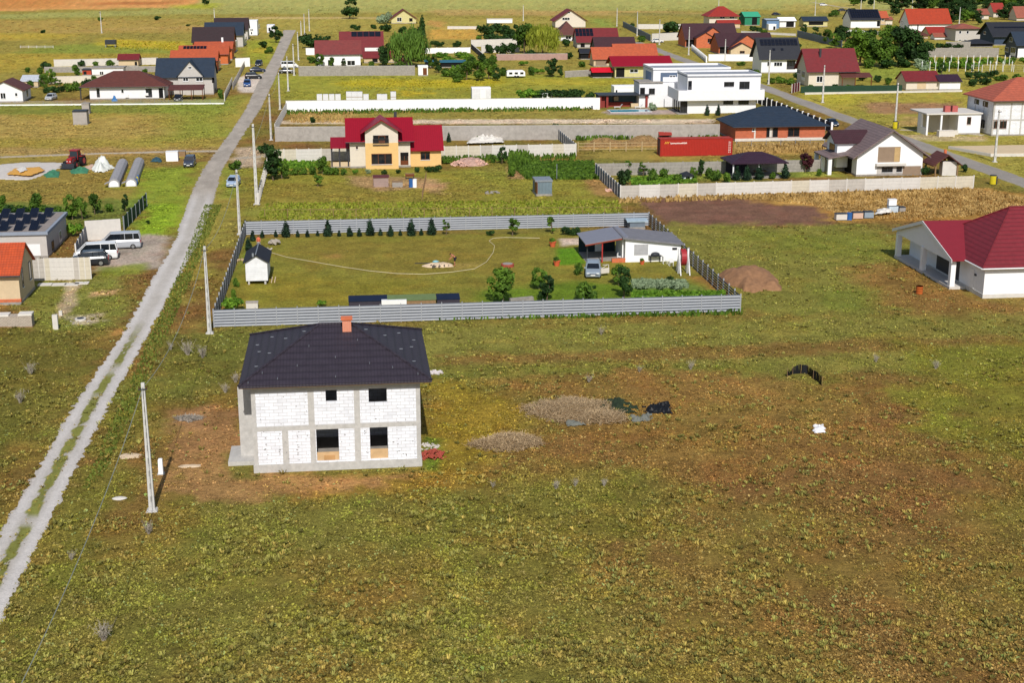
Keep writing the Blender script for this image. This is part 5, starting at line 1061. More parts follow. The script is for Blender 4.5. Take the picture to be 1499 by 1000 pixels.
# ---- modern white villa
def villa():
    x, y = G(1006, 166); e = thing('villa', 'modern white two-storey villa with flat roofs, wide terrace and corner glazing', 'villa', (x, y)); w_ = XonY(1106, y) - x; H = dict(x=x, y=y, w=w_, d=11, h=6.6, e=e, fm=MDFR)
    zt = atY(1056, 142.5, y)[2]; MB().box(0, w_, 0, 11, 0, zt).build('wall', MW, e)
    zb = atY(1056, 131.5, y - 1.5)[2]; xl, xr = XonY(993, y - 1.5, zt) - x, XonY(1119, y - 1.5, zt) - x
    MB().box(xl, xr, -1.5, 9, zt - .45, zt + .02).build('terrace_slab', MW, e)
    for a in [(xl, xr, -1.5, -1.32), (xl, xl + .18, -1.32, 9), (xr - .18, xr, -1.32, 9)]: MB().box(*a, zt + .02, zb).build('terrace_parapet', MW, e)
    z2 = atY(1060, 109, y + .5)[2]; xr2 = XonY(1113, y + .5, zb) - x; xl2 = XonY(1007, y + .5, z2) - x
    MB().box(xl2, xr2, .5, 10, zt + .02, z2 - .5).build('wall', MW, e)
    MB().box(xl2 - .1, xr2 + .1, .4, 10.1, z2 - .5, z2 - .2).build('roof', mat('grey_roof_gravel', '8a8f98'), e)
    for a in [(xl2 - .1, xr2 + .1, .4, .6), (xl2 - .1, xl2 + .1, .6, 10), (xr2 - .1, xr2 + .1, .6, 10), (xl2 - .1, xr2 + .1, 10, 10.2)]: MB().box(*a, z2 - .2, z2 + .15).build('roof_parapet', MW, e)
    # corner glazing under the terrace, left
    xg = XonY(980, y) - x; MB().box(xl + 1.0, -.02, .3, 8.5, .1, zt - .46).build('corner_room', MGLASS, e)
    for i in range(5): t = xl + 1.0 + (-xl - 1.1) * i / 4; MB().box(t - .06, t + .06, .2, .32, .1, zt - .46).build('glazing_bar', MDFR, e)
    for i in range(4): t = .3 + 8.2 * i / 4; MB().box(xl + .9, xl + 1.02, t - .06, t + .06, .1, zt - .46).build('glazing_bar', MDFR, e)
    MB().box(xl, 0, -1.5, 8.5, 0, .12).build('porch_floor', MCONCD, e)
    for q in [(1059, 147, 1073, 152.5), (1081, 145, 1096, 152.5)]: pxwin(H, 'F', *q)
    for q in [(1060, 119.5, 1074.5, 126.5), (1082.5, 119, 1097, 130)]: pxwin(H, 'F', *q, 'w', None, -.5)
    pxwin(H, 'F', 1007.5, 118, 1012.5, 131, 'd', None, -.5)
    # rear left block
    ya = y + 14; xa = XonY(955, ya) - x; xb = XonY(1000, ya) - x; za = atY(975, 100, ya)[2]; yo = 14
    xc = XonY(1066, ya + 2, za) - x
    MB().box(xa, xc, yo, yo + 11, 0, za - .4).build('wall', MW, e)
    MB().box(xa - .05, xc + .05, yo - .05, yo + 11, za - .4, za - .25).build('roof', mat('grey_roof_gravel', '8a8f98'), e)
    for a in [(xa - .1, xc, yo - .1, yo + .1), (xa - .1, xa + .1, yo + .1, yo + 11), (xa, xc, yo + 10.9, yo + 11.1), (xc - .1, xc + .1, yo, yo + 11)]: MB().box(*a, za - .25, za + .2).build('roof_parapet', MW, e)
    H2 = dict(H); H2.update(x=x, y=y, w=xc); pxwin(H2, 'F', 967, 106, 991, 124, 's', mat('blue_grey_glass_recess', '5b6a80', rough=.3), -yo); pxwin(H2, 'F', 980, 110, 989, 119, 'w', MFRAME, -yo + .04); MB().box(XonY(969, ya) - x, xb, yo - .25, yo - .02, za - 2.9, za - 1.9).build('balcony_parapet', MW, e)
    xd = XonY(935, ya - 1) - x; zd = atY(945, 121, ya - 1)[2]; MB().box(xd, xb, yo - 1.2, yo + 5, 0, zd).build('wall', MW, e); MB().box(xd - .2, xa + 2, yo - 1.5, yo + 5, zd, zd + .25).build('roof', MCONCD, e)
    pxwin(H2, 'F', 950, 129, 958.5, 138, 'w', None, -yo + 1.2); pxwin(H2, 'F', 937, 128, 944, 138, 'o', None, -yo + 1.2)
    MB().box(xa - .04, xa - .01, yo + 2, yo + 8, 2.2, za - 1).build('side_shade_panel', mat('blue_shade_tint', '7f93b4'), e)  # bluish shade of the left face, painted as an added thin sheet
villa()
house('low white flat roofed block left of the modern villa', 899, 932, 141, 4, 128, 128, 'flat', MWH, MWH, [('F', 901, 131, 904, 138)], cat='outbuilding', name='outbuilding', ov=.05)
pg = house('open summer kitchen with dark flat roof and red brick posts by the pool', 877, 948, 158, 4.5, 140, 140, 'none', MDGREY, MW, [], plinth=False, cat='pavilion', name='summer_kitchen')
bpy.data.objects.remove(pg['wall']); w_, h = pg['w'], pg['h']; rb = mat('red_brown_cladding', '8a3a34', kind='boards', p=(.3, .3))
MB().box(-.3, w_ + .3, -.4, 4.8, h, h + .25).build('roof', MDGREY, pg['e']); MB().box(0, w_, 4.3, 4.5, 0, h).build('back_wall', mat('teal_grey_wall', '5c6e72'), pg['e'])
for a in (0, 1.6, w_ - .5): MB().box(a, a + .5, 0, .5, 0, h).build('brick_post', rb, pg['e'])
MB().box(1.8, w_ - 3, 2.4, 3.2, 0, 1).build('counter', rb, pg['e']); MB().box(w_ - 3.6, w_ - .8, 1, 1.8, 0, .8).build('sofa', W_BEI, pg['e']); MB().box(.6, 1.5, 1, 4.2, 0, h - .3).build('side_wall', rb, pg['e']); MB().box(4, 5, 3.3, 4.2, 1.2, 2.2).build('oven', W_BEI, pg['e'])
# ---- middle distance, centre
house('white walled house with red-brown roof behind the long grey concrete wall', 463, 528, 97, 8.5, 78, 59, 'gx', tile('red_brown_roof', '8a3f3c'), MWH, [('F', 508, 88, 520, 95.5), ('F', 480, 87.5, 488, 96, 'o')], ov=.5)
bb = house('large house with wide wine red roof and roof windows, left of the big willow', 499, 561, 86, 11, 76, 46, 'gx', T_RED, W_CR, [], ov=.8); solar(bb, (3.5, bb['w'] - .5, .72, .98), 1, 5, name='roof_window')
pxwin(bb, 'F', 534, 69.5, 557, 76, 's', MFRAME, .9)
house('low wing with dark red roof in front of the wide wine red roof', 533, 578, 92, 4, 84, 75, 'gx', T_RED, W_BEI, [('F', 545, 85, 553, 91, 'o')], ov=.3)
house('cream gabled cottage with thin red roof edge behind the big willow', 573, 609, 34, 9, 26.5, 14, 'gy', T_RED, W_OLV, [('F', 581, 25, 588, 31), ('F', 599, 26, 604, 31, 'o')], ov=.9, og=.8)
house('little beige hut with salmon tiled roof below the big willow', 578, 603, 96, 4, 88, 81, 'gx', T_RUST, W_BEI, [], cat='hut', name='hut', ov=.3)
house('white toilet-sized shed with brown door by the end of the grey concrete wall', 612.5, 626.5, 111, 2.6, 97.5, 97.5, 'flat', MWH, MWH, [('F', 619, 99, 625, 110.5, 's', MBFR)], cat='shed', name='shed', ov=.06)
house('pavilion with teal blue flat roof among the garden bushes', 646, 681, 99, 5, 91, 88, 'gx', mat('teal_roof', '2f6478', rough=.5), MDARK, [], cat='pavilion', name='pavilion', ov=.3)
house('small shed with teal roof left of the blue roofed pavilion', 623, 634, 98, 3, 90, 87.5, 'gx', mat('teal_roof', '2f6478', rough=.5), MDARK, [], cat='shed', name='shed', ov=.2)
c1 = house('cream gabled two-storey house with red roof and blue solar panels on its left slope', 813, 857, 40, 10, 29, 14, 'gy', T_RED, W_CR, [('F', 823, 25, 834, 29), ('F', 831, 16.5, 835, 19)], ov=.9, og=.9)
house('small house with brown hipped roof right of the golden willow', 818, 845, 60, 9, 51, 31, 'hip', T_BRN, MW, [('F', 828, 52, 836, 57)], ov=.9)
c2 = house('house with dark red roof and black solar panels on its left half', 845, 905, 70, 9, 60, 41, 'gx', T_RED, W_GRY, [('F', 850, 63, 856, 69, 'o')], ov=.6); solar(c2, (-.3, 6, .35, .95), 2, 5)
c3 = house('house with charcoal brown roof between the red and the orange roofs', 872, 930, 78, 9, 70, 54, 'gx', T_PLUM, W_DGR, [], ov=.7)
house('small beige walled building with light orange roof', 869, 899, 97, 7, 86, 69, 'gx', T_ORG, W_BEI, [('F', 872, 88, 888, 96, 's', W_TAU)], ov=.3)
house('building with long light orange tiled roof beside the far road bend', 901, 962, 94, 9, 84, 64, 'gx', T_ORG, W_BEI, [], ov=.4)
c6 = house('pale yellow low building with large flat scarlet roof', 900, 980, 114, 9, 95, 82, 'gx', T_CRIM, W_OLV, [('F', 902, 99, 914, 113, 'o'), ('F', 922, 101, 934, 106)], ov=.9, og=.9)
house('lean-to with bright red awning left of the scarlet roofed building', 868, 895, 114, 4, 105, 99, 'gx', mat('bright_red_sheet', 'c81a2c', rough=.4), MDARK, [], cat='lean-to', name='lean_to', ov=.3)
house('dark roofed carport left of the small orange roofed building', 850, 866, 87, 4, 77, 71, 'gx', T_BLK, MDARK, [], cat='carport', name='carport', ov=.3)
# twin brown roofed brick houses
for lab, p in [('brown roofed house with bare orange brick gable, left of the two alike', dict(L=1003, R=1078, b=69, e=55, r=34, ga=1043, gl=1018, gr=1068, gy=39, ge=57, fa=1034, fl=1018, fr=1047, fy=46.5, fe=55, win=(1036, 56, 1041, 62), wm=MBRICK)),
               ('brown roofed house with beige front gable, right of the two alike', dict(L=1052, R=1131, b=79, e=66, r=48, ga=1097, gl=1064, gr=1122, gy=50, ge=70, fa=1088, fl=1068, fr=1104, fy=62, fe=72, win=(1083, 74, 1090, 78), wm=W_BEI))]:
    H = house(lab, p['L'], p['R'], p['b'], 11, p['e'], p['r'], 'gx', T_PLUM, MBRICK, [], ov=.7)
    cross_gable(H, p['ga'], p['gl'], p['gr'], p['gy'], p['ge'], 1.0, T_PLUM, MBRICK)
    cross_gable(H, p['fa'], p['fl'], p['fr'], p['fy'], p['fe'], 3.6, T_PLUM, p['wm'], back=0)
    pxwin(H, 'F', *p['win'], 'w', MBFR, 3.63); MB().box(.3, 3.2, -.03, .02, .2, 2.6).build('porch_opening', MDARK, H['e'])
f1 = house('white house with charcoal roof, two rows of solar panels and two roof windows', 1114, 1168, 107, 9, 83, 55, 'gx', T_BLK, MWH, [('F', 1133, 90.5, 1145, 96.5), ('F', 1123, 90, 1128, 96.5), ('F', 1152, 88, 1164, 101, 'd', MDFR)], ov=.7, og=.9); solar(f1, (.2, f1['w'] + .4, .55, .9), 2, 10)
for a in (3.4, 5.8): solar(f1, (a, a + .9, .28, .42), 1, 1, name='skylight')
f2 = house('cream house with broad dark red roof, small chimney and brown side porch', 1183, 1252, 127, 9.5, 101, 71, 'gx', T_RED, W_CR, [('F', 1195.5, 111, 1204, 120), ('L', 1167, 100, 1172, 108), ('L', 1174, 103, 1178, 118, 'd')], ov=.8, og=.8)
MB().box(3.4, 3.9, 2.6, 3.1, f2['h'] + 1, f2['h'] + f2['rise'] + .2).build('chimney', MDFR, f2['e'])
pxs_ = f2['w']; MB().add([(pxs_ - 4.6, -2.6, 2.5), (pxs_ + 3.5, -2.6, 2.5), (pxs_ + 3.5, -.02, 3.4), (pxs_ - 4.6, -.02, 3.4), (pxs_ - 4.6, -2.6, 2.65), (pxs_ + 3.5, -2.6, 2.65), (pxs_ + 3.5, -.02, 3.55), (pxs_ - 4.6, -.02, 3.55)], [(0, 3, 2, 1), (4, 5, 6, 7), (0, 1, 5, 4), (1, 2, 6, 5), (2, 3, 7, 6), (3, 0, 4, 7)]).build('porch_roof', T_BRN, f2['e'])
for a in (-4.4, -1, 3.3): MB().box(pxs_ + a - .1, pxs_ + a + .1, -2.5, -2.3, 0, 2.5).build('porch_column', MBFR, f2['e'])
house('long low cream garage with dark red gable roof', 1326, 1374, 132, 6.5, 118, 104, 'gx', T_RED, W_CR, [('F', 1328, 120, 1339, 131, 's', W_CR), ('F', 1343, 120, 1355, 131, 's', W_BEI)], cat='garage', name='garage', ov=.4)
house('white garage with dark purple roof joined to the cream garage', 1375, 1405, 132, 6, 119, 109, 'gx', T_PURP, MWH, [('F', 1378, 120.5, 1388, 130, 's', MFRAME), ('F', 1392, 120.5, 1403, 130, 's', MFRAME)], cat='garage', name='garage', ov=.3)
# big unfinished two-storey house at the right edge
k = house('unfinished white block two-storey house with salmon hipped roof at right edge', 1451, 1560, 199, 12, 148, 113.5, 'hip', T_SAL, MBLOCK, [('F', 1454, 175, 1462, 188, 'w', MBFR), ('F', 1464, 175, 1473, 188, 'w', MBFR), ('L', 1436, 174, 1441, 188, 'w', MDFR), ('L', 1439.5, 147, 1446, 157, 'w', MBFR), ('L', 1427, 144, 1433, 153, 'w', MDFR)], ov=.8, ridge=1.2)
for a in (0, 3.4, 5.6, 9.5): MB().box(a, a + .3, -.03, .02, 0, k['h']).build('column', MCONC, k['e'])
for z in (2.9, k['h'] - .4): MB().box(-.02, k['w'], -.035, .02, z, z + .3).build('ring_beam', MCONC, k['e'])
for a in (0.0, 4, 8, 11.6): MB().box(-.03, .02, a, a + .3, 0, k['h']).build('column', MCONC, k['e'])
an = house('low white annex with flat slab roof and open bay, left of the salmon roofed house', 1401, 1434, 197, 8, 167, 167, 'none', MW, MW, [('F', 1416, 171, 1421, 182, 'w', MBFR)], cat='building', name='annex')
w_, h = an['w'], an['h']; MB().box(-6.6, w_ + .2, -.3, 8.2, h, h + .25).build('roof_slab', MCONCP, an['e']); MB().box(-6.4, 0, 4.2, 4.4, 0, h).build('back_wall', W_GRY, an['e'])
for a in (-6.4, -3.6): MB().box(a, a + .35, -.1, .25, 0, h).build('column', MW, an['e'])
MB().box(-6.4, -6.1, .25, 4.2, 0, h * .35).build('side_wall', MW, an['e']); MB().box(-6.42, -6.1, 2.5, 4.2, h * .35, h).build('side_wall', MW, an['e'])
MB().box(-.6, .2, -.05, .1, 0, .9).build('low_wall', MCONCP, an['e'])
for a in (-2.2, -.7): tag(MB().box(0, 1.1, 0, 1.0, 0, 1.2).build('brick_pallet', mat('shrink_wrapped_red_brick', 'b5605a', kind='brick', p=(.3, .2)), None, (an['x'] + a, an['y'] + 1.5, h + .252)), 'pallet of red bricks on the annex slab roof, %s of the two' % ('left' if a < -1 else 'right'), 'pallet', 'brick pallets on the annex roof')
# ---- red tiled house with porch, right edge foreground
def rhouse():
    x, y = 66.6, 139.1; e = thing('house', 'white bungalow with ribbed dark red roof and columned gable porch, right foreground', 'house', (x, y)); w_, d, h = 16, 14.5, 3.3
    rt = tile('ribbed_wine_red_roof', '8a2c35', row=.34, colw=60, dirt=.15); rp_ = mat('smooth_wine_red_roof', '842731', rough=.5, var=.06, dirt=.1)
    MB().box(0, w_, 0, d, .45, h).build('wall', MWH, e); MB().box(-.04, w_ + .04, -.04, d + .04, 0, .45).build('plinth', MCONCP, e)
    pk = atY(1479, 303, y + d / 2); r = pk[2] - h - .16; ov = .55
    x0, x1, y0, y1 = -ov, w_ + ov, -ov, d + ov; xa = pk[0] - x; z1 = h + .16; zt = pk[2]
    v = [(x0, y0, h), (x1, y0, h), (x1, y1, h), (x0, y1, h), (x0, y0, z1), (x1, y0, z1), (x1, y1, z1), (x0, y1, z1), (xa, d / 2, zt), (w_ - xa, d / 2, zt)]
    MB().add(v, [(0, 3, 2, 1), (0, 1, 5, 4), (1, 2, 6, 5), (2, 3, 7, 6), (3, 0, 4, 7), (4, 5, 9, 8), (5, 6, 9), (6, 7, 8, 9), (7, 4, 8)]).build('roof', rt, e)
    MB().tube((x0, y0, z1 + .03), (xa, d / 2, zt + .04), .09).tube((x0, y1, z1 + .03), (xa, d / 2, zt + .04), .09).tube((xa, d / 2, zt + .04), (w_ - xa, d / 2, zt + .04), .09).build('ridge_cap', rt, e)
    MB().tube((x0, y0 - .07, h + .05), (x1, y0 - .07, h + .05), .08).tube((x0 - .07, y0, h + .05), (x0 - .07, y1, h + .05), .08).build('gutter', MFRAME, e)
    # porch towards the left, ridge along X
    py0, py1 = 5.1, 21.2; L = 2.6; pz = 3.35; c_ = (py0 + py1) / 2
    py0, py1 = 4.2, 20.4; c_ = (py0 + py1) / 2; pr = atX(1355, 324, x - 1.9)[2] - pz - .1
    mr = MB().prism([(py0 - .5, pz + .1), (c_, pz + pr + .1), (py1 + .5, pz + .1), (py1 + .5, pz - .1), (c_, pz + pr - .1), (py0 - .5, pz - .1)][::-1], 'x', -2.1, 5.2); mr.build('porch_roof', rp_, e)
    MB().prism([(py0, pz - .05), (c_, pz + pr - .12), (py1, pz - .05), (py1, pz - .4), (py0, pz - .4)], 'x', -1.75, -1.5).build('porch_gable', MWH, e)
    bm = MB().prism([(py0 - .55, pz + .1), (c_, pz + pr + .13), (py1 + .55, pz + .1), (py1 + .55, pz - .25), (c_, pz + pr - .25), (py0 - .55, pz - .25)][::-1], 'x', -2.16, -2.1); bm.build('barge_board', MFRAME, e)
    for yy in (py0 + .1, 12.2, py1 - .7): MB().box(-1.85, -1.3, yy, yy + .6, .3, pz - .3).build('porch_column', MWH, e)
    MB().box(-1.9, 0, py0, py1, 0, .3).build('porch_floor', MCONCP, e); MB().box(0, .2, d, py1, .3, pz).build('porch_wall', MWH, e); MB().box(-.02, .02, 6.2, 12.4, .46, 2.6).build('shaded_glazing', MDFR, e)
    MB().box(-.06, 0, 2.4, 3.3, .5, 2.6).build('door', MFRAME, e); MB().box(-.12, 0, 1.9, 2.3, 2.0, 2.2).build('wall_lamp', MDFR, e)
rhouse()
# ---- white house and carport inside the metal fenced plot
def garden_house():
    x, y = G(915, 384); x1 = XonY(996, y); w_ = x1 - x; d = 6.0; e = thing('house', 'small white garden house with grey lean-to roof inside the metal fenced plot', 'house', (x, y)); hL, hR = atY(915, 349, y)[2], atY(996, 357, y)[2]
    MB().prism([(0, 0), (w_, 0), (w_, hR), (0, hL)], 'y', 0, d).build('wall', MWH, e); gr = mat('weathered_grey_roof', '77767c', var=.12, dirt=.4, rough=.7)
    MB().prism([(-.4, hL + .0), (w_ + .3, hR - .08), (w_ + .3, hR + .1), (-.4, hL + .2)], 'y', -.4, d + .4).build('roof', gr, e)
    H = dict(x=x, y=y, w=w_, d=d, h=hR, e=e, sill=False); pxwin(H, 'F', 928.5, 358, 948.5, 373, 's', mat('grey_shutter', 'a9a9ab', kind='boards', p=(.12, .3))); pxwin(H, 'F', 984, 362.5, 991, 365.5, 'w', MDFR)
    # open carport at left: roof rising to the right and back
    a = thing('carport', 'open carport with grey sheet roof and reddish timber edge, left of the white garden house', 'carport', G(858, 384)); ax, ay = G(858, 384)
    zl, zr = atY(862, 357, ay)[2], atY(915, 348, ay)[2] + .15; wl = x - ax + .3; wb = 6.0
    MB().prism([(-.2, zl), (wl, zr), (wl, zr + .1), (-.2, zl + .1)], 'y', -.5, wb).build('roof', mat('blue_grey_sheet_roof', '7e7f8a', var=.05, rough=.5), a)
    MB().prism([(-.2, zl - .16), (wl, zr - .16), (wl, zr - .01), (-.2, zl - .01)], 'y', -.5, -.4).build('timber_edge', mat('red_brown_timber', '8a3f2c'), a)
    for (u, v, m_) in ((.15, .2, MDGREY), (.1, 5.6, MDGREY), (wl * .38, -.3, mat('red_post', 'a8332e')), (wl - .5, .1, MWH)): MB().box(u - .07, u + .07, v - .07, v + .07, 0, zl + (zr - zl) * (u + .2) / wl - .02).build('post', m_, a)
    MB().box(0, wl - .4, wb - .5, wb - .35, 0, zl - .1).build('back_wall', mat('dark_teal_wall', '23343c'), a); MB().box(2.0, 2.9, wb - .56, wb - .51, .1, 2).build('door', MFRAME, a); MB().box(0, wl - .4, .4, wb - .5, 0, .06).build('floor', MCONCD, a)
    MB().box(3.0, 4.6, -.6, -.2, 0, .5).build('brick_planter', MBRICK, a)
garden_house()
s = house('white boarded garden cabin with black felt roof, standing on blocks', 361.5, 392.5, 413, 5.5, 389, 380, 'gy', mat('black_felt_roof', '22242c', rough=.7, var=.1), mat('white_boards', 'dfe0e2', kind='boards', p=(.2, .25)), [], cat='cabin', name='garden_cabin', ov=.25, og=.25, plinth=False, base=(G(360.5, 417)[0], G(360.5, 417)[1]))
s['e'].location[2] = .42
for a in (.2, s['w'] - .4):
    for b_ in (.1, 2.5, 5): MB().box(a, a + .2, b_, b_ + .3, -.42, 0).build('block', MCONC, s['e'])
MB().box(.8, 1.0, -.27, -.2, s['h'] + s['rise'] - .1, s['h'] + s['rise'] + .3).build('ridge_vent', MSTEEL, s['e'])
MB().tube((s['w'] / 2, -.3, s['h'] + s['rise'] + .17), (s['w'] / 2, 5.8, s['h'] + s['rise'] + .17), .06).build('ridge_cap', MSTEEL, s['e'])
# ---- top right cluster
K1 = house('white house with dark roof covered by three rows of solar panels near the top edge', 1245, 1288, 41, 10, 28, 13.5, 'gx', T_BLK, MWH, [('F', 1284, 30, 1288, 38, 'o')], ov=.5); solar(K1, (.4, K1['w'], .1, .95), 3, 12)
K2 = house('tall white house with huge plain orange-red tiled roof', 1330, 1391, 48, 10, 33, 12.5, 'gx', tile('plain_orange_red_roof', 'b8401f', dirt=.25), MWH, [('F', 1343, 35, 1344, 45, 's', MDFR), ('L', 1319, 30, 1323, 36)], ov=.6)
K4 = house('pale two-storey block with low rust hipped roof right of the orange-red roof', 1398, 1434, 60, 10, 42, 34, 'hip', T_RUST, W_GRY, [('F', 1404, 44.5, 1407, 49), ('F', 1415, 44.5, 1418, 49), ('F', 1403, 57, 1407, 60), ('F', 1411, 57, 1415, 60)], ov=.7)
K5 = house('house with long navy roof and dark blue gable wall near the right edge', 1455, 1540, 66, 12, 51, 32, 'gx', T_BLK, W_BLU, [('L', 1440, 45, 1443, 50)], ov=.9, og=1.2); solar(K5, (1, K5['w'], .5, .62), 1, 16)
K6 = house('grey gabled house with slate roof and white front at the right edge', 1489, 1560, 85, 9, 65, 46, 'gx', T_NAVY, MWH, [('L', 1471, 68, 1476, 76), ('L', 1480, 68, 1486, 82, 'd'), ('L', 1478, 54, 1482, 61)], ov=.5, og=.9); K6['wall'].data.materials[0] = W_DGR
MB().box(0, K6['w'], -.03, 0, .3, 3).build('front_panel', MWH, K6['e'])
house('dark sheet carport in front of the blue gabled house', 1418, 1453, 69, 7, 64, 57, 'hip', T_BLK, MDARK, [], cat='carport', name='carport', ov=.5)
house('low house with rust and red roofs beside the orange-red roofed house', 1360, 1385, 52, 7, 48, 39, 'gx', T_SCAR, W_BEI, [], ov=.6); solar(dict(d=7, h=HT(1360, 52, 48), rise=2.2, e=bpy.data.objects[-1] if False else K2['e']), (0, 0, 0, 0), 0, 0)
house('small brown tiled outbuilding left of the low scarlet roof', 1336, 1358, 56, 6, 52, 44, 'hip', T_BRN, W_BEI, [], cat='outbuilding', name='outbuilding', ov=.5)
house('red tiled lean-to right in front of the low scarlet roof', 1368, 1388, 58, 4, 53, 48, 'gx', T_RUST, MW, [], cat='outbuilding', name='outbuilding', ov=.4)
house('small orange roofed house among the trees left of the orange-red roof', 1289, 1299, 36, 6, 25, 16, 'gx', T_ORG, W_BEI, [('F', 1291, 26, 1294, 30)], ov=.5)
house('low annex with terracotta roof right of the solar roofed house', 1296, 1306, 36, 5, 28, 24, 'gx', T_RUST, W_CR, [], cat='outbuilding', name='outbuilding', ov=.5)
house('small house with pale rust roof near the top edge beside the dark trees', 1434, 1447, 28, 7, 20, 12.5, 'gx', T_RUST, W_CR, [('F', 1437, 22, 1440, 26)], ov=.6)
house('small cream house with steep scarlet roof near the top right corner', 1454, 1470, 25, 8, 16, 4, 'gx', T_SCAR, W_CR, [('F', 1458, 18, 1462, 22)], ov=.6)
house('cream house with brown tiled roof in the top right corner', 1488, 1520, 30, 9, 24, 9, 'gx', T_RUST, W_CR, [], ov=.6)
house('red tiled house with layered hipped roofs beyond the twin brown roofs', 1038, 1079, 38, 10, 24, 9, 'hip', T_SCAR, W_CR, [('F', 1054, 21.5, 1061, 27), ('F', 1068, 21.5, 1075, 27)], ov=1.)
house('low wing with scarlet roof in front of the layered red roofed house', 1051, 1083, 41, 4, 34, 29, 'gx', T_SCAR, W_BEI, [], ov=.3)
house('bright green metal warehouse with open doors', 1090, 1112, 37, 10, 24, 17, 'gx', mat('mint_green_roof', '3fa27c', rough=.5), mat('green_sheet_wall', '2f8262', kind='ribs', p=(.4, .3)), [('F', 1101, 25, 1108, 36.5, 'o')], cat='warehouse', name='warehouse', ov=.3)
house('blue-grey metal shed right of the green warehouse', 1122, 1140, 42, 7, 29, 27, 'gx', mat('pale_blue_roof', '9aa8b8'), mat('blue_grey_wall', '6a86a8'), [], cat='shed', name='shed', ov=.2)
house('white van-sized box store in front of the blue-grey shed', 1125, 1136, 44, 3, 36, 36, 'flat', MWH, MWH, [('F', 1132, 38, 1135, 43, 'o')], cat='shed', name='shed', ov=.05)
house('long low white building with flat roof right of the blue-grey shed', 1141, 1164, 40, 6, 30, 25, 'gx', MWH, MW, [('F', 1151, 31, 1162, 39, 'o')], cat='building', name='low_building', ov=.4)
house('low yellowish house with dark navy roof before the solar roofed white house', 1176, 1211, 39, 6, 30, 24, 'gx', T_NAVY, W_OLV, [('F', 1184, 31, 1205, 36, 'o')], ov=.4)
house('white sheeted shelter wall beside the tall dark hedge near the top', 713, 750, 34, 2, 28, 28, 'flat', MCONCP, MWH, [], cat='shed', name='shed', ov=.1)
house('white pool store behind the long white wall', 794, 823, 147, 3, 138, 138, 'flat', MWH, MWH, [], cat='shed', name='shed', ov=.08)
cb = house('white site container with a ribbed door behind the long white wall', 691, 718.5, 147, 2.6, 130, 130, 'flat', MWH, mat('white_ribbed_steel', 'dcdcdd', kind='ribs', p=(.3, .3)), [('F', 703, 131, 711, 146.5, 's', MFRAME)], cat='container', name='site_container', ov=.02)
house('small grey concrete block kiosk with sloping top in the left meadow', 107.5, 128, 183, 2.6, 164, 164, 'flat', MDGREY, mat('stucco_grey', 'a39d98', dirt=.3), [], cat='kiosk', name='block_kiosk', ov=.05)
house('narrower grey kiosk standing just behind the block kiosk', 120.5, 131, 167, 2, 153, 153, 'flat', MCONCD, mat('stucco_grey', 'a39d98', dirt=.3), [], cat='kiosk', name='block_kiosk', ov=.05)
house('weathered sheet metal garden shed with silver roof', 784, 808, 287, 3.2, 266.5, 266.5, 'flat', MSTEEL, mat('patched_sheet_wall', '6f7f88', kind='ribs', p=(.5, .25), dirt=.5), [('L', 783, 264, 786, 284, 's', MBFR)], cat='shed', name='garden_shed', ov=.08)
house('little shed with pale sheet roof in the far corner of the metal fenced plot', 922, 944, 336, 2, 325, 321, 'gx', mat('pale_sheet_roof', '9fb0bc', rough=.4), mat('grey_blue_boards', '6d7884'), [], cat='shed', name='garden_shed', ov=.15)
house('little white playhouse with dark roof behind the prefab wall', 1001, 1013, 265, 1.8, 258, 252, 'hip', T_BLK, MW, [('F', 1004, 259, 1010, 264, 'o')], cat='playhouse', name='playhouse', ov=.25)
house('tiny kiosk with red tiled roof beside the red container', 967, 980, 204, 2.2, 196, 189, 'gx', T_SCAR, MDGREY, [('F', 969, 197, 978, 203, 'o')], cat='kiosk', name='kiosk', ov=.35)
# black tank on stand in the far field
t = thing('water_tank', 'black box-shaped tank on a frame in the far left field', 'tank', G(154, 69)); hh = HT(154, 69, 58.5); MB().box(0, 3.6, 0, 3, 1.0, hh).build('tank', MDGREY, t)
for a in (.1, 3.3):
    for b_ in (.1, 2.7): MB().box(a, a + .2, b_, b_ + .2, 0, 1).build('leg', MSTEEL, t)
# ------------------------------------------------------------------ fences and garden walls
PIC = mat('slate_grey_fence', '5d6b7c', rough=.5); DGF = mat('dark_fence', '3a3640'); GRN = mat('green_net', '24402e', var=.2); PINK = mat('pinkish_fence', 'a98a80', dirt=.3)
GW = mat('rough_grey_wall', 'a39d96', var=.16, scale=1.2, dirt=.5, bump=.6)
fence('low white wall with thin wire fence in front of the brown hipped bungalow', pxy((-60, 155), (328, 152)), 1.0, 3.2, 'plinth', pm=MWH, postm=MSTEEL, post=(.06, .06))
fence('dark slatted gate fence at the road end of the low white wall', pxy((329, 148), (340, 124)), 1.9, 2.6, 'vert', pm=DGF, postm=MCONCP)
fence('concrete posted fence beside the white parking apron', pxy((341, 131), (358, 98)), 1.7, 3, 'panel', pm=MCONCP, postm=MCONCD)
fence('thin low rail marking a plot in the far left field', pxy((30, 70), (78, 70)), .8, 3, 'rail', pm=MCONCP)
wallpx('white yard wall behind the dark parked cars', (345, 98), (366, 97), 85)
wallpx('long low concrete wall behind the small red roofed outbuilding', (80, 97), (231, 94), 87, m=MCONCP, sp=6)
wallpx('concrete wall behind the low white outbuilding with the red shed', (66, 106), (231, 105), 98, m=MCONCD, sp=6)
wallpx('cream garden wall behind the bushes left of the brown hipped bungalow', (72, 122), (150, 120), 112, m=W_CR, sp=8)
fence('pale ribbed prefab wall in front of the dark parked car, lower left', pxy((50, 411), (134, 409)), HT(92, 410, 377), .62, 'panel', pm=MCONCP, post=(.1, .1), extra=0)
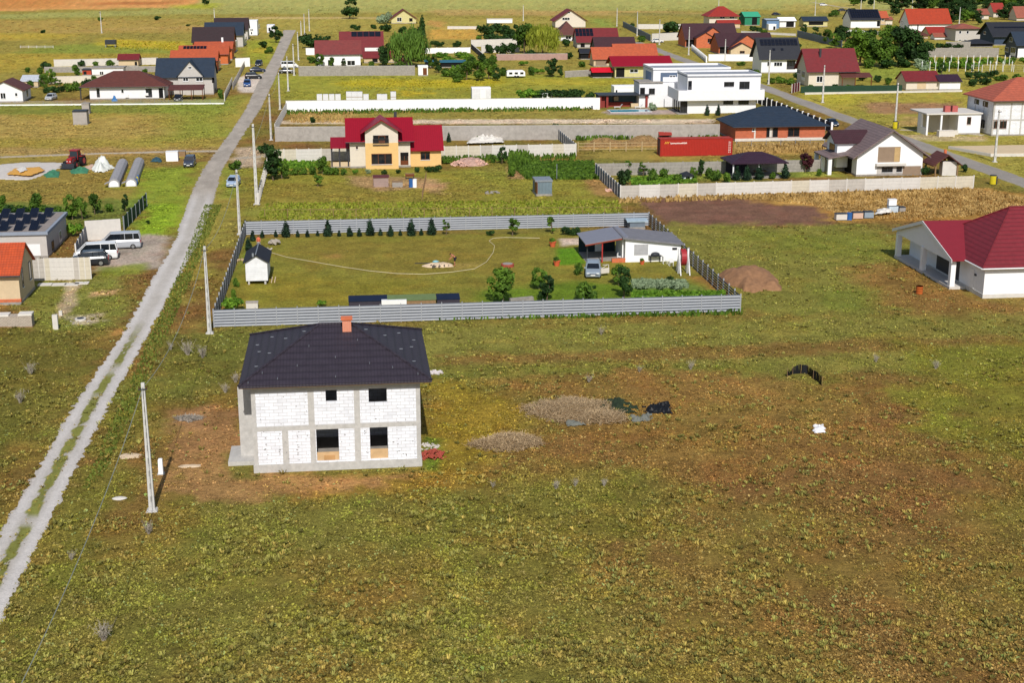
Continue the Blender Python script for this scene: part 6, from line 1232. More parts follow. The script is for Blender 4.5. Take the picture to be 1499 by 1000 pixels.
fence('pale prefab wall behind the silver minibus', pxy((126, 352), (178, 349)), HT(150, 351, 322), 2.6, 'solid', pm=MCONCP)
fence('grey sliding gate between the solar panelled house and the minibuses', pxy((112, 380), (127, 352)), 1.9, 3, 'vert', pm=PIC, postm=MCONCP)
fence('dark netted fence at the edge of the bright lawn, left of the road', pxy((182, 338), (215, 302)), 1.9, 3, 'vert', pm=GRN, postm=MSTEEL)
fence('cream prefab panel fence on both sides of the yellow house', pxy((398, 237), (843, 228)), 2.15, 2.1, 'panel', pm=MCONCP)
fence('short grey front fence of the yellow house garden beside the thick pole', pxy((378, 300), (393, 243)), 1.7, 2.2, 'vert', pm=MCONCD, postm=MCONCP, post=(.3, .3))
wallpx('long rough grey block wall across the gardens behind the yellow house', (404, 207), (1052, 203), 186, m=GW, sp=5)
fence('slate grey fence closing the garden right of the crimson roof', pxy((842, 226), (817, 204)), 2.0, 2.2, 'vert', pm=PIC, postm=MCONCP)
wallpx('long bright white wall in front of the flowering meadow', (419, 163), (868, 158), 147.5, m=MWH, sp=0)
fence('slate grey side fence at the road end of the white wall', pxy((403, 196), (420, 163)), 2.0, 2.4, 'vert', pm=PIC, postm=MCONCP)
wallpx('short white wall left of the pool terrace', (868, 160), (878, 160), 143, m=MWH)
cX, cY = G(908, 291); bY = G(877, 257)[1]
fence('long pale prefab panel wall in front of the white gabled house', [(cX, cY), G(1424, 276)], 2.0, 2.95, 'panel', pm=MCONCP)
fence('slate slatted fence on the left side of the walled garden', [(cX, cY), (cX, bY)], 2.0, 2.2, 'vert', pm=PIC, postm=MCONCP)
fence('pale prefab panel wall at the back of the walled garden', [(cX, bY), (G(1240, 246)[0], bY)], 2.0, 2.9, 'panel', pm=MCONCD)
fence('weathered wooden rail fence before the dry hay heaps', pxy((846, 222), (963, 221)), 1.7, 3.2, 'rail', pm=mat('pale_rails', 'b09a74'))
fence('thin wire fence in front of the brick bungalow', pxy((1078, 216), (1228, 213)), 1.2, 3, 'mesh', pm=MSTEEL, post=(.07, .07))
fence('thin wire fence along the near edge of the yellow house lawn', pxy((388, 319), (918, 315)), 1.2, 3.2, 'mesh', pm=MWOOD, post=(.07, .07))
fence('wire fence between the vegetable beds and the lawn of the yellow house', pxy((618, 292), (624, 262)), 1.1, 2, 'mesh', pm=MWOOD, post=(.07, .07))
fence('dark panelled fence with white posts along the right road', [(G(1217, 194)[0], G(1217, 194)[1]), (G(1217, 194)[0], G(1118, 143)[1])], 2.0, 3.6, 'vert', pm=DGF, postm=MWH, post=(.35, .35))
wallpx('white wall in front of the second brown roofed brick house', (1037, 89), (1102, 89), 79, m=MWH)
fence('short picket fence left of the white wall by the far bend', pxy((1034, 91), (1013, 73)), 1.8, 2.6, 'vert', pm=PIC, postm=MWH, post=(.4, .4))
fence('slate grey diagonal fence by the far junction', pxy((952, 60), (912, 39)), 2.4, 3.2, 'vert', pm=PIC, postm=PIC)
wallpx('pale wall right of the far grey diagonal fence', (954, 60), (997, 58), 49, m=MCONCP)
wallpx('far low pale wall behind the round dark bush', (934, 42), (1030, 42), 35, m=MCONCP)
fence('blue-grey fence running down towards the big trees', pxy((1167, 54), (1232, 70)), 2.6, 3.2, 'vert', pm=PIC, postm=PIC)
wallpx('low pale yard wall before the long low white building', (1085, 48), (1165, 52), 45, m=MCONCP)
fence('dark green netted garden fence of the cream house', pxy((1172, 136), (1320, 134)), 1.7, 3, 'solid', pm=GRN)
wallpx('knee-high pale kerb wall below the green netted fence', (1178, 138), (1408, 134), 135.5, m=MCONCP, thick=.25)
fence('maroon metal gate at the side road, left of the green netted fence', pxy((1159, 136), (1170, 133)), 2.2, 1.8, 'vert', pm=mat('maroon_metal', '5a1c24'), postm=MCONCP)
fence('tall pale prefab panel wall below the blue gabled house', pxy((1349, 83), (1461, 83)), 2.9, 2.9, 'panel', pm=MCONCD)
wallpx('wall of pale blocks behind the tall prefab panel wall', (1384, 70), (1420, 70), 61, m=MCONCD)
fence('white posted wire fence at the right edge below the grapevines', pxy((1422, 105), (1560, 105)), 2.0, 3, 'mesh', pm=MCONCP, post=(.16, .16))
wallpx('pinkish board fence under the golden willow', (727, 88), (830, 87), 79, m=PINK, sp=3)
wallpx('pale block wall left of the golden willow', (690, 68), (772, 66), 58, m=MCONCP, sp=7)
wallpx('lower pale wall among the garden bushes', (705, 77), (760, 76), 66, m=MCONCP, sp=7)
wallpx('white wall with short posts above the teal roofed pavilion', (623, 78), (688, 77), 70, m=MWH, sp=3.4)
wallpx('long grey concrete wall in front of the white house with red-brown roof', (438, 111), (607, 110), 97, m=MCONCD, sp=5)
wallpx('white wall left of the little reddish roofed white house', (448, 80), (462, 80), 70, m=MWH)
wallpx('diagonal dark stone wall between the garden bushes', (708, 87), (690, 71), 79, m=DGF)
wallpx('low wall left of the caravan', (827, 113), (866, 111), 104, m=MCONCD)
wallpx('white yard wall below the solar roofed white house', (1232, 46), (1290, 50), 42, m=MWH)
wallpx('low white wall behind the small shed of the pool garden', (655, 42), (700, 42), 38, m=MCONCP)
# ------------------------------------------------------------------ trees, conifers, shrubs
gt = 'clipped conifers in front of the far metal slat fence'
tj = [(419,347,321),(436,347,336),(450,347,335),(465,345.5,336),(480,346,320),(496.5,346,335.5),(512,346,329),(526,346,332.5),(542,345,319),(557,345,333),(571.5,346,328),(586,345,335),(602,345,318.5),(616.5,344.5,333),(632,344,317),(384,348,336),(404,347,336)]
big = {419: 'leftmost of the five large conifers', 480: 'second from left of the five large conifers', 542: 'middle one of the five large conifers', 602: 'fourth from left of the five large conifers', 632: 'rightmost of the five large conifers'}
ORD = 'first second third fourth fifth sixth seventh eighth ninth tenth eleventh twelfth thirteenth fourteenth fifteenth sixteenth seventeenth eighteenth nineteenth twentieth'.split()
nsm = 0
def ordw(i): return ORD[i] if i < 20 else ('thirtieth' if i == 29 else ('twenty-' if i < 30 else 'thirty-') + ORD[(i + 1) % 10 - 1]) if i != 39 else 'fortieth'
for px, py, pt in tj:
    lab = big.get(px)
    if lab is None: nsm += px > 410; lab = '%s small dark conifer from the left along the far slat fence' % ORD[nsm - 1] if px > 410 else 'small dark conifer, %s the far left corner of the slat fence' % ('nearest' if px < 390 else 'second from')
    if px in big: lab += ' along the far slat fence'; veg('thuja', lab, *G(px, py), HT(px, py, pt) * 1.02, 1.15, gt)
    else: vegpx('thuja', lab, px, py, pt, 1.3, 'small conifers by the far slat fence')
vegpx('thuja', 'dark conifer in the far left corner of the plot, behind its twin', 370, 353, 335, 1.1); vegpx('thuja', 'dark conifer just behind the white garden cabin', 364, 367, 345, 1.1)
for k, px, py, pt, wd, lab in [
    ('sapling', 653, 344, 320, 1, 'thin sapling right of the last large conifer'), ('sapling', 750, 345, 313, 1.1, 'slender young tree before the middle of the far slat fence'),
    ('sapling', 809, 342, 315, 1.1, 'dark slender young tree left of the grey carport, at the fence'), ('dbush', 831, 344, 330, 1, 'dark bush at the far fence, left of two beside the carport'), ('dbush', 843, 344, 330, 1, 'dark bush at the far fence, nearest the carport'),
    ('sapling', 884, 328, 316, 1, 'thin tree top behind the grey carport roof'), ('dbush', 718, 345, 336, 1, 'tiny dark bush at the far fence mid-plot'),
    ('tree', 736, 443, 389, 1.05, 'leafy green fruit tree near the fence, leftmost in the plot'), ('tree', 789, 423, 389, .95, 'green fruit tree farther back, right of the leftmost one'), ('dark', 800, 442, 402, .95, 'dark leafy tree at the near fence, second from left'),
    ('bush', 857, 440, 408, .8, 'yellowish open bush at the near fence below the silver car'), ('tree', 906, 418, 384, .9, 'small tree with pale trunk before the white garden house'), ('dark', 914, 436, 388, .75, 'tall dark fruit tree at the near fence below the garden house'),
    ('bush', 848, 402, 382, .6, 'tall thin bush beside the silver car'), ('bbush', 338, 453, 431, 1.1, 'bright green bush in the near left corner of the plot'), ('bbush', 470, 449, 438, .9, 'small bright bush at the near fence, left of the cold frames'),
    ('bush', 346, 420, 404, .5, 'narrow green shrub by the left slat fence, near the cabin'), ('bush', 343, 436, 422, .6, 'green shrub by the left slat fence, nearer the camera'), ('dbush', 870, 423, 417, .8, 'low dark plant right of the yellowish bush'),
    ('grey', 940, 424, 410, 1, 'grey-green cabbage patch clump, left'), ('grey', 965, 424, 411, 1, 'grey-green cabbage patch clump, middle'), ('grey', 990, 424, 411, 1, 'grey-green cabbage patch clump, right'),
    ('bbush', 950, 435, 425, 1.2, 'bright leafy vegetables left in the near right corner'), ('bbush', 985, 436, 426, 1.2, 'bright leafy vegetables in the middle of the near right bed'), ('bbush', 1056, 438, 422, .9, 'bright shrub in the near right corner of the plot'), ('bbush', 1022, 434, 426, 1, 'low orange-edged plants right of the vegetables'),
    ('dbush', 982, 412, 402, .8, 'dark low plant left of the red cable reel'), ('bush', 815, 386, 374, .5, 'small leafy plant in an orange pot by the lawn edge'), ('bush', 935, 326, 322, 2, 'shrub beside the little corner shed'),
    # yellow house garden
    ('dark', 400, 264, 212, .85, 'dark round tree at the left corner of the yellow house garden'), ('tree', 413, 262, 230, .9, 'green tree right of the dark corner tree'), ('sapling', 465, 273, 251, 1.4, 'small round tree alone on the yellow house lawn'), ('dbush', 389, 224, 207, 1, 'dark teal shrub behind the front fence corner'),
    ('bush', 345, 248, 232, .8, 'bush at the roadside by the dirt turning'), ('tree', 472, 255, 226, .7, 'leafy tree left of the crimson porch'), ('bush', 420, 256, 242, .9, 'row shrub nearest the dark corner tree'), ('bush', 432, 256, 243, .9, 'second row shrub from the dark corner tree'), ('bush', 445, 256, 244, .9, 'third row shrub from the dark corner tree'),
    ('bush', 456, 256, 242, .9, 'row shrub left of the leafy porch tree'), ('bush', 492, 256, 243, .8, 'shrub in front of the crimson porch'), ('bush', 504, 256, 245, .8, 'flowering shrub before the white wall strip'), ('dbush', 435, 234, 224, .8, 'reddish dark shrub at the cream fence, left'), ('dbush', 453, 234, 225, .8, 'dark shrub at the cream fence, right'),
    ('dbush', 609, 252, 243, .9, 'dark shrub before the yellow wing, left'), ('dbush', 628, 252, 242, .9, 'dark shrub before the yellow wing window'), ('dbush', 583, 254, 247, .9, 'low shrub before the front door'), ('grey', 540, 254, 246, .9, 'pale shrub below the wide brown window'), ('dbush', 562, 255, 247, .9, 'dark shrub below the balcony'),
    ('dark', 735, 240, 213, .7, 'dark shrubby tree before the cream fence, right of the brick rubble'), ('thuja', 657, 208, 192, 1, 'dark narrow conifer behind the cream fence'), ('sapling', 691, 202, 190, 1.5, 'slim dark sapling at the grey wall'), ('sapling', 672, 203, 192, 1.4, 'sapling near the dark narrow conifer'), ('sapling', 700, 205, 194, 1.6, 'little fruit tree in the walled strip'),
    ('bush', 756, 238, 226, .7, 'tall weeds left in front of the cream fence'), ('bush', 767, 240, 224, .6, 'tall weeds right in front of the cream fence'), ('bush', 748, 259, 236, .5, 'leafy climbing beans column by the soil bed'), ('bush', 786, 238, 228, .7, 'weeds before the cream fence, far right'), ('bush', 776, 236, 222, .5, 'tall thin weed clump at the fence'),
    ('dbush', 459, 180, 169, .8, 'dark bush in the dry strip below the white wall'), ('dbush', 810, 192, 178, .7, 'dark shrub at the top of the slate side fence'), ('dbush', 842, 156, 145, .9, 'dark shrub at the right end of the white wall'),
    # walled garden and gazebo
    ('dbush', 917, 271, 243, .75, 'big dark green bush inside the left of the walled garden'), ('sapling', 922, 256, 233, 1.3, 'fruit tree against the back wall, left'), ('sapling', 941, 258, 236, 1.3, 'fruit tree against the back wall, middle'), ('bush', 956, 267, 243, .6, 'loose leafy fruit bush in the walled garden'), ('dark', 1026, 258, 232, .6, 'dark tree left of the vine row in the walled garden'),
    ('bush', 1040, 262, 243, .7, 'vine row plant nearest the back'), ('bush', 1050, 265, 246, .7, 'vine row plant in the middle'), ('bush', 1062, 267, 250, .7, 'vine row plant nearest the front wall'), ('thuja', 1078, 264, 241, 1.3, 'leftmost clipped conifer before the gazebo'), ('thuja', 1093, 264, 240, 1.3, 'second clipped conifer before the gazebo'), ('thuja', 1111, 263, 239, 1.3, 'third clipped conifer before the gazebo'), ('thuja', 1149, 261, 237, 1.3, 'clipped conifer at the right post of the gazebo'),
    ('purple', 1179, 252, 222, .9, 'purple leaved tree between the gazebo and the white gabled house'), ('thuja', 1035, 169, 151, 1, 'thin grey conifer left before the villa'), ('thuja', 1051, 169, 151, 1, 'thin grey conifer right before the villa'), ('grey', 956, 162, 149, .8, 'bare pinkish shrub at the white villa wall'),
    ('dbush', 1040, 200, 190, .9, 'dark shrub beside the brick bungalow corner'), ('bush', 1005, 196, 189, 1.6, 'green weeds behind the red container'), ('bush', 985, 200, 191, 1, 'weed clump beside the tiny red kiosk'), ('dbush', 1354, 256, 240, .6, 'dark bush between the white gabled house and the small roofed well'), ('dbush', 1412, 252, 238, .6, 'dark bush right of the small roofed well'),
    # left gardens
    ('tree', 66, 132, 106, .8, 'tree right of the pale barn-like shed'), ('tree', 76, 124, 98, .8, 'tree left among the garden trees by the cream wall'), ('sapling', 86, 130, 112, 1.3, 'thin tree in front of the cream wall'), ('bush', 58, 108, 96, .8, 'green bush behind the pale barn-like shed'), ('bush', 42, 106, 97, .9, 'dark green bush at the field edge behind the barn-like shed'),
    ('bush', 102, 134, 119, .8, 'bright green bush nearest the low white wall'), ('bush', 113, 132, 116, .8, 'shrub left of the bungalow porch'), ('dbush', 126, 128, 112, .7, 'dark shrub at the bungalow corner'), ('dbush', 92, 134, 124, 1, 'low dark hedge bush by the low white wall'), ('dbush', 70, 136, 125, 1, 'dark hedge bush behind the parked silver car'), ('dbush', 119, 97, 86, .8, 'round bush in the back yard beside the concrete wall'), ('bush', 213, 106, 99, .9, 'bush at the left of the grey gabled house'),
    ('bush', 308, 135, 121, .9, 'bush beside the brown carport'), ('bush', 322, 144, 128, .6, 'dark bush at the slatted gate'), ('dark', 404, 62, 36, .9, 'dark tree beside the roofless block shell'), ('bush', 409, 53, 43, .9, 'bush on the far side of the road end'),
    ('dbush', 464, 71, 47, .9, 'big dark bush right of the far road end'), ('dbush', 452, 70, 50, .8, 'dark bush left in the roadside clump'), ('dbush', 481, 57, 51, 1, 'small round dark bush in the dry field'), ('tree', 468, 98, 76, .9, 'tree before the left corner of the white house with red-brown roof'), ('dark', 503, 97, 84, .7, 'small dark tree before the white house wall'),
    ('dark', 512, 27, -5, 1.15, 'lone round tree in the open field at the top'), ('dark', 300, 7, -6, 1.4, 'dark round tree at the edge of the brown field'), ('grey', 563, 34, 16, .9, 'pale blossoming tree left of the cream gabled cottage'), ('dbush', 546, 42, 34, 1.2, 'dark bush left of the pale blossoming tree'), ('dbush', 566, 46, 32, 1, 'dark shrub below the pale blossoming tree'),
    ('willow', 600, 98, 30, .95, 'big weeping willow between the red roofs'), ('pine', 618, 56, 17, .75, 'tall dark conifer behind the weeping willow'), ('dark', 566, 98, 62, .7, 'slim dark tree before the wine red roof'),
    ('gold', 795, 80, 26, .95, 'golden weeping willow beside the brown hipped house'), ('tree', 767, 78, 30, .85, 'full green tree left of the golden willow'), ('dbush', 713, 52, 32, 1, 'wide dark bush left, beside the pale wall'), ('dbush', 730, 50, 31, 1, 'wide dark bush behind the pale wall, middle'), ('dbush', 745, 54, 34, 1, 'wide dark bush nearest the full green tree'), ('bush', 700, 60, 50, 1.1, 'low bush on top of the pale wall line'), ('dbush', 829, 68, 55, .9, 'dark bush right of the golden willow'),
    ('dbush', 715, 78, 62, .8, 'dark bush below the pale walls, left'), ('dbush', 737, 80, 60, .9, 'dark bush below the pale walls, middle'), ('dbush', 750, 78, 60, .7, 'dark bush below the pale walls, right'), ('tree', 683, 117, 86, .9, 'leafy tree left in the garden clump below the walls'), ('tree', 700, 118, 84, .95, 'leafy tree in the middle of the garden clump'), ('tree', 716, 116, 84, .9, 'leafy tree right in the garden clump'), ('bbush', 668, 104, 92, 1, 'low bush in front of the teal roofed pavilion'), ('dark', 640, 106, 84, .8, 'dark tree left of the teal roofed pavilion'), ('bush', 614, 90, 74, 1, 'bush below the weeping willow, right side'),
    ('bbush', 648, 84, 74, 1.6, 'bright bush row under the white posted wall, left'), ('bbush', 672, 84, 73, 1.6, 'bright bush row under the white posted wall, right'), ('dbush', 640, 68, 58, 1.5, 'dark hedge in the garden above the white posted wall, left'), ('dbush', 668, 68, 58, 1.5, 'dark hedge in the garden above the white posted wall, right'),
    ('dark', 808, 112, 84, 1.05, 'dark round tree right of the caravan'), ('dark', 820, 113, 94, .9, 'smaller dark tree right of the caravan'), ('bush', 735, 111, 96, .8, 'bush left of the caravan'), ('bush', 776, 110, 95, .8, 'bush at the right end of the caravan'),
    ('dbush', 984, 48, 28, 1.0, 'round dark bush behind the far low wall'), ('dbush', 975, 47, 31, .9, 'dark bush left of the round one behind the far low wall'), ('dbush', 924, 40, 32, 1, 'dark bush by the far grey diagonal fence'), ('bush', 939, 61, 53, 1, 'bright bush right of the charcoal brown roof'),
    ('dbush', 1100, 45, 36, 1.3, 'dark bush before the green warehouse'), ('dbush', 1168, 70, 60, .9, 'garden bush behind the solar roofed white house'), ('bush', 1143, 122, 110, 1, 'hedge bush left of the cream house drive'), ('bush', 1156, 124, 112, 1, 'hedge bush nearest the maroon gate'),
    ('big', 1258, 96, 38, .9, 'big broad tree at the left of the tree mass'), ('big', 1290, 98, 52, 1.0, 'broad bright tree in front of the tree mass, left'), ('bigd', 1318, 96, 37, 1.0, 'tallest dark tree in the middle of the tree mass'), ('bigd', 1343, 95, 50, .9, 'dark tree at the right of the tree mass'), ('big', 1302, 80, 34, .8, 'rear tree crown above the tree mass'), ('bigd', 1275, 78, 42, .8, 'rear dark tree in the tree mass, left'), ('tree', 1222, 70, 46, 1, 'bushy tree above the dark red roof'), ('dark', 1238, 66, 38, 1.1, 'dark tree above the dark red roof, right'),
    ('dbush', 1372, 71, 61, 1.1, 'bush behind the tall prefab wall, left'), ('dbush', 1358, 72, 58, 1, 'bush at the left end of the tall prefab wall'), ('dark', 1378, 110, 90, .9, 'dark tree right of the purple garage roof'), ('dark', 1417, 116, 96, 1, 'round dark tree below the white posted fence'),
    ('grey', 1345, 100, 84, .9, 'pale grey shrub left of the vine rows'), ('grey', 1354, 104, 92, .9, 'pale grey shrub below the vine rows'), ('dbush', 1426, 126, 112, 1, 'dark shrub before the salmon roof, left'), ('dbush', 1442, 124, 110, 1, 'dark shrub above the salmon roof, right'), ('bush', 1465, 118, 107, 1.3, 'green shrub right of the salmon roof peak'), ('bush', 1490, 117, 106, 1.3, 'green shrub at the right edge above the salmon roof'),
    ('bush', 146, 30, 24, 1.5, 'small far bush beside the lone field pole'), ('dbush', 230, 29, 22, 1.3, 'small dark bush in the far strip of field'), ('dbush', 64, 48, 42, 1.3, 'small dark bush in the yellow strip of field'), ('dbush', 275, 38, 34, 1.3, 'tiny dark bush left of the far pole')]:
    vegpx(k, lab, px, py, pt, wd)
gd = 'trees massed along the top right skyline of the village'
i = 0; belt = []
for px, py, pt, k in [(1308, 22, 2, 'dark'), (1320, 14, -6, 'bigd'), (1345, 16, -8, 'bigd'), (1362, 14, -8, 'big'), (1375, 12, -10, 'bigd'), (1388, 16, -8, 'bigd'), (1396, 32, 8, 'bigd'), (1412, 32, 12, 'big'), (1424, 30, 8, 'bigd'), (1452, 12, -8, 'bigd'), (1470, 28, 8, 'bigd'), (1480, 26, 2, 'bigd'), (1422, 14, -8, 'bigd'), (1438, 10, -10, 'big'), (1495, 14, -4, 'bigd'), (1275, 8, -6, 'dark'), (1250, 8, -6, 'big'), (1300, 6, -8, 'bigd'), (1405, 8, -12, 'bigd'), (1335, 30, 14, 'dark')]:
    i += 1; belt.append((px, py, pt, k))
belt += [(1262, 4, -10, 'bigd'), (1288, 4, -10, 'big'), (1315, 3, -12, 'bigd'), (1328, 6, -10, 'bigd'), (1352, 4, -14, 'bigd'), (1368, 4, -14, 'big'), (1380, 24, 4, 'dark'), (1415, 22, 2, 'bigd'), (1432, 36, 20, 'dark'), (1446, 20, 2, 'bigd'), (1462, 8, -10, 'bigd'), (1476, 14, -6, 'big'), (1488, 8, -10, 'bigd'), (1505, 24, 0, 'bigd'), (1400, 18, -4, 'bigd')]
for i, (px, py, pt, k) in enumerate(sorted(belt)): vegpx(k, '%s leafy tree from the left in the dense belt at the top right' % ordw(i), px, py, pt, 1.25, gd)
gv = 'shrubs in the hedge behind the solar panelled house'
for px, py, pt, k in [(2, 312, 296, 'bush'), (18, 313, 297, 'dbush'), (34, 313, 298, 'bush'), (50, 314, 297, 'dbush'), (66, 315, 297, 'bush'), (84, 316, 300, 'bush'), (-14, 312, 296, 'bush'), (100, 318, 302, 'bush')]:
    vegpx(k, '%s shrub from the left in the hedge behind the solar panelled roof' % ORD[min(7, (px + 14) // 16)], px, py, pt, 1.1, gv)
for k, px, py, pt, wd, lab in [('tree', 54, 316, 280, .8, 'tallest shrubby tree in the hedge behind the solar panels'), ('tree', 106, 322, 281, .75, 'tree just right of the solar panelled flat roof'), ('tree', 121, 322, 287, .6, 'second tree right of the solar panelled flat roof'), ('tree', 139, 314, 280, .75, 'round tree behind the pale prefab wall'), ('bush', 158, 310, 296, 1, 'low bush behind the pale prefab wall'), ('dark', 184, 310, 283, .6, 'dark pointed tree left of the netted fence'),
                               ('tree', 4, 306, 284, .8, 'tree at the left edge above the solar panels'), ('bbush', 112, 345, 322, .8, 'light green bush in front of the pale prefab wall gate'), ('dbush', 217, 328, 321, .8, 'small dark bush on the bright lawn by the road'), ('sapling', 211, 306, 287, 1.2, 'thin reddish sapling at the netted fence corner')]:
    vegpx(k, lab, px, py, pt, wd)
for j, px in enumerate(range(768, 852, 11)): vegpx('bbush' if j < 2 else 'dbush', '%s bush from the left in the clipped hedge behind the long white wall' % ORD[j], px, 146, 128, 1.1, 'hedge bushes behind the white wall')
vegpx('dbush', 'separate dark hedge bush right of the clipped hedge', 863, 145, 132, 1.2)
for r_, (pyb, n) in enumerate([(93, 16), (100, 12)]):
    for j in range(n):
        px = 1352 + j * (11 if r_ == 0 else 7) + R_.uniform(-2, 2); vegpx('bbush' if j % 3 else 'bush', '%s staked vine from the left in the %s vine row' % (ORD[j], 'back' if r_ == 0 else 'front'), px, pyb, pyb - 11, .9, 'staked vines')
gs = 'white stakes in the vine garden'
for j in range(26):
    px = 1347 + (j % 13) * 11 + R_.uniform(-3, 3); py = 95 + (j // 13) * 9; x, y = G(px, py)
    MBp = MB().tube((0, 0, 0), (0, 0, 3.0), .09, .08, 5).box(-.25, .25, -.03, .03, 2.4, 2.5); tag(MBp.build('stake', MWH, None, (x, y, 0)), '%s white stake from the left along the %s vine row' % (ORD[j % 13], 'front' if j // 13 else 'back'), 'stake', gs)
# dry weeds standing in the near meadow
for px, py, pt, lab in [(275, 520, 498, 'grey dead weed beside the roadside pole, left'), (297, 524, 505, 'grey dead weed close to the second pole'), (250, 512, 500, 'small grey dead weed at the road verge'), (152, 938, 908, 'large dead grey weed in the near left meadow'), (218, 782, 762, 'dead grey weed below the nearest pole'), (105, 820, 806, 'pale dry weed beside the gravel road, near left'), (330, 575, 560, 'dry weed left of the dark roof'), (345, 560, 545, 'dry weed touching the left roof corner'),
                       (30, 590, 570, 'grey dry weed left of the gravel road'), (45, 548, 530, 'grey dry weed at the left, higher up'), (880, 490, 478, 'grey dry weed below the slat fence, middle'), (1011, 541, 527, 'single grey thistle on the brown track'), (722, 714, 704, 'small grey thistle below the straw heap'), (814, 716, 702, 'grey thistle right of the small one'), (842, 712, 700, 'grey thistle below the long straw heap'), (884, 712, 700, 'grey thistle at the far right of three'), (862, 560, 548, 'grey thistle above the long straw heap'), (1282, 530, 518, 'pale dry weed on the right meadow'), (1370, 540, 526, 'pale dry weed in the right meadow, farther right'), (936, 545, 535, 'grey weed above the black netting')]:
    vegpx('dry', lab, px, py, pt, .9)
# crops and tall grass: uncountable, stuff
def patch(name, label, polypx, n, size, hgt, m, seed=1, cat='plants'):
    P_ = [G(*p) for p in polypx]; r = np.random.RandomState(seed); xs = [p[0] for p in P_]; ys = [p[1] for p in P_]
    X = r.uniform(min(xs), max(xs), n * 3); Y = r.uniform(min(ys), max(ys), n * 3); k = (_pip(X, Y, P_) > 0) & (fbm(X / 2, Y / 2, seed, 3) + r.rand(len(X)) * .5 > .52); X = X[k][:n]; Y = Y[k][:n]; n = len(X)
    an = r.uniform(0, 6.28, n); c, s = np.cos(an) * size, np.sin(an) * size; h = hgt * r.uniform(.4, 1, n); q = size * r.uniform(-.7, .7, (2, n))
    V = np.stack([np.stack([X - c * .5, Y - s * .5, h * 0], -1), np.stack([X + c * .5, Y + s * .5, h * 0], -1), np.stack([X + c * .4 + q[0], Y + s * .4 + q[1], h], -1), np.stack([X - c * .4 + q[0], Y - s * .4 + q[1], h], -1)], 1)
    tag(link(bpy.data.objects.new(name, meshnp(name, V.reshape(-1, 3), np.arange(4 * n).reshape(n, 4), m))), label, cat, kind='stuff')
patch('potato_bed', 'dense dark green vegetable bed right of the brick rubble', [(742, 238), (868, 238), (880, 263), (772, 263)], 5000, .35, .6, LG, 3)
patch('corn_patch', 'tall bright plants in the left of the vegetable garden', [(744, 228), (772, 228), (776, 245), (745, 246)], 500, .3, 1.6, LG, 4)
patch('vegetable_rows', 'leafy vegetable rows in the near right corner of the slat fenced plot', [(925, 428), (1045, 428), (1066, 441), (925, 440)], 1600, .3, .35, LB, 5)
patch('cabbage_bed', 'grey-green cabbage bed in front of the garden house', [(925, 410), (1004, 412), (1008, 422), (925, 422)], 900, .3, .35, LGY, 6)
patch('dry_grass', 'tall straw coloured grass before the prefab wall', [(1040, 287), (1425, 276), (1499, 290), (1499, 312), (1330, 322), (1240, 318), (1190, 300)], 11000, .2, .32, leafmat('dry_brown_grass', '8a6c3a', 'c8a86a', .35, .1), 7)
patch('tall_weeds', 'tall green weeds under the grey block wall', [(845, 206), (1000, 203), (1050, 205), (1050, 199), (845, 201)], 1500, .4, 1.0, LG, 8)
patch('dry_weeds', 'dry standing weeds before the brick bungalow', [(1075, 214), (1228, 211), (1232, 222), (1075, 226)], 1200, .3, .7, leafmat('dry_brown_grass', '7a6034', 'b09458', .5, .1), 9)
patch('garden_plants', 'leafy garden plants inside the walled garden', [(925, 262), (1010, 258), (1020, 268), (925, 272)], 1500, .4, .5, LB, 10)
patch('lawn_weeds', 'light weeds along the near edge of the yellow house lawn', [(390, 298), (905, 294), (915, 318), (375, 322)], 3500, .3, .35, LY, 11)
patch('straw_strip', 'dry straw strip below the long white wall', [(425, 166), (520, 165), (520, 180), (425, 180)], 500, .3, .5, leafmat('dry_brown_grass', '7a6034', 'b09458', .5, .1), 12)
patch('wall_weeds', 'weeds along the foot of the near slat fence', [(640, 462), (1085, 452), (1085, 462), (640, 470)], 1200, .22, .45, LG, 13)
patch('yellow_flowers', 'yellow flowering weeds in the meadow behind the white wall', [(500, 116), (730, 115), (720, 132), (500, 136)], 500, .35, .35, leafmat('yellow_flowers', '8a8a24', 'bfae2a', 1), 14)
patch('yellow_flowers', 'yellow flowering strip in the far left field', [(160, 60), (265, 62), (262, 74), (150, 72)], 260, .5, .4, leafmat('yellow_flowers', '8a8a24', 'bfae2a', 1), 15)
patch('hay_bed', 'low green plants of the garden bed at the cream fence', [(410, 236), (478, 237), (478, 246), (400, 248)], 800, .3, .4, LB, 16)
for px, py, w_, h_ in [(877, 215, 4, 1.5), (905, 212, 6, 1.7), (940, 210, 6, 1.8)]: pass

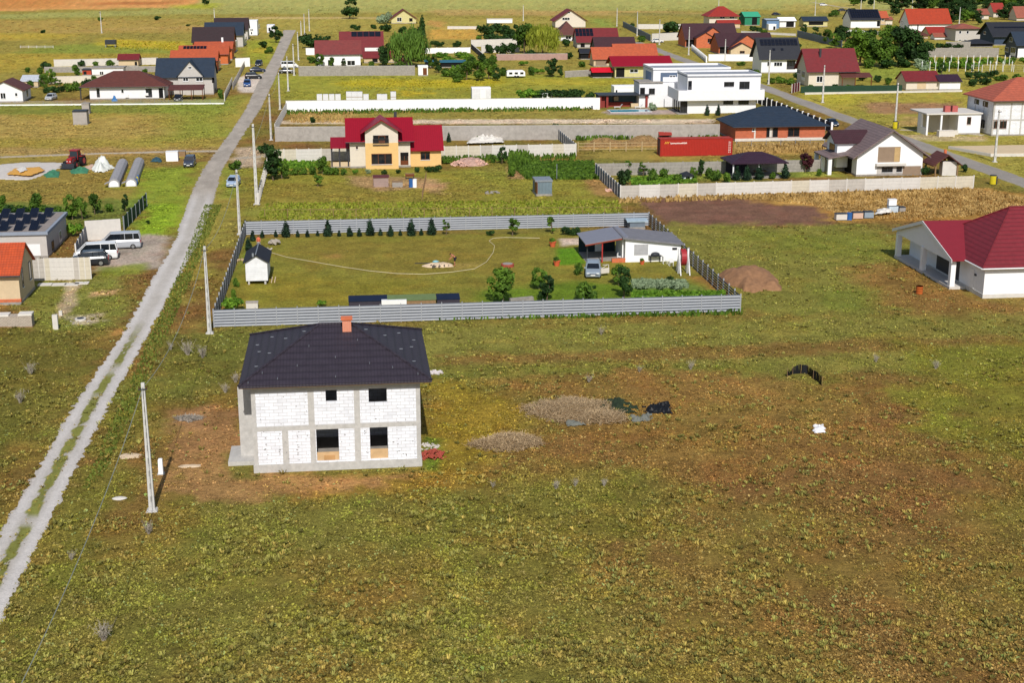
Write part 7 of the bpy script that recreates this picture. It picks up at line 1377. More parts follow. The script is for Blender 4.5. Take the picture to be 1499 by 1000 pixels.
more = [  # (kind, px, base, top, width, where)
 ('dark',560,96,66,.8,'left of the willow foot'),('bush',588,100,88,1.2,'at the willow foot'),('dbush',575,72,60,1.2,'beside the wine red roof'),('tree',632,100,76,.9,'left of the teal roofs'),('bush',655,112,98,1.2,'below the teal roofed pavilion, left'),('bush',670,113,97,1.2,'below the teal roofed pavilion, right'),
 ('bbush',660,92,80,1.4,'between the white posted wall and the teal roof, left'),('bbush',684,90,77,1.4,'between the white posted wall and the teal roof, right'),('tree',690,104,80,1,'behind the leafy garden clump, left'),('dark',706,102,78,1,'behind the leafy garden clump, middle'),('tree',722,102,80,1,'behind the leafy garden clump, right'),('dark',728,118,98,1,'right edge of the leafy garden clump'),('bush',672,120,106,1.2,'left edge of the leafy garden clump'),
 ('dark',757,62,34,1,'left of the full green tree'),('dbush',775,84,70,1.2,'at the foot of the golden willow'),('dbush',722,62,46,1.2,'in front of the pale wall, left'),('dbush',740,64,46,1.2,'in front of the pale wall, right'),('dbush',765,66,52,1.2,'in front of the full green tree'),('bbush',790,108,98,1.2,'between the caravan and the round tree'),('bbush',765,96,88,1.4,'on the lawn above the caravan'),
 ('dbush',835,86,74,1.1,'left of the dark carport'),('bush',850,98,88,1.2,'left of the small orange building'),('dbush',858,66,54,.9,'before the gabled wall of the red roof'),('bush',938,60,50,1.2,'between the charcoal and orange roofs'),('bush',1000,62,52,1.1,'left of the first twin brick house'),('dbush',1038,52,44,1,'behind the twin brick houses'),('dbush',1110,48,38,1.2,'right of the green warehouse'),('bush',1120,52,42,1.2,'below the blue-grey shed'),
 ('dark',1176,52,34,1,'above the blue-grey fence, left'),('dark',1194,58,38,1,'above the blue-grey fence, middle'),('tree',1210,64,40,1,'above the blue-grey fence, right'),('bigd',1232,60,34,1,'left rear of the big tree mass'),('big',1248,88,54,1.1,'left foot of the big tree mass'),('bush',1272,100,84,1.3,'front foot of the tree mass, left'),('dbush',1298,100,84,1.3,'front foot of the tree mass, middle'),('dbush',1324,99,82,1.3,'front foot of the tree mass, right'),('dark',1350,98,76,1.1,'right foot of the tree mass'),
 ('dbush',1316,64,52,1.1,'below the orange-red roof, left'),('dark',1334,70,50,1,'below the orange-red roof, right'),('dbush',1402,72,62,1.1,'behind the prefab wall, middle'),('dbush',1385,72,61,1.1,'behind the prefab wall by the pale blocks'),('dark',1394,30,14,1,'beside the street pole'),('dbush',1310,48,38,1,'left of the orange-red roofed house'),('dark',1246,30,10,1,'left of the solar roofed white house'),('bush',1222,24,12,1.2,'near the far pale track'),
 ('dbush',1432,114,102,1.2,'under the white posted fence, left'),('dbush',1452,113,101,1.2,'under the white posted fence, right'),('bush',1475,128,116,1.2,'behind the salmon roof, right'),('bush',1395,122,108,1.1,'right end behind the purple garage roof'),('dbush',1262,118,104,1,'right of the cream house side porch'),('dbush',1282,120,108,1,'between the side porch and the cream garage'),('bush',1300,124,112,1,'left of the cream garage'),
 ('bush',1188,133,122,1.1,'behind the green netted fence, left'),('dbush',1225,132,121,1.1,'behind the green netted fence, middle'),('bush',1240,133,122,1.1,'below the cream house porch'),('dbush',1170,118,104,1,'at the left gable of the cream house'),('bush',1128,122,112,1.2,'under the white solar roofed house'),('bush',1105,112,100,1,'left of the white solar roofed house'),('bush',1085,96,88,1.2,'before the white wall of the twin houses'),
 ('tree',138,132,108,.7,'before the cream garden wall, right'),('bush',46,128,116,1,'left of the tree by the barn-like shed'),('dbush',80,136,124,1,'low by the white wall, middle'),('tree',112,114,92,.8,'in the back yard of the bungalow'),('bush',140,98,88,1,'in the back yard by the concrete wall'),('bush',160,97,86,1,'left of the small red roofed outbuilding'),('bush',222,118,106,1,'left of the grey gabled house'),('dbush',66,100,88,1,'at the left end of the back walls'),
 ('dbush',386,70,58,1,'left verge of the far road'),('bush',395,78,66,1,'left verge of the far road, nearer'),('dbush',446,62,46,1,'behind the far bushes by the road'),('bush',458,92,80,1.1,'by the white wall near the road'),('tree',486,98,82,.8,'before the white house wall, middle'),('bush',545,98,88,1.1,'before the low dark red wing'),('dbush',520,44,34,1.1,'behind the wide wine red roof'),('dbush',590,48,36,1.1,'below the cream gabled cottage, left'),('dbush',606,50,38,1.1,'below the cream gabled cottage, right'),
 ('tree',1015,264,244,.8,'left of the white playhouse'),('bush',990,266,252,.9,'middle of the walled garden'),('bush',970,262,244,.9,'left middle of the walled garden'),('dbush',1005,252,238,1,'against the back wall of the walled garden'),('bush',1130,262,250,.8,'before the gazebo posts'),('bush',1200,258,246,.8,'right of the purple tree'),
 ('bush',480,256,240,.8,'in the shrub row before the crimson porch, left'),('bush',395,250,234,.9,'behind the dark corner tree'),('bbush',520,255,247,.9,'at the cream wall strip'),('dbush',640,252,240,.9,'right corner of the yellow wing'),('bush',654,240,228,.9,'at the cream fence by the yellow wing'),('bush',722,238,224,.8,'right of the brick rubble heap'),
]
for kind, px, py, pt, wd, where in more: vegpx(kind, '%s %s' % ({'bush': 'green bush', 'dbush': 'dark green bush', 'bbush': 'bright green bush', 'tree': 'green leafy tree', 'dark': 'dark leafy tree', 'bigd': 'broad dark tree', 'big': 'broad green tree'}[kind], where), px, py, pt, wd)
patch('wall_weeds', 'weeds along the foot of the long pale prefab wall', [(905, 292), (1420, 277), (1420, 283), (905, 298)], 900, .3, .6, leafmat('dry_brown_grass', '7a6034', 'b09458', .5, .1), 21)
patch('wall_weeds', 'weeds along the foot of the long white wall', [(420, 163), (866, 158), (866, 162), (420, 168)], 900, .35, .7, LG, 22)
patch('wall_weeds', 'weeds along the foot of the cream prefab fence', [(645, 230), (842, 228), (842, 234), (645, 238)], 700, .3, .8, LG, 23)
patch('verge_weeds', 'greener weeds on the verge right of the gravel road', [(262, 400), (300, 300), (325, 300), (250, 480), (150, 700), (120, 720)], 4200, .16, .22, leafmat("verge_green", "4a5a22", "86903c", 1.5), 24)
# ------------------------------------------------------------------ cars
for a in [('hatch', 'silver car parked behind the low white wall at the left', 75, 146, -100, 'b4b7ba'), ('sedan', 'dark car parked under the brown carport', 261, 147, -90, '23262b'), ('suv', 'blue car nearest the camera on the white parking apron', 362, 126, -88, '2f4f86'),
          ('suv', 'black car parked crosswise behind the blue one', 371, 115, 5, '17181c'), ('sedan', 'dark blue car third from the camera on the parking apron', 377, 105, 10, '232c44'), ('suv', 'farthest dark car by the white yard wall', 379, 96, -95, '262b36'),
          ('van', 'white van parked right of the far road', 424, 99, 5, 'e2e3e4'), ('sedan', 'dark car in front of the white van right of the far road', 420, 107, 0, '1e2024'),
          ('old', 'boxy dark off-road car standing left of the gravel road', 278, 243, -92, '3c4250'), ('hatch', 'pale blue car behind the third roadside pole', 342, 272, -95, '9fb2cc'),
          ('van', 'white passenger van parked between the dark car and the silver minibus', 141, 379, 186, 'dfe0e0'), ('van', 'silver passenger van farthest from the camera in the forecourt', 176, 363, 186, 'a9adb3'),
          ('suv', 'dark car behind the ribbed prefab wall in the forecourt', 130, 388, 187, '262a30'),
          ('sedan', 'dark blue car parked on the right road by the brick bungalow', 1217, 184, -88, '24364a'), ('sedan', 'white car parked by the far junction', 962, 62, 8, 'e0e0e0'), ('sedan', 'dark car in the far field above the blue-grey shed', 1136, 22, 20, '30343c'), ('sedan', 'dark car on the far pale track near the top', 1233, 16, 5, '3a3a3e'), ('hatch', 'white car near the pale far track at the top right', 1205, 8, 5, 'dedede')]:
    car(*a)
car('wagon', 'silver estate car with an open door in front of the carport', 868, 402, -100, '8d99a4', open_door=True)
strip('track', [G(1190, 3) + (3,), G(1230, 10) + (3,), G(1262, 14) + (3,), G(1330, 13) + (3,)], 0, dirt, z=.05, step=2, nw=8, edge=1, mt=MROAD)
# ------------------------------------------------------------------ heaps
def heap(name, label, px, py, lx, ly, h, m, cat='heap', seed=1, blades=0, bm=None, bl=.3, rough=.25, rz=0):
    x, y = G(px, py); r = np.random.RandomState(seed); n = 44; u = np.linspace(-1, 1, n); U, V = np.meshgrid(u, u); rr = np.hypot(U, V); ang = np.arctan2(V, U)
    edge = .80 + (.28 if not blades else .5) * (fbm(np.cos(ang) * 2.2 + seed * 7, np.sin(ang) * 1.6, seed, 3) - .5) * 2
    z = np.clip(1 - (rr / edge) ** 2, -.05, 1) ** 1; z = np.where(z > 0, z ** .8, z); z = z * h * (.55 + .9 * fbm(U * 2.2 + seed, V * 2.2, seed + 3, 3)) + (fbm(U * 9, V * 9, seed + 5, 3) - .5) * h * rough * (z > 0)
    P_ = np.stack([U * lx / 2, V * ly / 2, np.where(rr < edge, np.maximum(z, .0), -.3)], -1).reshape(-1, 3); i = np.arange(n * n).reshape(n, n); F = np.stack([i[:-1, :-1], i[:-1, 1:], i[1:, 1:], i[1:, :-1]], -1).reshape(-1, 4)
    F = F[(P_[F][:, :, 2].max(1) > 0)]
    if not blades:
        o = link(bpy.data.objects.new(name, meshnp(name, P_, F, m))); o.location = (x, y, .01); o.rotation_euler[2] = rz; return tag(o, label, cat)
    e = thing(name, label, cat, (x, y), rz); o = link(bpy.data.objects.new('core', meshnp('core', P_, F, m))); o.parent = e
    ok = np.where((P_[:, 2] >= 0))[0]; k = r.choice(ok, blades); B = P_[k] * np.array([1.12, 1.12, 1]) + r.normal(size=(blades, 3)) * [lx / 18, ly / 18, .02]; an = r.uniform(0, 6.28, blades); L = bl * r.uniform(.5, 1.4, blades); d = np.stack([np.cos(an) * L, np.sin(an) * L, r.uniform(-.1, .45, blades) * L], -1); s = np.stack([-np.sin(an), np.cos(an), 0 * an], -1) * .016
    Q = np.stack([B - d - s, B + d - s, B + d + s, B - d + s], 1); Q[:, :, 2] += .04
    o = link(bpy.data.objects.new('straw', meshnp('straw', Q.reshape(-1, 3), np.arange(4 * blades).reshape(blades, 4), bm or LDRY))); o.parent = e; o['kind'] = 'stuff'; return e
LMIX = leafmat('weathered_straw', '8e7350', 'd2b890', 6, .05)
STRAW = mat('old_straw', '8c6f48', var=.35, scale=3, bump=.8); SOIL = mat('dug_soil', '8f6a4c', var=.22, scale=2, bump=.9); SAND = mat('pale_sand', 'cdb79a', var=.12, scale=3, bump=.5); RUB = mat('pale_rubble', 'b9aca0', var=.3, scale=4, bump=.9)
heap('straw_heap', 'round heap of old straw on the meadow right of the unfinished house', 743, 650, 4.9, 3.8, .34, STRAW, seed=3, blades=3600, bm=LMIX, rough=.6)
heap('straw_heap', 'long low heap of straw reaching towards the black netting', 826, 602, 7.6, 6.0, .3, mat('brown_straw', '866840', var=.35, scale=3, bump=.8), seed=5, blades=4200, bm=LMIX, rough=.6, rz=-.25)
heap('straw_heap', 'small straw heap joining the long one at its right', 878, 612, 4.6, 4.0, .28, mat('brown_straw', '866840'), seed=8, blades=1900, bm=LMIX, rough=.6)
heap('soil_heap', 'bare brown soil heap right of the slat fenced plot', 1100, 412, 8.4, 12.5, 1.3, SOIL, seed=11, rough=.3)
heap('hay_heap', 'dry hay heap behind the wooden rail fence, left', 890, 214, 9, 4, 1.4, STRAW, seed=13, blades=700, bl=.4); heap('hay_heap', 'dry hay heap behind the wooden rail fence, right', 940, 212, 9, 4, 1.6, STRAW, seed=17, blades=700, bl=.4)
heap('sand_heap', 'pale sand heap beside the bending person', 643, 389, 4.7, 2.7, .35, SAND, seed=19); heap('sand_patch', 'thin spread of sand left of the nearest pole', 190, 668, 2.1, 1.5, .1, SAND, seed=21); heap('sand_patch', 'thin spread of sand right of the short white post', 277, 683, 2.2, .8, .08, SAND, seed=23)
heap('twig_heap', 'small heap of dry twigs left of the dark roofed unfinished house', 277, 614, 2.2, 1.4, .2, RUB, seed=25, blades=250, bm=LDEAD)
heap('rubble_heap', 'heap of loose pink broken bricks beside the yellow house', 687, 241, 7, 5, 1.1, mat('brick_rubble_core', 'a8887c', var=.3), seed=27)
def scatter(name, label, px, py, lx, ly, n, sz, m, cat='rubble', seed=1, z=.0, dome=0.):
    x, y = G(px, py); e = thing(name, label, cat, (x, y)); rr = random.Random(seed); meshes = [MB().ball((0, 0, 0), (sz, sz * .7, sz * .55), 6, 4, .25, rr).mesh('stone', m) if k % 2 else MB().box(-sz, sz, -sz * .5, sz * .5, -sz * .4, sz * .4).mesh('brick', m) for k in range(4)]
    for i in range(n):
        a = rr.uniform(0, 6.28); q = math.sqrt(rr.random()); o = link(bpy.data.objects.new('brick' if m in BR else 'stone', rr.choice(meshes))); o.parent = e
        o.location = (lx / 2 * q * math.cos(a), ly / 2 * q * math.sin(a), z + sz * .3 + dome * (1 - q * q)); o.rotation_euler = (rr.uniform(-.6, .6), rr.uniform(-.6, .6), rr.uniform(0, 3.1)); s = rr.uniform(.6, 1.3); o.scale = (s, s, s)
    return e
MRB = mat('broken_red_brick', 'a04a3c', var=.3, scale=5); MPB = mat('broken_pink_brick', 'd0a896', var=.2, scale=5); BR = (MRB, MPB); MST = mat('field_stone', 'a89f94', var=.25, scale=3, bump=.5)
scatter('brick_rubble', 'broken red bricks at the right corner of the unfinished house', 633, 668, 2.0, 2.0, 85, .13, MRB, seed=2, dome=.35); scatter('rubble', 'pale mortar rubble behind the broken red bricks', 628, 655, 1.6, 1.6, 30, .12, mat('pale_mortar', 'c4bcb4', var=.15), seed=4)
scatter('brick_rubble', 'scattered pink bricks over the rubble heap beside the yellow house', 687, 241, 6.4, 4.6, 95, .22, MPB, seed=6, dome=1.0)
scatter('stone_pile', 'pile of large pale stones behind the garden cabin', 402, 358, 1.5, 1.6, 14, .42, MST, seed=8, dome=.3); scatter('stone_pile', 'few pale stones left of the larger stone pile', 391, 366, 1.0, .8, 7, .28, MST, seed=9)
scatter('stone_pile', 'small stones by the left slat fence near the cabin', 351, 382, .9, 1.2, 9, .24, mat('tan_stone', 'b09a76', var=.2), seed=10); scatter('stones', 'dark stones lying on the pale sand heap', 640, 392, 3.0, 1.2, 14, .12, mat('dark_stone', '5a5450', var=.2), seed=12, z=.22)
scatter('log_pile', 'little pile of grey logs on the yellow house lawn', 721, 283, 2.2, 1.2, 16, .25, MCONCD, seed=14, dome=.2); scatter('rubble', 'pale debris beside the left slatted corner of the walled garden', 891, 279, 1.2, 2.2, 14, .3, MPB, seed=16)
scatter('rubble', 'white debris heap at the right eave of the unfinished house', 640, 547, 1.0, .7, 14, .2, mat('white_rubble', 'cfc6c4', var=.1), seed=18, dome=.12)
scatter('stones', 'stones and pale clods by the manhole left of the road', 120, 472, 2.4, 1.6, 16, .12, MST, seed=20)
# crumpled sheets
def sheet(name, label, polypx, h, m, cat='tarpaulin', seed=1, n=40, sc_=1.3, z=.03, rag=.5):
    P_ = [G(*p) for p in polypx]; xs = [p[0] for p in P_]; ys = [p[1] for p in P_]; X, Y = np.meshgrid(np.linspace(min(xs), max(xs), n), np.linspace(min(ys), max(ys), n)); D = _pip(X, Y, P_) + (fbm(X * 2.1, Y * 2.1, seed, 3) - .5) * rag
    ins = D > 0; Z = z + h * np.clip(D / max(.3, .3 * min(max(xs) - min(xs), max(ys) - min(ys))), 0, 1) * (.3 + 1.2 * np.abs(fbm(X * sc_, Y * sc_, seed + 2, 4) - .5) * 2); i = np.arange(n * n).reshape(n, n); F = np.stack([i[:-1, :-1], i[:-1, 1:], i[1:, 1:], i[1:, :-1]], -1).reshape(-1, 4); F = F[ins.ravel()[F].sum(1) >= 3]
    x0, y0 = (min(xs) + max(xs)) / 2, (min(ys) + max(ys)) / 2; o = link(bpy.data.objects.new(name, meshnp(name, np.stack([X - x0, Y - y0, Z], -1).reshape(-1, 3), F, m))); o.location = (x0, y0, 0)
    sm = o.modifiers.new('thick', 'SOLIDIFY'); sm.thickness = .02; return tag(o, label, cat)
BLKP = mat('black_plastic', '141518', rough=.5, var=.3); WHP = mat('white_plastic_sheet', 'dcd6cc', var=.08, rough=.5); GRP = mat('green_netting', '3f7a5c', var=.2)
sheet('netting', 'black netting crumpled in the grass, left heap beside the straw', [(868, 588), (905, 586), (935, 600), (925, 606), (890, 600)], .4, mat('dark_green_netting', '23301f', var=.3), 'netting', 3, n=80, rag=3.4)
sheet('netting', 'black netting heap at the right end beside the straw', [(938, 600), (965, 592), (980, 594), (978, 604), (950, 608)], .5, BLKP, 'netting', 5, n=60, rag=2.0); sheet('plastic_sheet', 'grey-white plastic lying below the black netting', [(920, 610), (955, 608), (950, 618), (925, 617)], .4, mat('grey_plastic', '6c6e66'), 'plastic sheet', 7, n=60, rag=1.8); sheet('plastic_sheet', 'grey scrap of sheet at the lower edge of the long straw heap', [(828, 618), (856, 616), (852, 624), (830, 625)], .3, mat('grey_plastic', '6c6e66'), 'plastic sheet', 8, n=60, rag=1.4)
sheet('plastic_bag', 'white plastic bag lying alone on the brown meadow', [(1190, 624), (1205, 622), (1209, 634), (1192, 635)], .4, mat('white_bag', 'e6e4e6', rough=.4), 'bag', 9)
sheet('ground_sheet', 'large pale ground sheet spread beside the red tractor', [(-40, 244), (40, 237), (98, 238), (80, 252), (40, 264), (-40, 262)], .15, mat('pale_lilac_sheet', 'cfc6bc', rough=.5), 'ground sheet', 11); sheet('ground_sheet', 'orange-yellow sheet with white patches lying on the pale ground sheet', [(8, 258), (22, 249), (58, 247), (66, 252), (45, 260)], .12, mat('orange_yellow_sheet', 'd9a040', rough=.5), 'ground sheet', 13, z=.36)
sheet('ground_sheet', 'white round patch on the orange-yellow sheet', [(24, 252), (38, 248), (40, 254), (30, 258)], .08, WHP, 'ground sheet', 14, z=.62)
sheet('netting', 'green netting heap at the edge of the ground sheets', [(63, 256), (75, 249), (88, 251), (86, 260), (68, 260)], .5, GRP, 'netting', 15); sheet('netting', 'green netting heap before the white canvas', [(102, 250), (115, 245), (131, 247), (128, 254), (105, 255)], .5, GRP, 'netting', 17)
sheet('canvas', 'white canvas thrown over a tall pile beside the tractor', [(135, 247), (140, 236), (150, 234), (158, 243), (170, 246), (150, 253), (136, 252)], 2.2, mat('white_canvas', 'd8dad2', var=.06), 'canvas', 19, sc_=.6); sheet('ground_sheet', 'pinkish sheet between the tractor and the white canvas', [(120, 245), (136, 240), (138, 248), (122, 249)], .12, mat('pinkish_sheet', 'c9ab98'), 'ground sheet', 21)
sheet('tarpaulin', 'dark blue-green tarpaulin heap left of the white box', [(220, 237), (228, 231), (237, 234), (236, 238)], .9, mat('teal_tarpaulin', '2f4f5c'), 'tarpaulin', 23); sheet('tarpaulin', 'blue tarpaulin over goods at the wall of the brown hipped bungalow', [(163, 147), (171, 145), (172, 148), (164, 149)], 1.2, mat('blue_tarpaulin', '3f78b0'), 'tarpaulin', 25)
# black silt fence strip
def siltfence():
    e = thing('plastic_fence', 'torn black plastic fence standing curved on the brown meadow', 'plastic fence', G(1178, 556)); pts = [G(1152, 552), G(1160, 548), G(1172, 547), G(1182, 548), (G(1190, 555)), G(1198, 560), G(1203, 565)]; ox, oy = G(1178, 556); m = MB(); rr = random.Random(3); hprev = .55
    for i in range(len(pts) - 1):
        for k in range(6):
            t0, t1 = k / 6, (k + 1) / 6; a = [pts[i][j] + (pts[i + 1][j] - pts[i][j]) * t0 for j in (0, 1)]; b = [pts[i][j] + (pts[i + 1][j] - pts[i][j]) * t1 for j in (0, 1)]; h0 = hprev; h1 = hprev = max(.3, min(.8, hprev + rr.uniform(-.2, .2))); w0 = rr.uniform(-.08, .08)
            m.add([(a[0] - ox, a[1] - oy, 0), (b[0] - ox, b[1] - oy, 0), (b[0] - ox + w0, b[1] - oy + .1, h1), (a[0] - ox, a[1] - oy + .1, h0), (a[0] - ox, a[1] - oy + .04, 0), (b[0] - ox, b[1] - oy + .04, 0), (b[0] - ox + w0, b[1] - oy + .14, h1), (a[0] - ox, a[1] - oy + .14, h0)], [(0, 1, 2, 3), (5, 4, 7, 6), (3, 2, 6, 7)])
    m.build('plastic_sheet', BLKP, e)
    for p in pts: MB().tube((p[0] - ox, p[1] - oy - .05, 0), (p[0] - ox, p[1] - oy - .05, 0.85), .02).build('stake', MWOOD, e)
siltfence()
# posts, slabs, stones near the nearest pole
x, y = G(236, 694); e = thing('marker_post', 'short white concrete marker post right of the nearest utility pole', 'post', (x, y)); MB().loft([[(-r, -r, z), (r, -r, z), (r, r, z), (-r, r, z)] for r, z in ((.17, 0), (.15, 1.1), (.1, 1.16))]).build('shaft', MWH, e); MB().box(-.25, .25, -.25, .25, -.05, .05).build('footing', MCONC, e)
o = MB().ball((0, 0, 0), (.5, .3, .1), 14, 6, .06).build('stone_slab', MCONCP, None, (*G(175, 731), .05)); tag(o, 'flat round pale stone left of the nearest utility pole', 'stone')
for i, (px, py) in enumerate([(66, 417), (87, 417), (105, 417), (120, 415)]): tag(MB().box(-.75, .75, -.55, .55, 0, .1).build('paving_slab', MCONCP, None, (*G(px, py), 0)), 'square concrete paving slab below the ribbed wall, %s in the row' % ['leftmost', 'second', 'third', 'rightmost'][i], 'paving slab', 'paving slabs below the ribbed wall')
for i, (px, py, w_) in enumerate([(82, 482, .35), (89, 462, .22)]): o = MB().box(-w_ / 1.4, w_ / 1.4, -w_ / 2, w_ / 2, 0, w_ * 4.2 if i == 0 else .5).build('boundary_stone', MCONCP, None, (*G(px, py), 0)); tag(o, 'pale concrete block post beside the manhole' if i == 0 else 'small white block behind the concrete block post', 'post')
e = thing('manhole', 'round concrete manhole with dark lid left of the gravel road', 'manhole', G(118, 469)); MB().tube((0, 0, 0), (0, 0, .22), .55, n=16).build('ring', MCONCP, e); MB().tube((0, 0, .22), (0, 0, .25), .36, n=16).build('lid', MDGREY, e)
for i, (px, lab) in enumerate([(4, 'leftmost pallet of wrapped paving by the orange roofed house'), (21, 'middle pallet of bare paving stones by the orange roofed house'), (38, 'rightmost pallet with white plastic on top by the orange roofed house')]):
    e = thing('pallet', lab, 'pallet', G(px, 480), 0, 'pallets by the orange roofed house'); MB().box(-.62, .62, 0, 1.1, .12, 1.15 + .1 * (i == 2)).build('stone_stack', mat('paving_stack', 'b5a898', kind='brick', p=(.3, .14), c2='7a7068', bump=.3), e)
    for k in range(3): MB().box(-.65, .65, k * .45, k * .45 + .12, 0, .12).build('skid', MWOOD, e)
    if i != 1: MB().box(-.66, .66, -.04, 1.14, 1.12 + .1 * (i == 2), 1.3 + .1 * (i == 2)).build('plastic_cover', WHP, e)
# ------------------------------------------------------------------ objects in the slat fenced plot
def person(label, px, py, joints, rad, skin, parts, face, cat='person'):
    """joints: dict name->(x,y,z); limbs grown with a Skin modifier as one surface"""
    e = thing('person', label, cat, G(px, py), face); me = bpy.data.meshes.new('body'); names = list(joints); V = [joints[n] for n in names]; E = [(names.index(a), names.index(b)) for a, b in parts]; me.from_pydata(V, E, []); me.materials.append(skin)
    o = link(bpy.data.objects.new('body', me)); o.parent = e; sk = o.modifiers.new('Skin', 'SKIN'); ly = me.skin_vertices[0] if len(me.skin_vertices) else None
    if ly is None:
        bpy.context.view_layer.objects.active = o; o.select_set(True); bpy.ops.mesh.customdata_skin_add(); ly = me.skin_vertices[0]
    for i, n in enumerate(names): ly.data[i].radius = rad[n]; ly.data[i].use_root = (n == 'pelvis')
    o.modifiers.new('Sub', 'SUBSURF').levels = 2; o.modifiers['Sub'].render_levels = 2; sk.use_smooth_shade = True; return e
SKIN = mat('sunburnt_skin', 'b97a5c', rough=.6); HAIR = mat('dark_hair', '2a2018')
PR = dict(pelvis=(.13, .11), waist=(.14, .1), chest=(.17, .11), neck=(.06, .06), head=(.09, .1), crown=(.07, .08), lsh=(.07, .07), rsh=(.07, .07), lel=(.045, .045), rel=(.045, .045), lwr=(.03, .03), rwr=(.03, .03), lha=(.04, .02), rha=(.04, .02), lhip=(.09, .09), rhip=(.09, .09), lkn=(.06, .06), rkn=(.06, .06), lan=(.04, .04), ran=(.04, .04), lto=(.035, .03), rto=(.035, .03))
PE = [('pelvis', 'waist'), ('waist', 'chest'), ('chest', 'neck'), ('neck', 'head'), ('head', 'crown'), ('chest', 'lsh'), ('chest', 'rsh'), ('lsh', 'lel'), ('rsh', 'rel'), ('lel', 'lwr'), ('rel', 'rwr'), ('lwr', 'lha'), ('rwr', 'rha'), ('pelvis', 'lhip'), ('pelvis', 'rhip'), ('lhip', 'lkn'), ('rhip', 'rkn'), ('lkn', 'lan'), ('rkn', 'ran'), ('lan', 'lto'), ('ran', 'rto')]
def fingers(e, w_, d, m):
    b = MB()
    for i, L in enumerate((.07, .08, .075, .06)): p = (w_[0] + d[0] * .05, w_[1] + (i - 1.5) * .02, w_[2] + d[2] * .05); q = (p[0] + d[0] * L * .6, p[1], p[2] + d[2] * L * .6); b.chain([p, q, (q[0] - .02, q[1], q[2] - L * .4)], [.009, .008, .006], 5)
    b.chain([(w_[0], w_[1] + .03, w_[2]), (w_[0] + d[0] * .03, w_[1] + .06, w_[2] - .03), (w_[0] + d[0] * .05, w_[1] + .05, w_[2] - .06)], [.01, .009, .007], 5); b.build('fingers', m, e)
def head(e, h, m, hair, fx=-1):
    MB().ball((h[0] - fx * .02, h[1], h[2] + .04), (.105, .095, .11), 12, 8).build('hair', hair, e, smooth=True); MB().tube((h[0] + fx * .09, h[1], h[2] + .0), (h[0] + fx * .13, h[1], h[2] - .03), .018, .012, 6).build('nose', m, e)
    for s in (-1, 1): MB().ball((h[0] + fx * .085, h[1] + s * .035, h[2] + .02), (.012, .014, .01), 6, 4).build('eye', MDARK, e); MB().ball((h[0] - fx * .01, h[1] + s * .1, h[2]), (.025, .012, .035), 6, 4).build('ear', m, e)
    MB().box(h[0] + fx * .095 - .005, h[0] + fx * .095 + .005, h[1] - .025, h[1] + .025, h[2] - .055, h[2] - .045).build('mouth', MRB, e)
J1 = dict(pelvis=(.12, 0, .95), waist=(.02, 0, 1.1), chest=(-.2, 0, 1.3), neck=(-.36, 0, 1.38), head=(-.46, 0, 1.38), crown=(-.52, 0, 1.42), lsh=(-.22, -.2, 1.3), rsh=(-.22, .2, 1.3), lel=(-.32, -.26, 1.02), rel=(-.32, .26, 1.02), lwr=(-.5, -.2, .85), rwr=(-.5, .2, .85), lha=(-.56, -.19, .8), rha=(-.56, .19, .8), lhip=(.12, -.1, .88), rhip=(.12, .1, .88), lkn=(.02, -.14, .48), rkn=(.04, .14, .48), lan=(.08, -.15, .08), ran=(.1, .15, .08), lto=(-.1, -.17, .04), rto=(-.08, .17, .04))
p1 = person('shirtless person in dark shorts bending over the pale sand heap', 665, 389, J1, PR, SKIN, PE, 0)
SH = MB()
for s, hp, kn in ((-1, J1['lhip'], J1['lkn']), (1, J1['rhip'], J1['rkn'])): SH.tube((hp[0], hp[1], hp[2] + .02), (kn[0] + .01, kn[1], kn[2] + .1), .13, .1, 10)
SH.tube((.06, 0, 1.03), (.13, 0, .82), .18, .2, 12); SH.build('shorts', mat('dark_shorts', '1d2028'), p1, smooth=True); fingers(p1, J1['lha'], (-.8, 0, -.5), SKIN); fingers(p1, J1['rha'], (-.8, 0, -.5), SKIN); head(p1, J1['head'], SKIN, HAIR)
MB().tube((-.56, -.22, .8), (-.95, .22, .12), .018, n=6).build('shovel_handle', MWOOD, thing('shovel', 'shovel held by the bending person at the sand heap', 'shovel', G(665, 389)))
J2 = dict(pelvis=(0, 0, .95), waist=(0, 0, 1.1), chest=(0, 0, 1.33), neck=(0, 0, 1.5), head=(-.02, 0, 1.62), crown=(-.01, 0, 1.68), lsh=(0, -.19, 1.4), rsh=(0, .19, 1.4), lel=(-.05, -.25, 1.14), rel=(-.05, .25, 1.14), lwr=(-.22, -.2, 1.05), rwr=(-.22, .2, 1.05), lha=(-.29, -.19, 1.04), rha=(-.29, .19, 1.04), lhip=(0, -.1, .88), rhip=(0, .1, .88), lkn=(0, -.2, .48), rkn=(0, .2, .48), lan=(.02, -.3, .08), ran=(.02, .3, .08), lto=(-.12, -.32, .04), rto=(-.12, .32, .04))
p2 = person('person in coral top and pale trousers standing behind the garden cabin', 379, 365, J2, PR, SKIN, PE, math.radians(-90) + math.pi)
MB().loft([[(r * math.cos(a) * .75, r * math.sin(a), z) for a in [i * 2 * math.pi / 12 for i in range(12)]] for r, z in ((.17, .92), (.17, 1.08), (.2, 1.25), (.22, 1.4), (.13, 1.5))]).build('top', mat('coral_top', 'd06a4a'), p2, smooth=True)
TR = MB()
for s, hp, kn, an_ in ((-1, J2['lhip'], J2['lkn'], J2['lan']), (1, J2['rhip'], J2['rkn'], J2['ran'])): TR.tube(hp, kn, .12, .085, 10).tube(kn, (an_[0], an_[1], .12), .085, .07, 10)
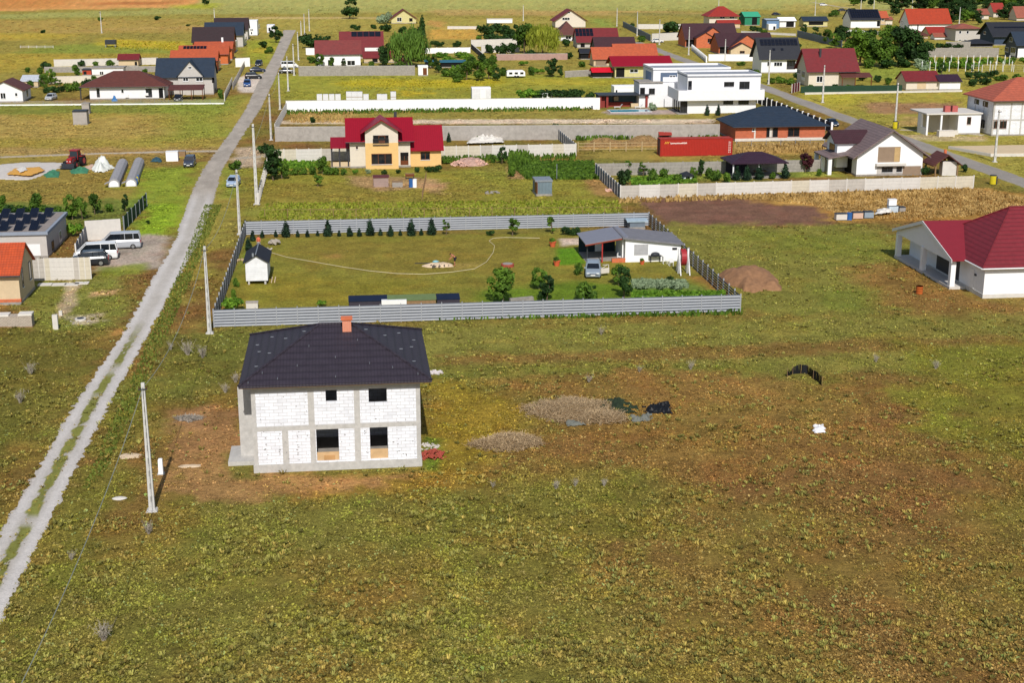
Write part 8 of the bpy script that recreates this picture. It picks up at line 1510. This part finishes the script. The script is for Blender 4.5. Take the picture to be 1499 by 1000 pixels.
TR.tube((0, 0, .98), (0, 0, .82), .17, .19, 12).build('trousers', mat('pale_trousers', 'a89f94'), p2, smooth=True); fingers(p2, J2['lha'], (-.9, 0, -.1), SKIN); fingers(p2, J2['rha'], (-.9, 0, -.1), SKIN); head(p2, J2['head'], SKIN, HAIR)
# hose
hp = [(396, 370), (420, 377), (460, 384), (500, 391), (540, 397), (580, 401), (620, 402), (660, 399), (695, 394), (712, 384), (722, 370), (724, 360), (716, 353), (722, 349), (740, 348), (790, 349)]
tag(MB().chain([(*G(*p), .05) for p in hp], [.035] * len(hp), 6).build('garden_hose', mat('pale_hose', 'cbbf9a')), 'pale garden hose lying in a long curve across the fenced lawn', 'hose')
def box_thing(name, label, cat, px, py, w_, d, h, m, lid=None, legs=0, group=None, rz=0):
    e = thing(name, label, cat, G(px, py), rz, group); MB().box(-w_ / 2, w_ / 2, 0, d, legs, h).build('body', m, e)
    if lid: MB().box(-w_ / 2 - .04, w_ / 2 + .04, -.04, d + .04, h, h + .07).build('lid', lid, e)
    if legs: [MB().box(a - .05, a + .05, b, b + .1, 0, legs).build('leg', MDGREY, e) for a in (-w_ / 2 + .1, w_ / 2 - .1) for b in (0, d - .1)]
    return e
for lab, px0, px1, py, dark in [('dark covered cold frame at the near fence, left', 511, 567, 449, 1), ('dark covered cold frame at the near fence, right', 640, 673, 446, 1), ('open green planting frame between the two dark cold frames', 568, 638, 448, 0)]:
    x0, y0 = G(px0, py); w_ = XonY(px1, y0) - x0; e = thing('cold_frame', lab, 'cold frame', (x0, y0)); b = MB(); b.box(0, w_, 0, .06, 0, .5).box(0, w_, 1.3, 1.36, 0, .75); b.prism([(.06, 0), (1.3, 0), (1.3, .75), (.06, .5)], 'x', 0, .06); b.prism([(.06, 0), (1.3, 0), (1.3, .75), (.06, .5)], 'x', w_ - .06, w_); b.build('frame', MWOOD if not dark else DGF, e)
    MB().add([(-.05, -.05, .52), (w_ + .05, -.05, .52), (w_ + .05, 1.4, .8), (-.05, 1.4, .8), (-.05, -.05, .56), (w_ + .05, -.05, .56), (w_ + .05, 1.4, .84), (-.05, 1.4, .84)], [(0, 3, 2, 1), (4, 5, 6, 7), (0, 1, 5, 4), (1, 2, 6, 5), (2, 3, 7, 6), (3, 0, 4, 7)]).build('cover', mat('dark_blue_film', '1a2236', rough=.4) if dark else mat('green_film', '66764a', rough=.4), e)
box_thing('sink', 'white plastic tub between the cold frames', 'tub', 577, 448, 2.6, .5, .62, MFRAME); box_thing('crate', 'pale wooden crate near the left corner of the near fence', 'crate', 369, 452, 1.2, .7, .6, MCONCP, MST)
e = thing('board_stack', 'stack of grey boards at the near fence beside the leftmost tree', 'boards', G(765, 443), .25)
for i in range(4): MB().box(-1.3, 1.3, i * .05, .5 + i * .04, i * .12, i * .12 + .1).build('board', MCONCD, e)
def pot(label, px, py, s=.35): e = thing('flower_pot', label, 'flower pot', G(px, py)); MB().loft([[(r * math.cos(a), r * math.sin(a), z) for a in [i * math.pi / 6 for i in range(12)]] for r, z in ((s * .7, 0), (s, s * 1.3), (s * 1.1, s * 1.35), (s * 1.1, s * 1.6))]).build('pot', mat('orange_terracotta', 'c9603a'), e); o = link(bpy.data.objects.new('plant', proto('bush')[0][0])); o.parent = e; o.scale = (s * 1.7,) * 3; o.location = (0, 0, s * 1.2); return e
pot('orange pot with plant at the left edge of the bright lawn patch, far', 809, 361, .42); pot('orange pot with plant at the left edge of the bright lawn patch, near', 815, 389, .4); pot('orange pot beside the garden house front wall', 940, 387, .28)
e = thing('tub', 'low round planter ringed with red bricks on the lawn', 'planter', G(743, 390)); MB().tube((0, 0, 0), (0, 0, .32), .75, n=18).build('brick_ring', MRB, e); MB().tube((0, 0, .32), (0, 0, .36), .6, n=18).build('soil', MCONCD, e)
e = thing('barbecue', 'dark barbecue grill against the white garden house wall', 'barbecue', G(959, 384)); MB().ball((0, 0, .95), (.55, .35, .3), 12, 8).build('lid', MDGREY, e); MB().box(-.75, .75, -.3, .3, .75, .82).build('shelf', MDGREY, e); [MB().box(a - .03, a + .03, b - .03, b + .03, 0, .75).build('leg', MDGREY, e) for a in (-.55, .55) for b in (-.22, .22)]
e = thing('cable_reel', 'red drum on a white A-frame stand near the right slat fence', 'winch', G(1002, 404)); MB().tube((-.25, 1.3, 1.9), (.35, 1.3, 1.9), .95, n=20).build('drum', mat('red_drum', '9c2a30', rough=.5), e)
MB().tube((-.32, 1.3, 1.9), (-.27, 1.3, 1.9), .35, n=16).build('hub', MFRAME, e)
for a in (-.4, .65): [MB().tube((a, q, 0), (a, 1.3, 2.6), .07, n=6).build('leg', MFRAME, e) for q in (.1, 2.4)]
for a in (-.4, .65): MB().box(a - .1, a + .1, 1.2, 1.4, 0, 2.9).build('post', MFRAME, e)
for px, py, lab in [(973, 386, 'white plastic chair beside the garden house, left'), (982, 389, 'white plastic chair beside the garden house, right'), (907, 381, 'white plastic chair at the carport corner')]:
    e = thing('garden_chair', lab, 'chair', G(px, py), R_.uniform(0, 6)); MB().box(-.25, .25, -.25, .25, .42, .47).build('seat', MFRAME, e); MB().box(-.25, .25, .22, .26, .47, .9).build('backrest', MFRAME, e); [MB().box(a - .025, a + .025, b - .025, b + .025, 0, .42).build('leg', MFRAME, e) for a in (-.22, .22) for b in (-.22, .22)]
e = thing('timber', 'two pale timber beams lying right of the garden cabin', 'timber', G(398, 414)); [MB().box(a, a + .1, 0, 2.6, 0, .1).build('beam', W_BEI, e) for a in (-.1, .25)]
e = thing('tool', 'dark long tool with a blue bag lying behind the sand heap', 'tool', G(622, 386)); MB().box(-1.2, .6, 0, .08, .02, .1).build('handle', MDGREY, e); MB().ball((1.3, .3, .15), (.4, .25, .15), 8, 5, .15).build('bag', mat('pale_blue_bag', '7fb0b8'), e)
# ------------------------------------------------------------------ container
def container():
    x, y = G(966, 229); w_ = XonY(1072, y) - x; h = atY(966, 203.5, y)[2]; e = thing('shipping_container', 'long red shipping container with white lettering in the dry plot', 'container', (x, y)); cm = mat('red_container_paint', 'a82c22', kind='ribs', p=(.28, .25), rough=.5, var=.08, dirt=.2, bump=.8)
    m = MB(); m.box(.08, w_ - .08, .03, 2.4, .15, h - .12); m.build('side_panels', cm, e); f = MB(); pm = mat('red_container_frame', '8f241c', rough=.5)
    for a in (0, w_ - .14): f.box(a, a + .14, 0, .14, 0, h).box(a, a + .14, 2.3, 2.44, 0, h)
    f.box(.14, w_ - .14, 0, .1, 0, .15).box(.14, w_ - .14, 0, .1, h - .12, h).box(.14, w_ - .14, 2.34, 2.44, h - .12, h); f.box(0, .1, .14, 2.3, 0, .15).box(0, .1, .14, 2.3, h - .12, h); f.build('corner_frame', pm, e); MB().box(.1, w_ - .1, .1, 2.34, h - .12, h - .03).build('roof', mat('red_container_roof', 'a33a30', dirt=.4), e)
    for s in (.5, 1.7): MB().box(.02, .06, s, s + .12, .2, h - .2).build('locking_bar', MSTEEL, e)
    MB().box(.05, .078, .15, 2.3, .15, h - .12).build('door', mat('dark_container_door', '5a1812'), e)
    # emblem and lettering
    g = MB(); gx = .75; gz = h - .85
    for i in range(3): g.add([(gx + i * .28, -.012, gz), (gx + .1 + i * .28, -.012, gz), (gx + .34 + i * .28, -.012, gz + .38), (gx + .2 + i * .28, -.012, gz + .38)], [(0, 1, 2, 3)])
    g.build('emblem', mat('gold_emblem', 'e0b040'), e)
    lt = MB(); xx = 1.85; rr = random.Random(4)
    for i in range(11):   # the lettering is too worn and small in the photo to read: strokes of its size and spacing
        up = .30 if i in (0, 8, 9, 10) else .2; lt.box(xx, xx + .07, -.012, .02, h - .88, h - .88 + up); lt.box(xx + .07, xx + .17, -.012, .02, h - .88 + (.12 if i % 3 else 0), h - .88 + (.2 if i % 3 else .07)); lt.box(xx + .17, xx + .22, -.012, .02, h - .88, h - .68); xx += .27
    lt.build('lettering', mat('white_lettering', 'f0e8e0'), e)
    mk = MB(); rr = random.Random(1)
    for k in range(7): mk.box(w_ - .72, w_ - .72 + rr.uniform(.08, .14), -.01, .01, .5 + k * .3, .5 + k * .3 + .16); mk.box(w_ - .45, w_ - .45 + .1, -.01, .01, .5 + k * .3, .5 + k * .3 + .12)
    mk.build('marking', mat('white_lettering', 'f0e8e0'), e)
container()
# ------------------------------------------------------------------ gazebo and small roofs
def gazebo(label, px0, px1, pyb, d, pye, pyr, rm, name='gazebo', posts=4):
    x, y = G(px0, pyb); w_ = XonY(px1, y) - x; h = atY(px0, pye, y)[2]; e = thing(name, label, name, (x, y)); ri = atY((px0 + px1) / 2, pyr, y + d / 2)[2] - h; roof_hip(w_, d, h, ri, .5).build('roof', rm, e)
    for i in range(posts):
        for b in (0, d - .2): a = w_ * i / (posts - 1) - .1; MB().box(a, a + .2, b, b + .2, 0, h).build('post', MFRAME, e)
    MB().box(.3, w_ * .45, d - .6, d - .3, 0, h * .9).build('back_wall', DGF, e); MB().box(0, w_, 0, d, 0, .08).build('floor', MCONCD, e); MB().box(w_ * .5, w_ * .75, d * .4, d * .6, .7, .78).build('table', MWOOD, e)
gazebo('garden gazebo with dark purple hipped roof inside the walled garden', 1073, 1148, 262, 6, 240, 223, T_PURP, posts=3)
e = thing('grill_house', 'small shelter with brown tiled roof and round stone end, right of the gabled house', 'shelter', G(1368, 258)); x, y = G(1368, 258)
w_ = XonY(1402, y) - x; h = atY(1370, 240, y)[2]; roof_gy(w_, 4, h, 1.4, .5, .4).build('roof', T_BRN, e); MB().box(w_ * .35, w_ * .95, .3, 1.6, 0, h + .3).build('oven_wall', MCONCP, e)
for a in (0, w_ - .2):
    for b in (0, 3.8): MB().box(a, a + .2, b, b + .2, 0, h).build('post', MWOOD, e)
MB().tube((w_ * .6, 2, h), (w_ * .6, 2, h + 2.0), .25, n=8).build('chimney', mat('terracotta', 'd0704a'), e)
def carport(label, px0, px1, pyb, d, pyt, rm, post, n=4, h=None, pyr=None):
    x, y = G(px0, pyb); w_ = XonY(px1, y) - x; h = h or atY(px0, pyt, y)[2]; e = thing('carport', label, 'carport', (x, y)); MB().add([(-.2, -.3, h), (w_ + .2, -.3, h), (w_ + .2, d, h + .7), (-.2, d, h + .7), (-.2, -.3, h + .14), (w_ + .2, -.3, h + .14), (w_ + .2, d, h + .84), (-.2, d, h + .84)], [(0, 3, 2, 1), (4, 5, 6, 7), (0, 1, 5, 4), (1, 2, 6, 5), (2, 3, 7, 6), (3, 0, 4, 7)]).build('roof', rm, e)
    for i in range(n):
        a = w_ * i / (n - 1); [MB().box(a - .08, a + .08, b, b + .16, 0, h + .05 + .7 * (b + .3) / (d + .3) - .06).build('post', post, e) for b in (0, d - .3)]
carport('open brown roofed carport in front of the grey gabled house', 248, 297, 147, 5, 132, T_BRN, MBFR)
# pool
x, y = G(895, 165); w_ = XonY(953, y) - x; e = thing('swimming_pool', 'long turquoise swimming pool with pale edge before the summer kitchen', 'pool', (x, y)); MB().box(-.3, w_ + .3, -.3, 4.6, .0, .12).build('deck', mat('pool_deck', 'a29a9c'), e); MB().box(0, w_, 0, 4.2, .1, .16).build('water', mat('pool_water', '2f9fb8', rough=.1, var=.1), e)
for a in [(-.2, w_ + .2, -.2, 0), (-.2, w_ + .2, 4.2, 4.4), (-.2, 0, 0, 4.2), (w_, w_ + .2, 0, 4.2)]: MB().box(*a, .1, .2).build('coping', MCONCP, e)
for i, px in enumerate((905, 935)): e = thing('sun_lounger', 'white lounger at the back edge of the pool, %s' % ('left' if i == 0 else 'right'), 'lounger', G(px, 158.5)); MB().box(-.9, .5, 0, .6, .3, .4).build('seat', MFRAME, e); MB().add([(.5, 0, .35), (.5, .6, .35), (1.0, .6, .9), (1.0, 0, .9), (.5, 0, .42), (.5, .6, .42), (.95, .6, .95), (.95, 0, .95)], [(0, 1, 2, 3), (7, 6, 5, 4)]).build('backrest', MFRAME, e); [MB().box(a, a + .06, 0, .06, 0, .3).build('leg', MFRAME, e) for a in (-.8, .4)]
e = thing('bin', 'green garden box beside the villa terrace', 'box', G(970, 156)); MB().box(-.8, .8, 0, .8, 0, 1.3).build('body', mat('green_box', '1d7a4c'), e); MB().box(-.85, .85, -.05, .85, 1.3, 1.4).build('lid', mat('green_box', '1d7a4c'), e)
# caravan
x, y = G(742, 114); w_ = XonY(769, y) - x; e = thing('caravan', 'white caravan with three windows among the garden bushes', 'caravan', (x, y)); h = atY(750, 103, y)[2]
MB().prism([(0, .5), (w_, .5), (w_ - .1, h - .3), (w_ - .6, h), (.6, h), (.1, h - .3)], 'y', 0, 2.3).build('body', MWH, e); H = dict(x=x, y=y, w=w_, d=2.3, h=h, e=e, sill=False)
for a in (.12, .42, .72): window(H, 'F', w_ * a, w_ * (a + .18), h * .5, h * .78, 'w', MDFR)
for a in (.45, .6): MB().tube((w_ * a, -.05, .35), (w_ * a, .15, .35), .35, n=12).build('wheel', MTYRE, e)
# wrapped block stacks behind the white wall
gp = 'wrapped white block pallets behind the long white wall'
WO = 'first second third fourth fifth sixth seventh eighth ninth tenth eleventh'.split()
for i, (px, z, n) in enumerate([(468, 0, 1), (477, 0, 1), (486, 0, 1), (495, 0, 1), (511, 0, 2), (519, 0, 2), (527, 0, 2), (536, 0, 1), (556, 0, 1), (563, 0, 1), (576, 0, 2)]):
    for k in range(n):
        x, y = G(px, 150); e = thing('block_pallet', '%s wrapped white block pallet from the left behind the white wall%s' % (WO[i], ', upper one' if k else ''), 'pallet', (x, y, k * 1.25 + (.0)), 0, gp); MB().box(-.62, .62, 0, 1.2, .12, 1.25 if n > 1 else 1.9).build('blocks', mat('wrapped_blocks', 'dcdcde', kind='block', p=(.6, .25), var=.04), e); MB().box(-.65, .65, 0, 1.2, 0, .12).build('skid', MWOOD, e)
# tractor
def tractor():
    e = thing('tractor', 'red tractor with dark front loader standing on the ground sheets', 'tractor', G(110, 244), math.radians(-105)); red = mat('tractor_red', '9c2a28', rough=.4)
    MB().prism([(2.2, .8), (2.25, 1.4), (1.9, 1.65), (.3, 1.75), (.3, .8)][::-1], 'y', -.4, .4).build('bonnet', red, e); MB().box(-1.6, .3, -.45, .45, .7, 1.3).build('chassis', MDGREY, e)
    MB().loft([[(-1.3, -.75, 1.3), (.35, -.75, 1.3), (.35, .75, 1.3), (-1.3, .75, 1.3)], [(-1.1, -.6, 2.7), (.15, -.6, 2.7), (.15, .6, 2.7), (-1.1, .6, 2.7)]]).build('cab_glass', MGLASS, e); MB().box(-1.25, .3, -.72, .72, 2.7, 2.85).build('cab_roof', red, e)
    for a, b in ((.33, .73), (.33, -.73), (-1.28, .73), (-1.28, -.73)): MB().tube((a, b, 1.25), (a * .55 - .1, b * .84, 2.72), .05, n=5).build('cab_pillar', red, e)
    for a, r, wd in ((-1.0, .95, .5), (1.6, .6, .35)):
        for s in (-1, 1): wv = MB().tube((0, -wd / 2, 0), (0, wd / 2, 0), r, n=18).build('wheel', MTYRE, e, (a, s * .95, r)); MB().tube((0, s * wd / 2 - .02, 0), (0, s * wd / 2 + .03, 0), r * .5, n=12).build('rim', red, wv)
    for s in (-1, 1): MB().box(-1.7, -.2, s * .95 - .28, s * .95 + .28, 1.75, 1.83).build('mudguard', red, e); MB().chain([(-.1, s * .55, 1.7), (1.6, s * .6, 1.5), (2.7, s * .6, .7)], [.08, .08, .07], 6).build('loader_arm', MDGREY, e)
    MB().prism([(2.6, .15), (3.3, .1), (3.35, .2), (2.75, .3), (2.7, .95), (2.6, .95)][::-1], 'y', -1.1, 1.1).build('bucket', MDGREY, e); MB().tube((1.5, .3, 1.65), (1.5, .3, 2.3), .05, n=6).build('exhaust', MDGREY, e)
    for s in (-1, 1): MB().box(2.24, 2.27, s * .25 - .08, s * .25 + .08, 1.15, 1.3).build('headlight', MLAMP, e)
tractor()
# hoop tunnels
for i, (p0, p1) in enumerate([((167, 274), (180, 243)), ((192, 273), (204, 241))]):
    a, b = G(*p0), G(*p1); L = math.hypot(b[0] - a[0], b[1] - a[1]); e = thing('storage_tunnel', ('left' if i == 0 else 'right, patched') + ' one of two long grey covered tunnels with a white end', 'tunnel', a, math.atan2(b[1] - a[1], b[0] - a[0]) - math.pi / 2)
    pr = [(-.85, 0), (.85, 0), (.85, .7), (.5, 1.15), (0, 1.3), (-.5, 1.15), (-.85, .7)]; MB().prism(pr, 'y', .1, L).build('cover', mat('grey_tunnel_sheet', '9a989a', var=.12, dirt=.4), e); MB().prism([(x * .8, z * .75 + .05) for x, z in pr], 'y', .0, .099).build('end_sheet', MWH, e); MB().add([(-1.4, -.3, .5), (-.8, -.3, .75), (-.8, 1, .75), (-1.4, 1, .5), (-1.4, -.3, .55), (-.8, -.3, .8), (-.8, 1, .8), (-1.4, 1, .55)], [(0, 1, 2, 3), (7, 6, 5, 4), (0, 4, 5, 1)]).build('side_flap', mat('grey_tunnel_sheet', '9a989a'), e)
    if i: [MB().box(.7, .95, k * 1.6 + 1.0, k * 1.6 + 1.8, .2, 1.0).build('patch', m_, e) for k, m_ in enumerate((mat('blue_patch', '2f5f9c'), mat('yellow_patch', 'c8b83a'), mat('blue_patch', '2f5f9c')))]
box_thing('storage_box', 'white box with a lid right of the blue-green tarpaulin', 'box', 252, 236, 2.0, 1.4, 1.6, MWH, MFRAME)
tag(box_thing('crate', 'wooden crate behind the white lidded box', 'crate', 262, 229, 2.2, 1.2, .9, MWOOD, MCONCD))
# yard items of the yellow house
e = thing('wood_shack', 'shack of grey-pink boards and pallets on bare earth before the yellow house', 'shack', G(547, 274)); MB().box(0, 2.3, 0, 1.8, 0, 1.5).build('board_wall', mat('pinkish_boards', 'a08a82', kind='boards', p=(.25, .6), dirt=.4), e); MB().box(-.1, 2.4, -.15, 1.9, 1.5, 1.62).build('roof', mat('maroon_sheet', '5f2f34', var=.2), e); [MB().box(a, a + .12, -.3, -.18, 0, 1.9).build('post', MWOOD, e) for a in (-.2, 2.4)]
box_thing('pallet_stack', 'stack of grey pallets right of the board shack', 'pallets', 582, 274, 1.6, 1.2, .8, MCONCD, MWOOD); box_thing('bench', 'small brown bench frame on the bare earth', 'bench', 600, 262, 1.4, .5, .8, MBFR, MWOOD, .4)
for px, c_, lab in ((602, mat('blue_plastic', '2f5f9c'), 'blue plastic barrel on the lawn before the yellow house'), (607, MWH, 'white plastic barrel beside the blue one')): e = thing('barrel', lab, 'barrel', G(px, 274)); MB().tube((0, 0, 0), (0, 0, 1.2), .35, n=14).build('drum', c_, e); MB().tube((0, 0, 1.2), (0, 0, 1.27), .37, n=14).build('rim', c_, e)
tag(MB().tube((0, 0, 0), (0, 0, 2.4), .06, n=6).build('stake', MSTEEL, None, (*G(815, 262), 0)), 'thin metal stake above the sheet metal shed', 'stake')
wb = sheet('greenhouse_film', 'white film over a low tunnel behind the cream fence', [(682, 213), (738, 211), (736, 203), (690, 204)], .9, WHP, 'film', 31, z=.4)
# goods by the dry grass
for px, py, w_, h_, c_, lab in [(1232, 323, 1.5, .9, MCONCP, 'pale crate leftmost in the goods row at the dry grass'), (1256, 321, 1.4, .9, mat('pinkish_sheet', 'c9ab98'), 'pinkish crate right of the blue drum'), (1272, 320, 1.3, .9, mat('blue_grey_boards', '8a98a4'), 'blue-grey crate in the middle of the goods row'), (1308, 312, 1.3, 1.0, mat('light_blue_grey', 'b8c4cc'), 'light grey crate under the small white box'), (1321, 311, .9, .7, MCONCD, 'small dark topped crate at the right end of the goods row')]: box_thing('crate', lab, 'crate', px, py, w_, .9, h_, c_, MDGREY, .1)
box_thing('crate', 'small white box standing on the light grey crate', 'crate', 1306, 312, 1.1, .7, .8, MWH, MFRAME)['category']; bpy.data.objects[-1]
for o in bpy.data.objects:
    if o.get('label') == 'small white box standing on the light grey crate': o.location[2] = 1.08
e = thing('barrel', 'blue drum between two pale crates at the dry grass', 'barrel', G(1243, 322)); MB().tube((0, 0, 0), (0, 0, .95), .38, n=14).build('drum', mat('blue_plastic', '2f5f9c'), e); MB().tube((0, 0, .95), (0, 0, 1.0), .4, n=14).build('rim', mat('blue_plastic', '2f5f9c'), e)
sheet('plastic_sheet', 'whitish film over goods in the middle of the goods row', [(1280, 319), (1304, 316), (1306, 309), (1284, 311)], .7, WHP, 'plastic sheet', 33, z=.5)
e = thing('barrel', 'rusty orange barrel on the grass before the columned porch', 'barrel', G(1345.5, 430)); MB().tube((0, 0, 0), (0, 0, .88), .36, n=16).build('drum', mat('rusty_orange', 'b05a24', var=.2), e); [MB().tube((0, 0, z), (0, 0, z + .04), .375, n=16).build('hoop', mat('rusty_brown', '7a3c1c', var=.3), e) for z in (.0, .3, .6, .84)]
for px, py, lab in ((1453, 270, 'yellow and black round bin beside the right road'), (1310, 188, 'yellow drum at the foot of the roadside pole')): e = thing('bin', lab, 'bin', G(px, py)); MB().tube((0, 0, .1), (0, 0, 1.4), .5, n=14).build('body', mat('bright_yellow', 'c8b820'), e); MB().tube((0, 0, 1.4), (0, 0, 1.5), .52, n=14).build('lid', MDGREY, e); MB().box(.35, .55, -.4, .4, .1, 1.3).build('strap', MDGREY, e)
e = thing('concrete_slab', 'grey concrete foundation slab at the right edge', 'slab', G(1462, 229)); MB().prism([(-5, 10), (-1.5, 0), (14, -1), (14, 10)], 'z', 0, .5).build('slab', MCONCP, e); MB().prism([(-4.6, 9.6), (-1.3, .3), (13, -.6), (13, 9.6)], 'z', .5, .56).build('screed', W_BEI, e)
box_thing('pallet_stack', 'wrapped block pallets in front of the white annex', 'pallets', 1386, 200, 3.2, 1.2, 1.1, MCONCP, WHP)
e = thing('yard_boards', 'white boards stacked beside the brick bungalow', 'boards', G(1012, 192)); [MB().box(-2.5, 2.5, k * .5, k * .5 + .4, .2 * k, .2 * k + .12).build('board', MCONCP, e) for k in range(3)]
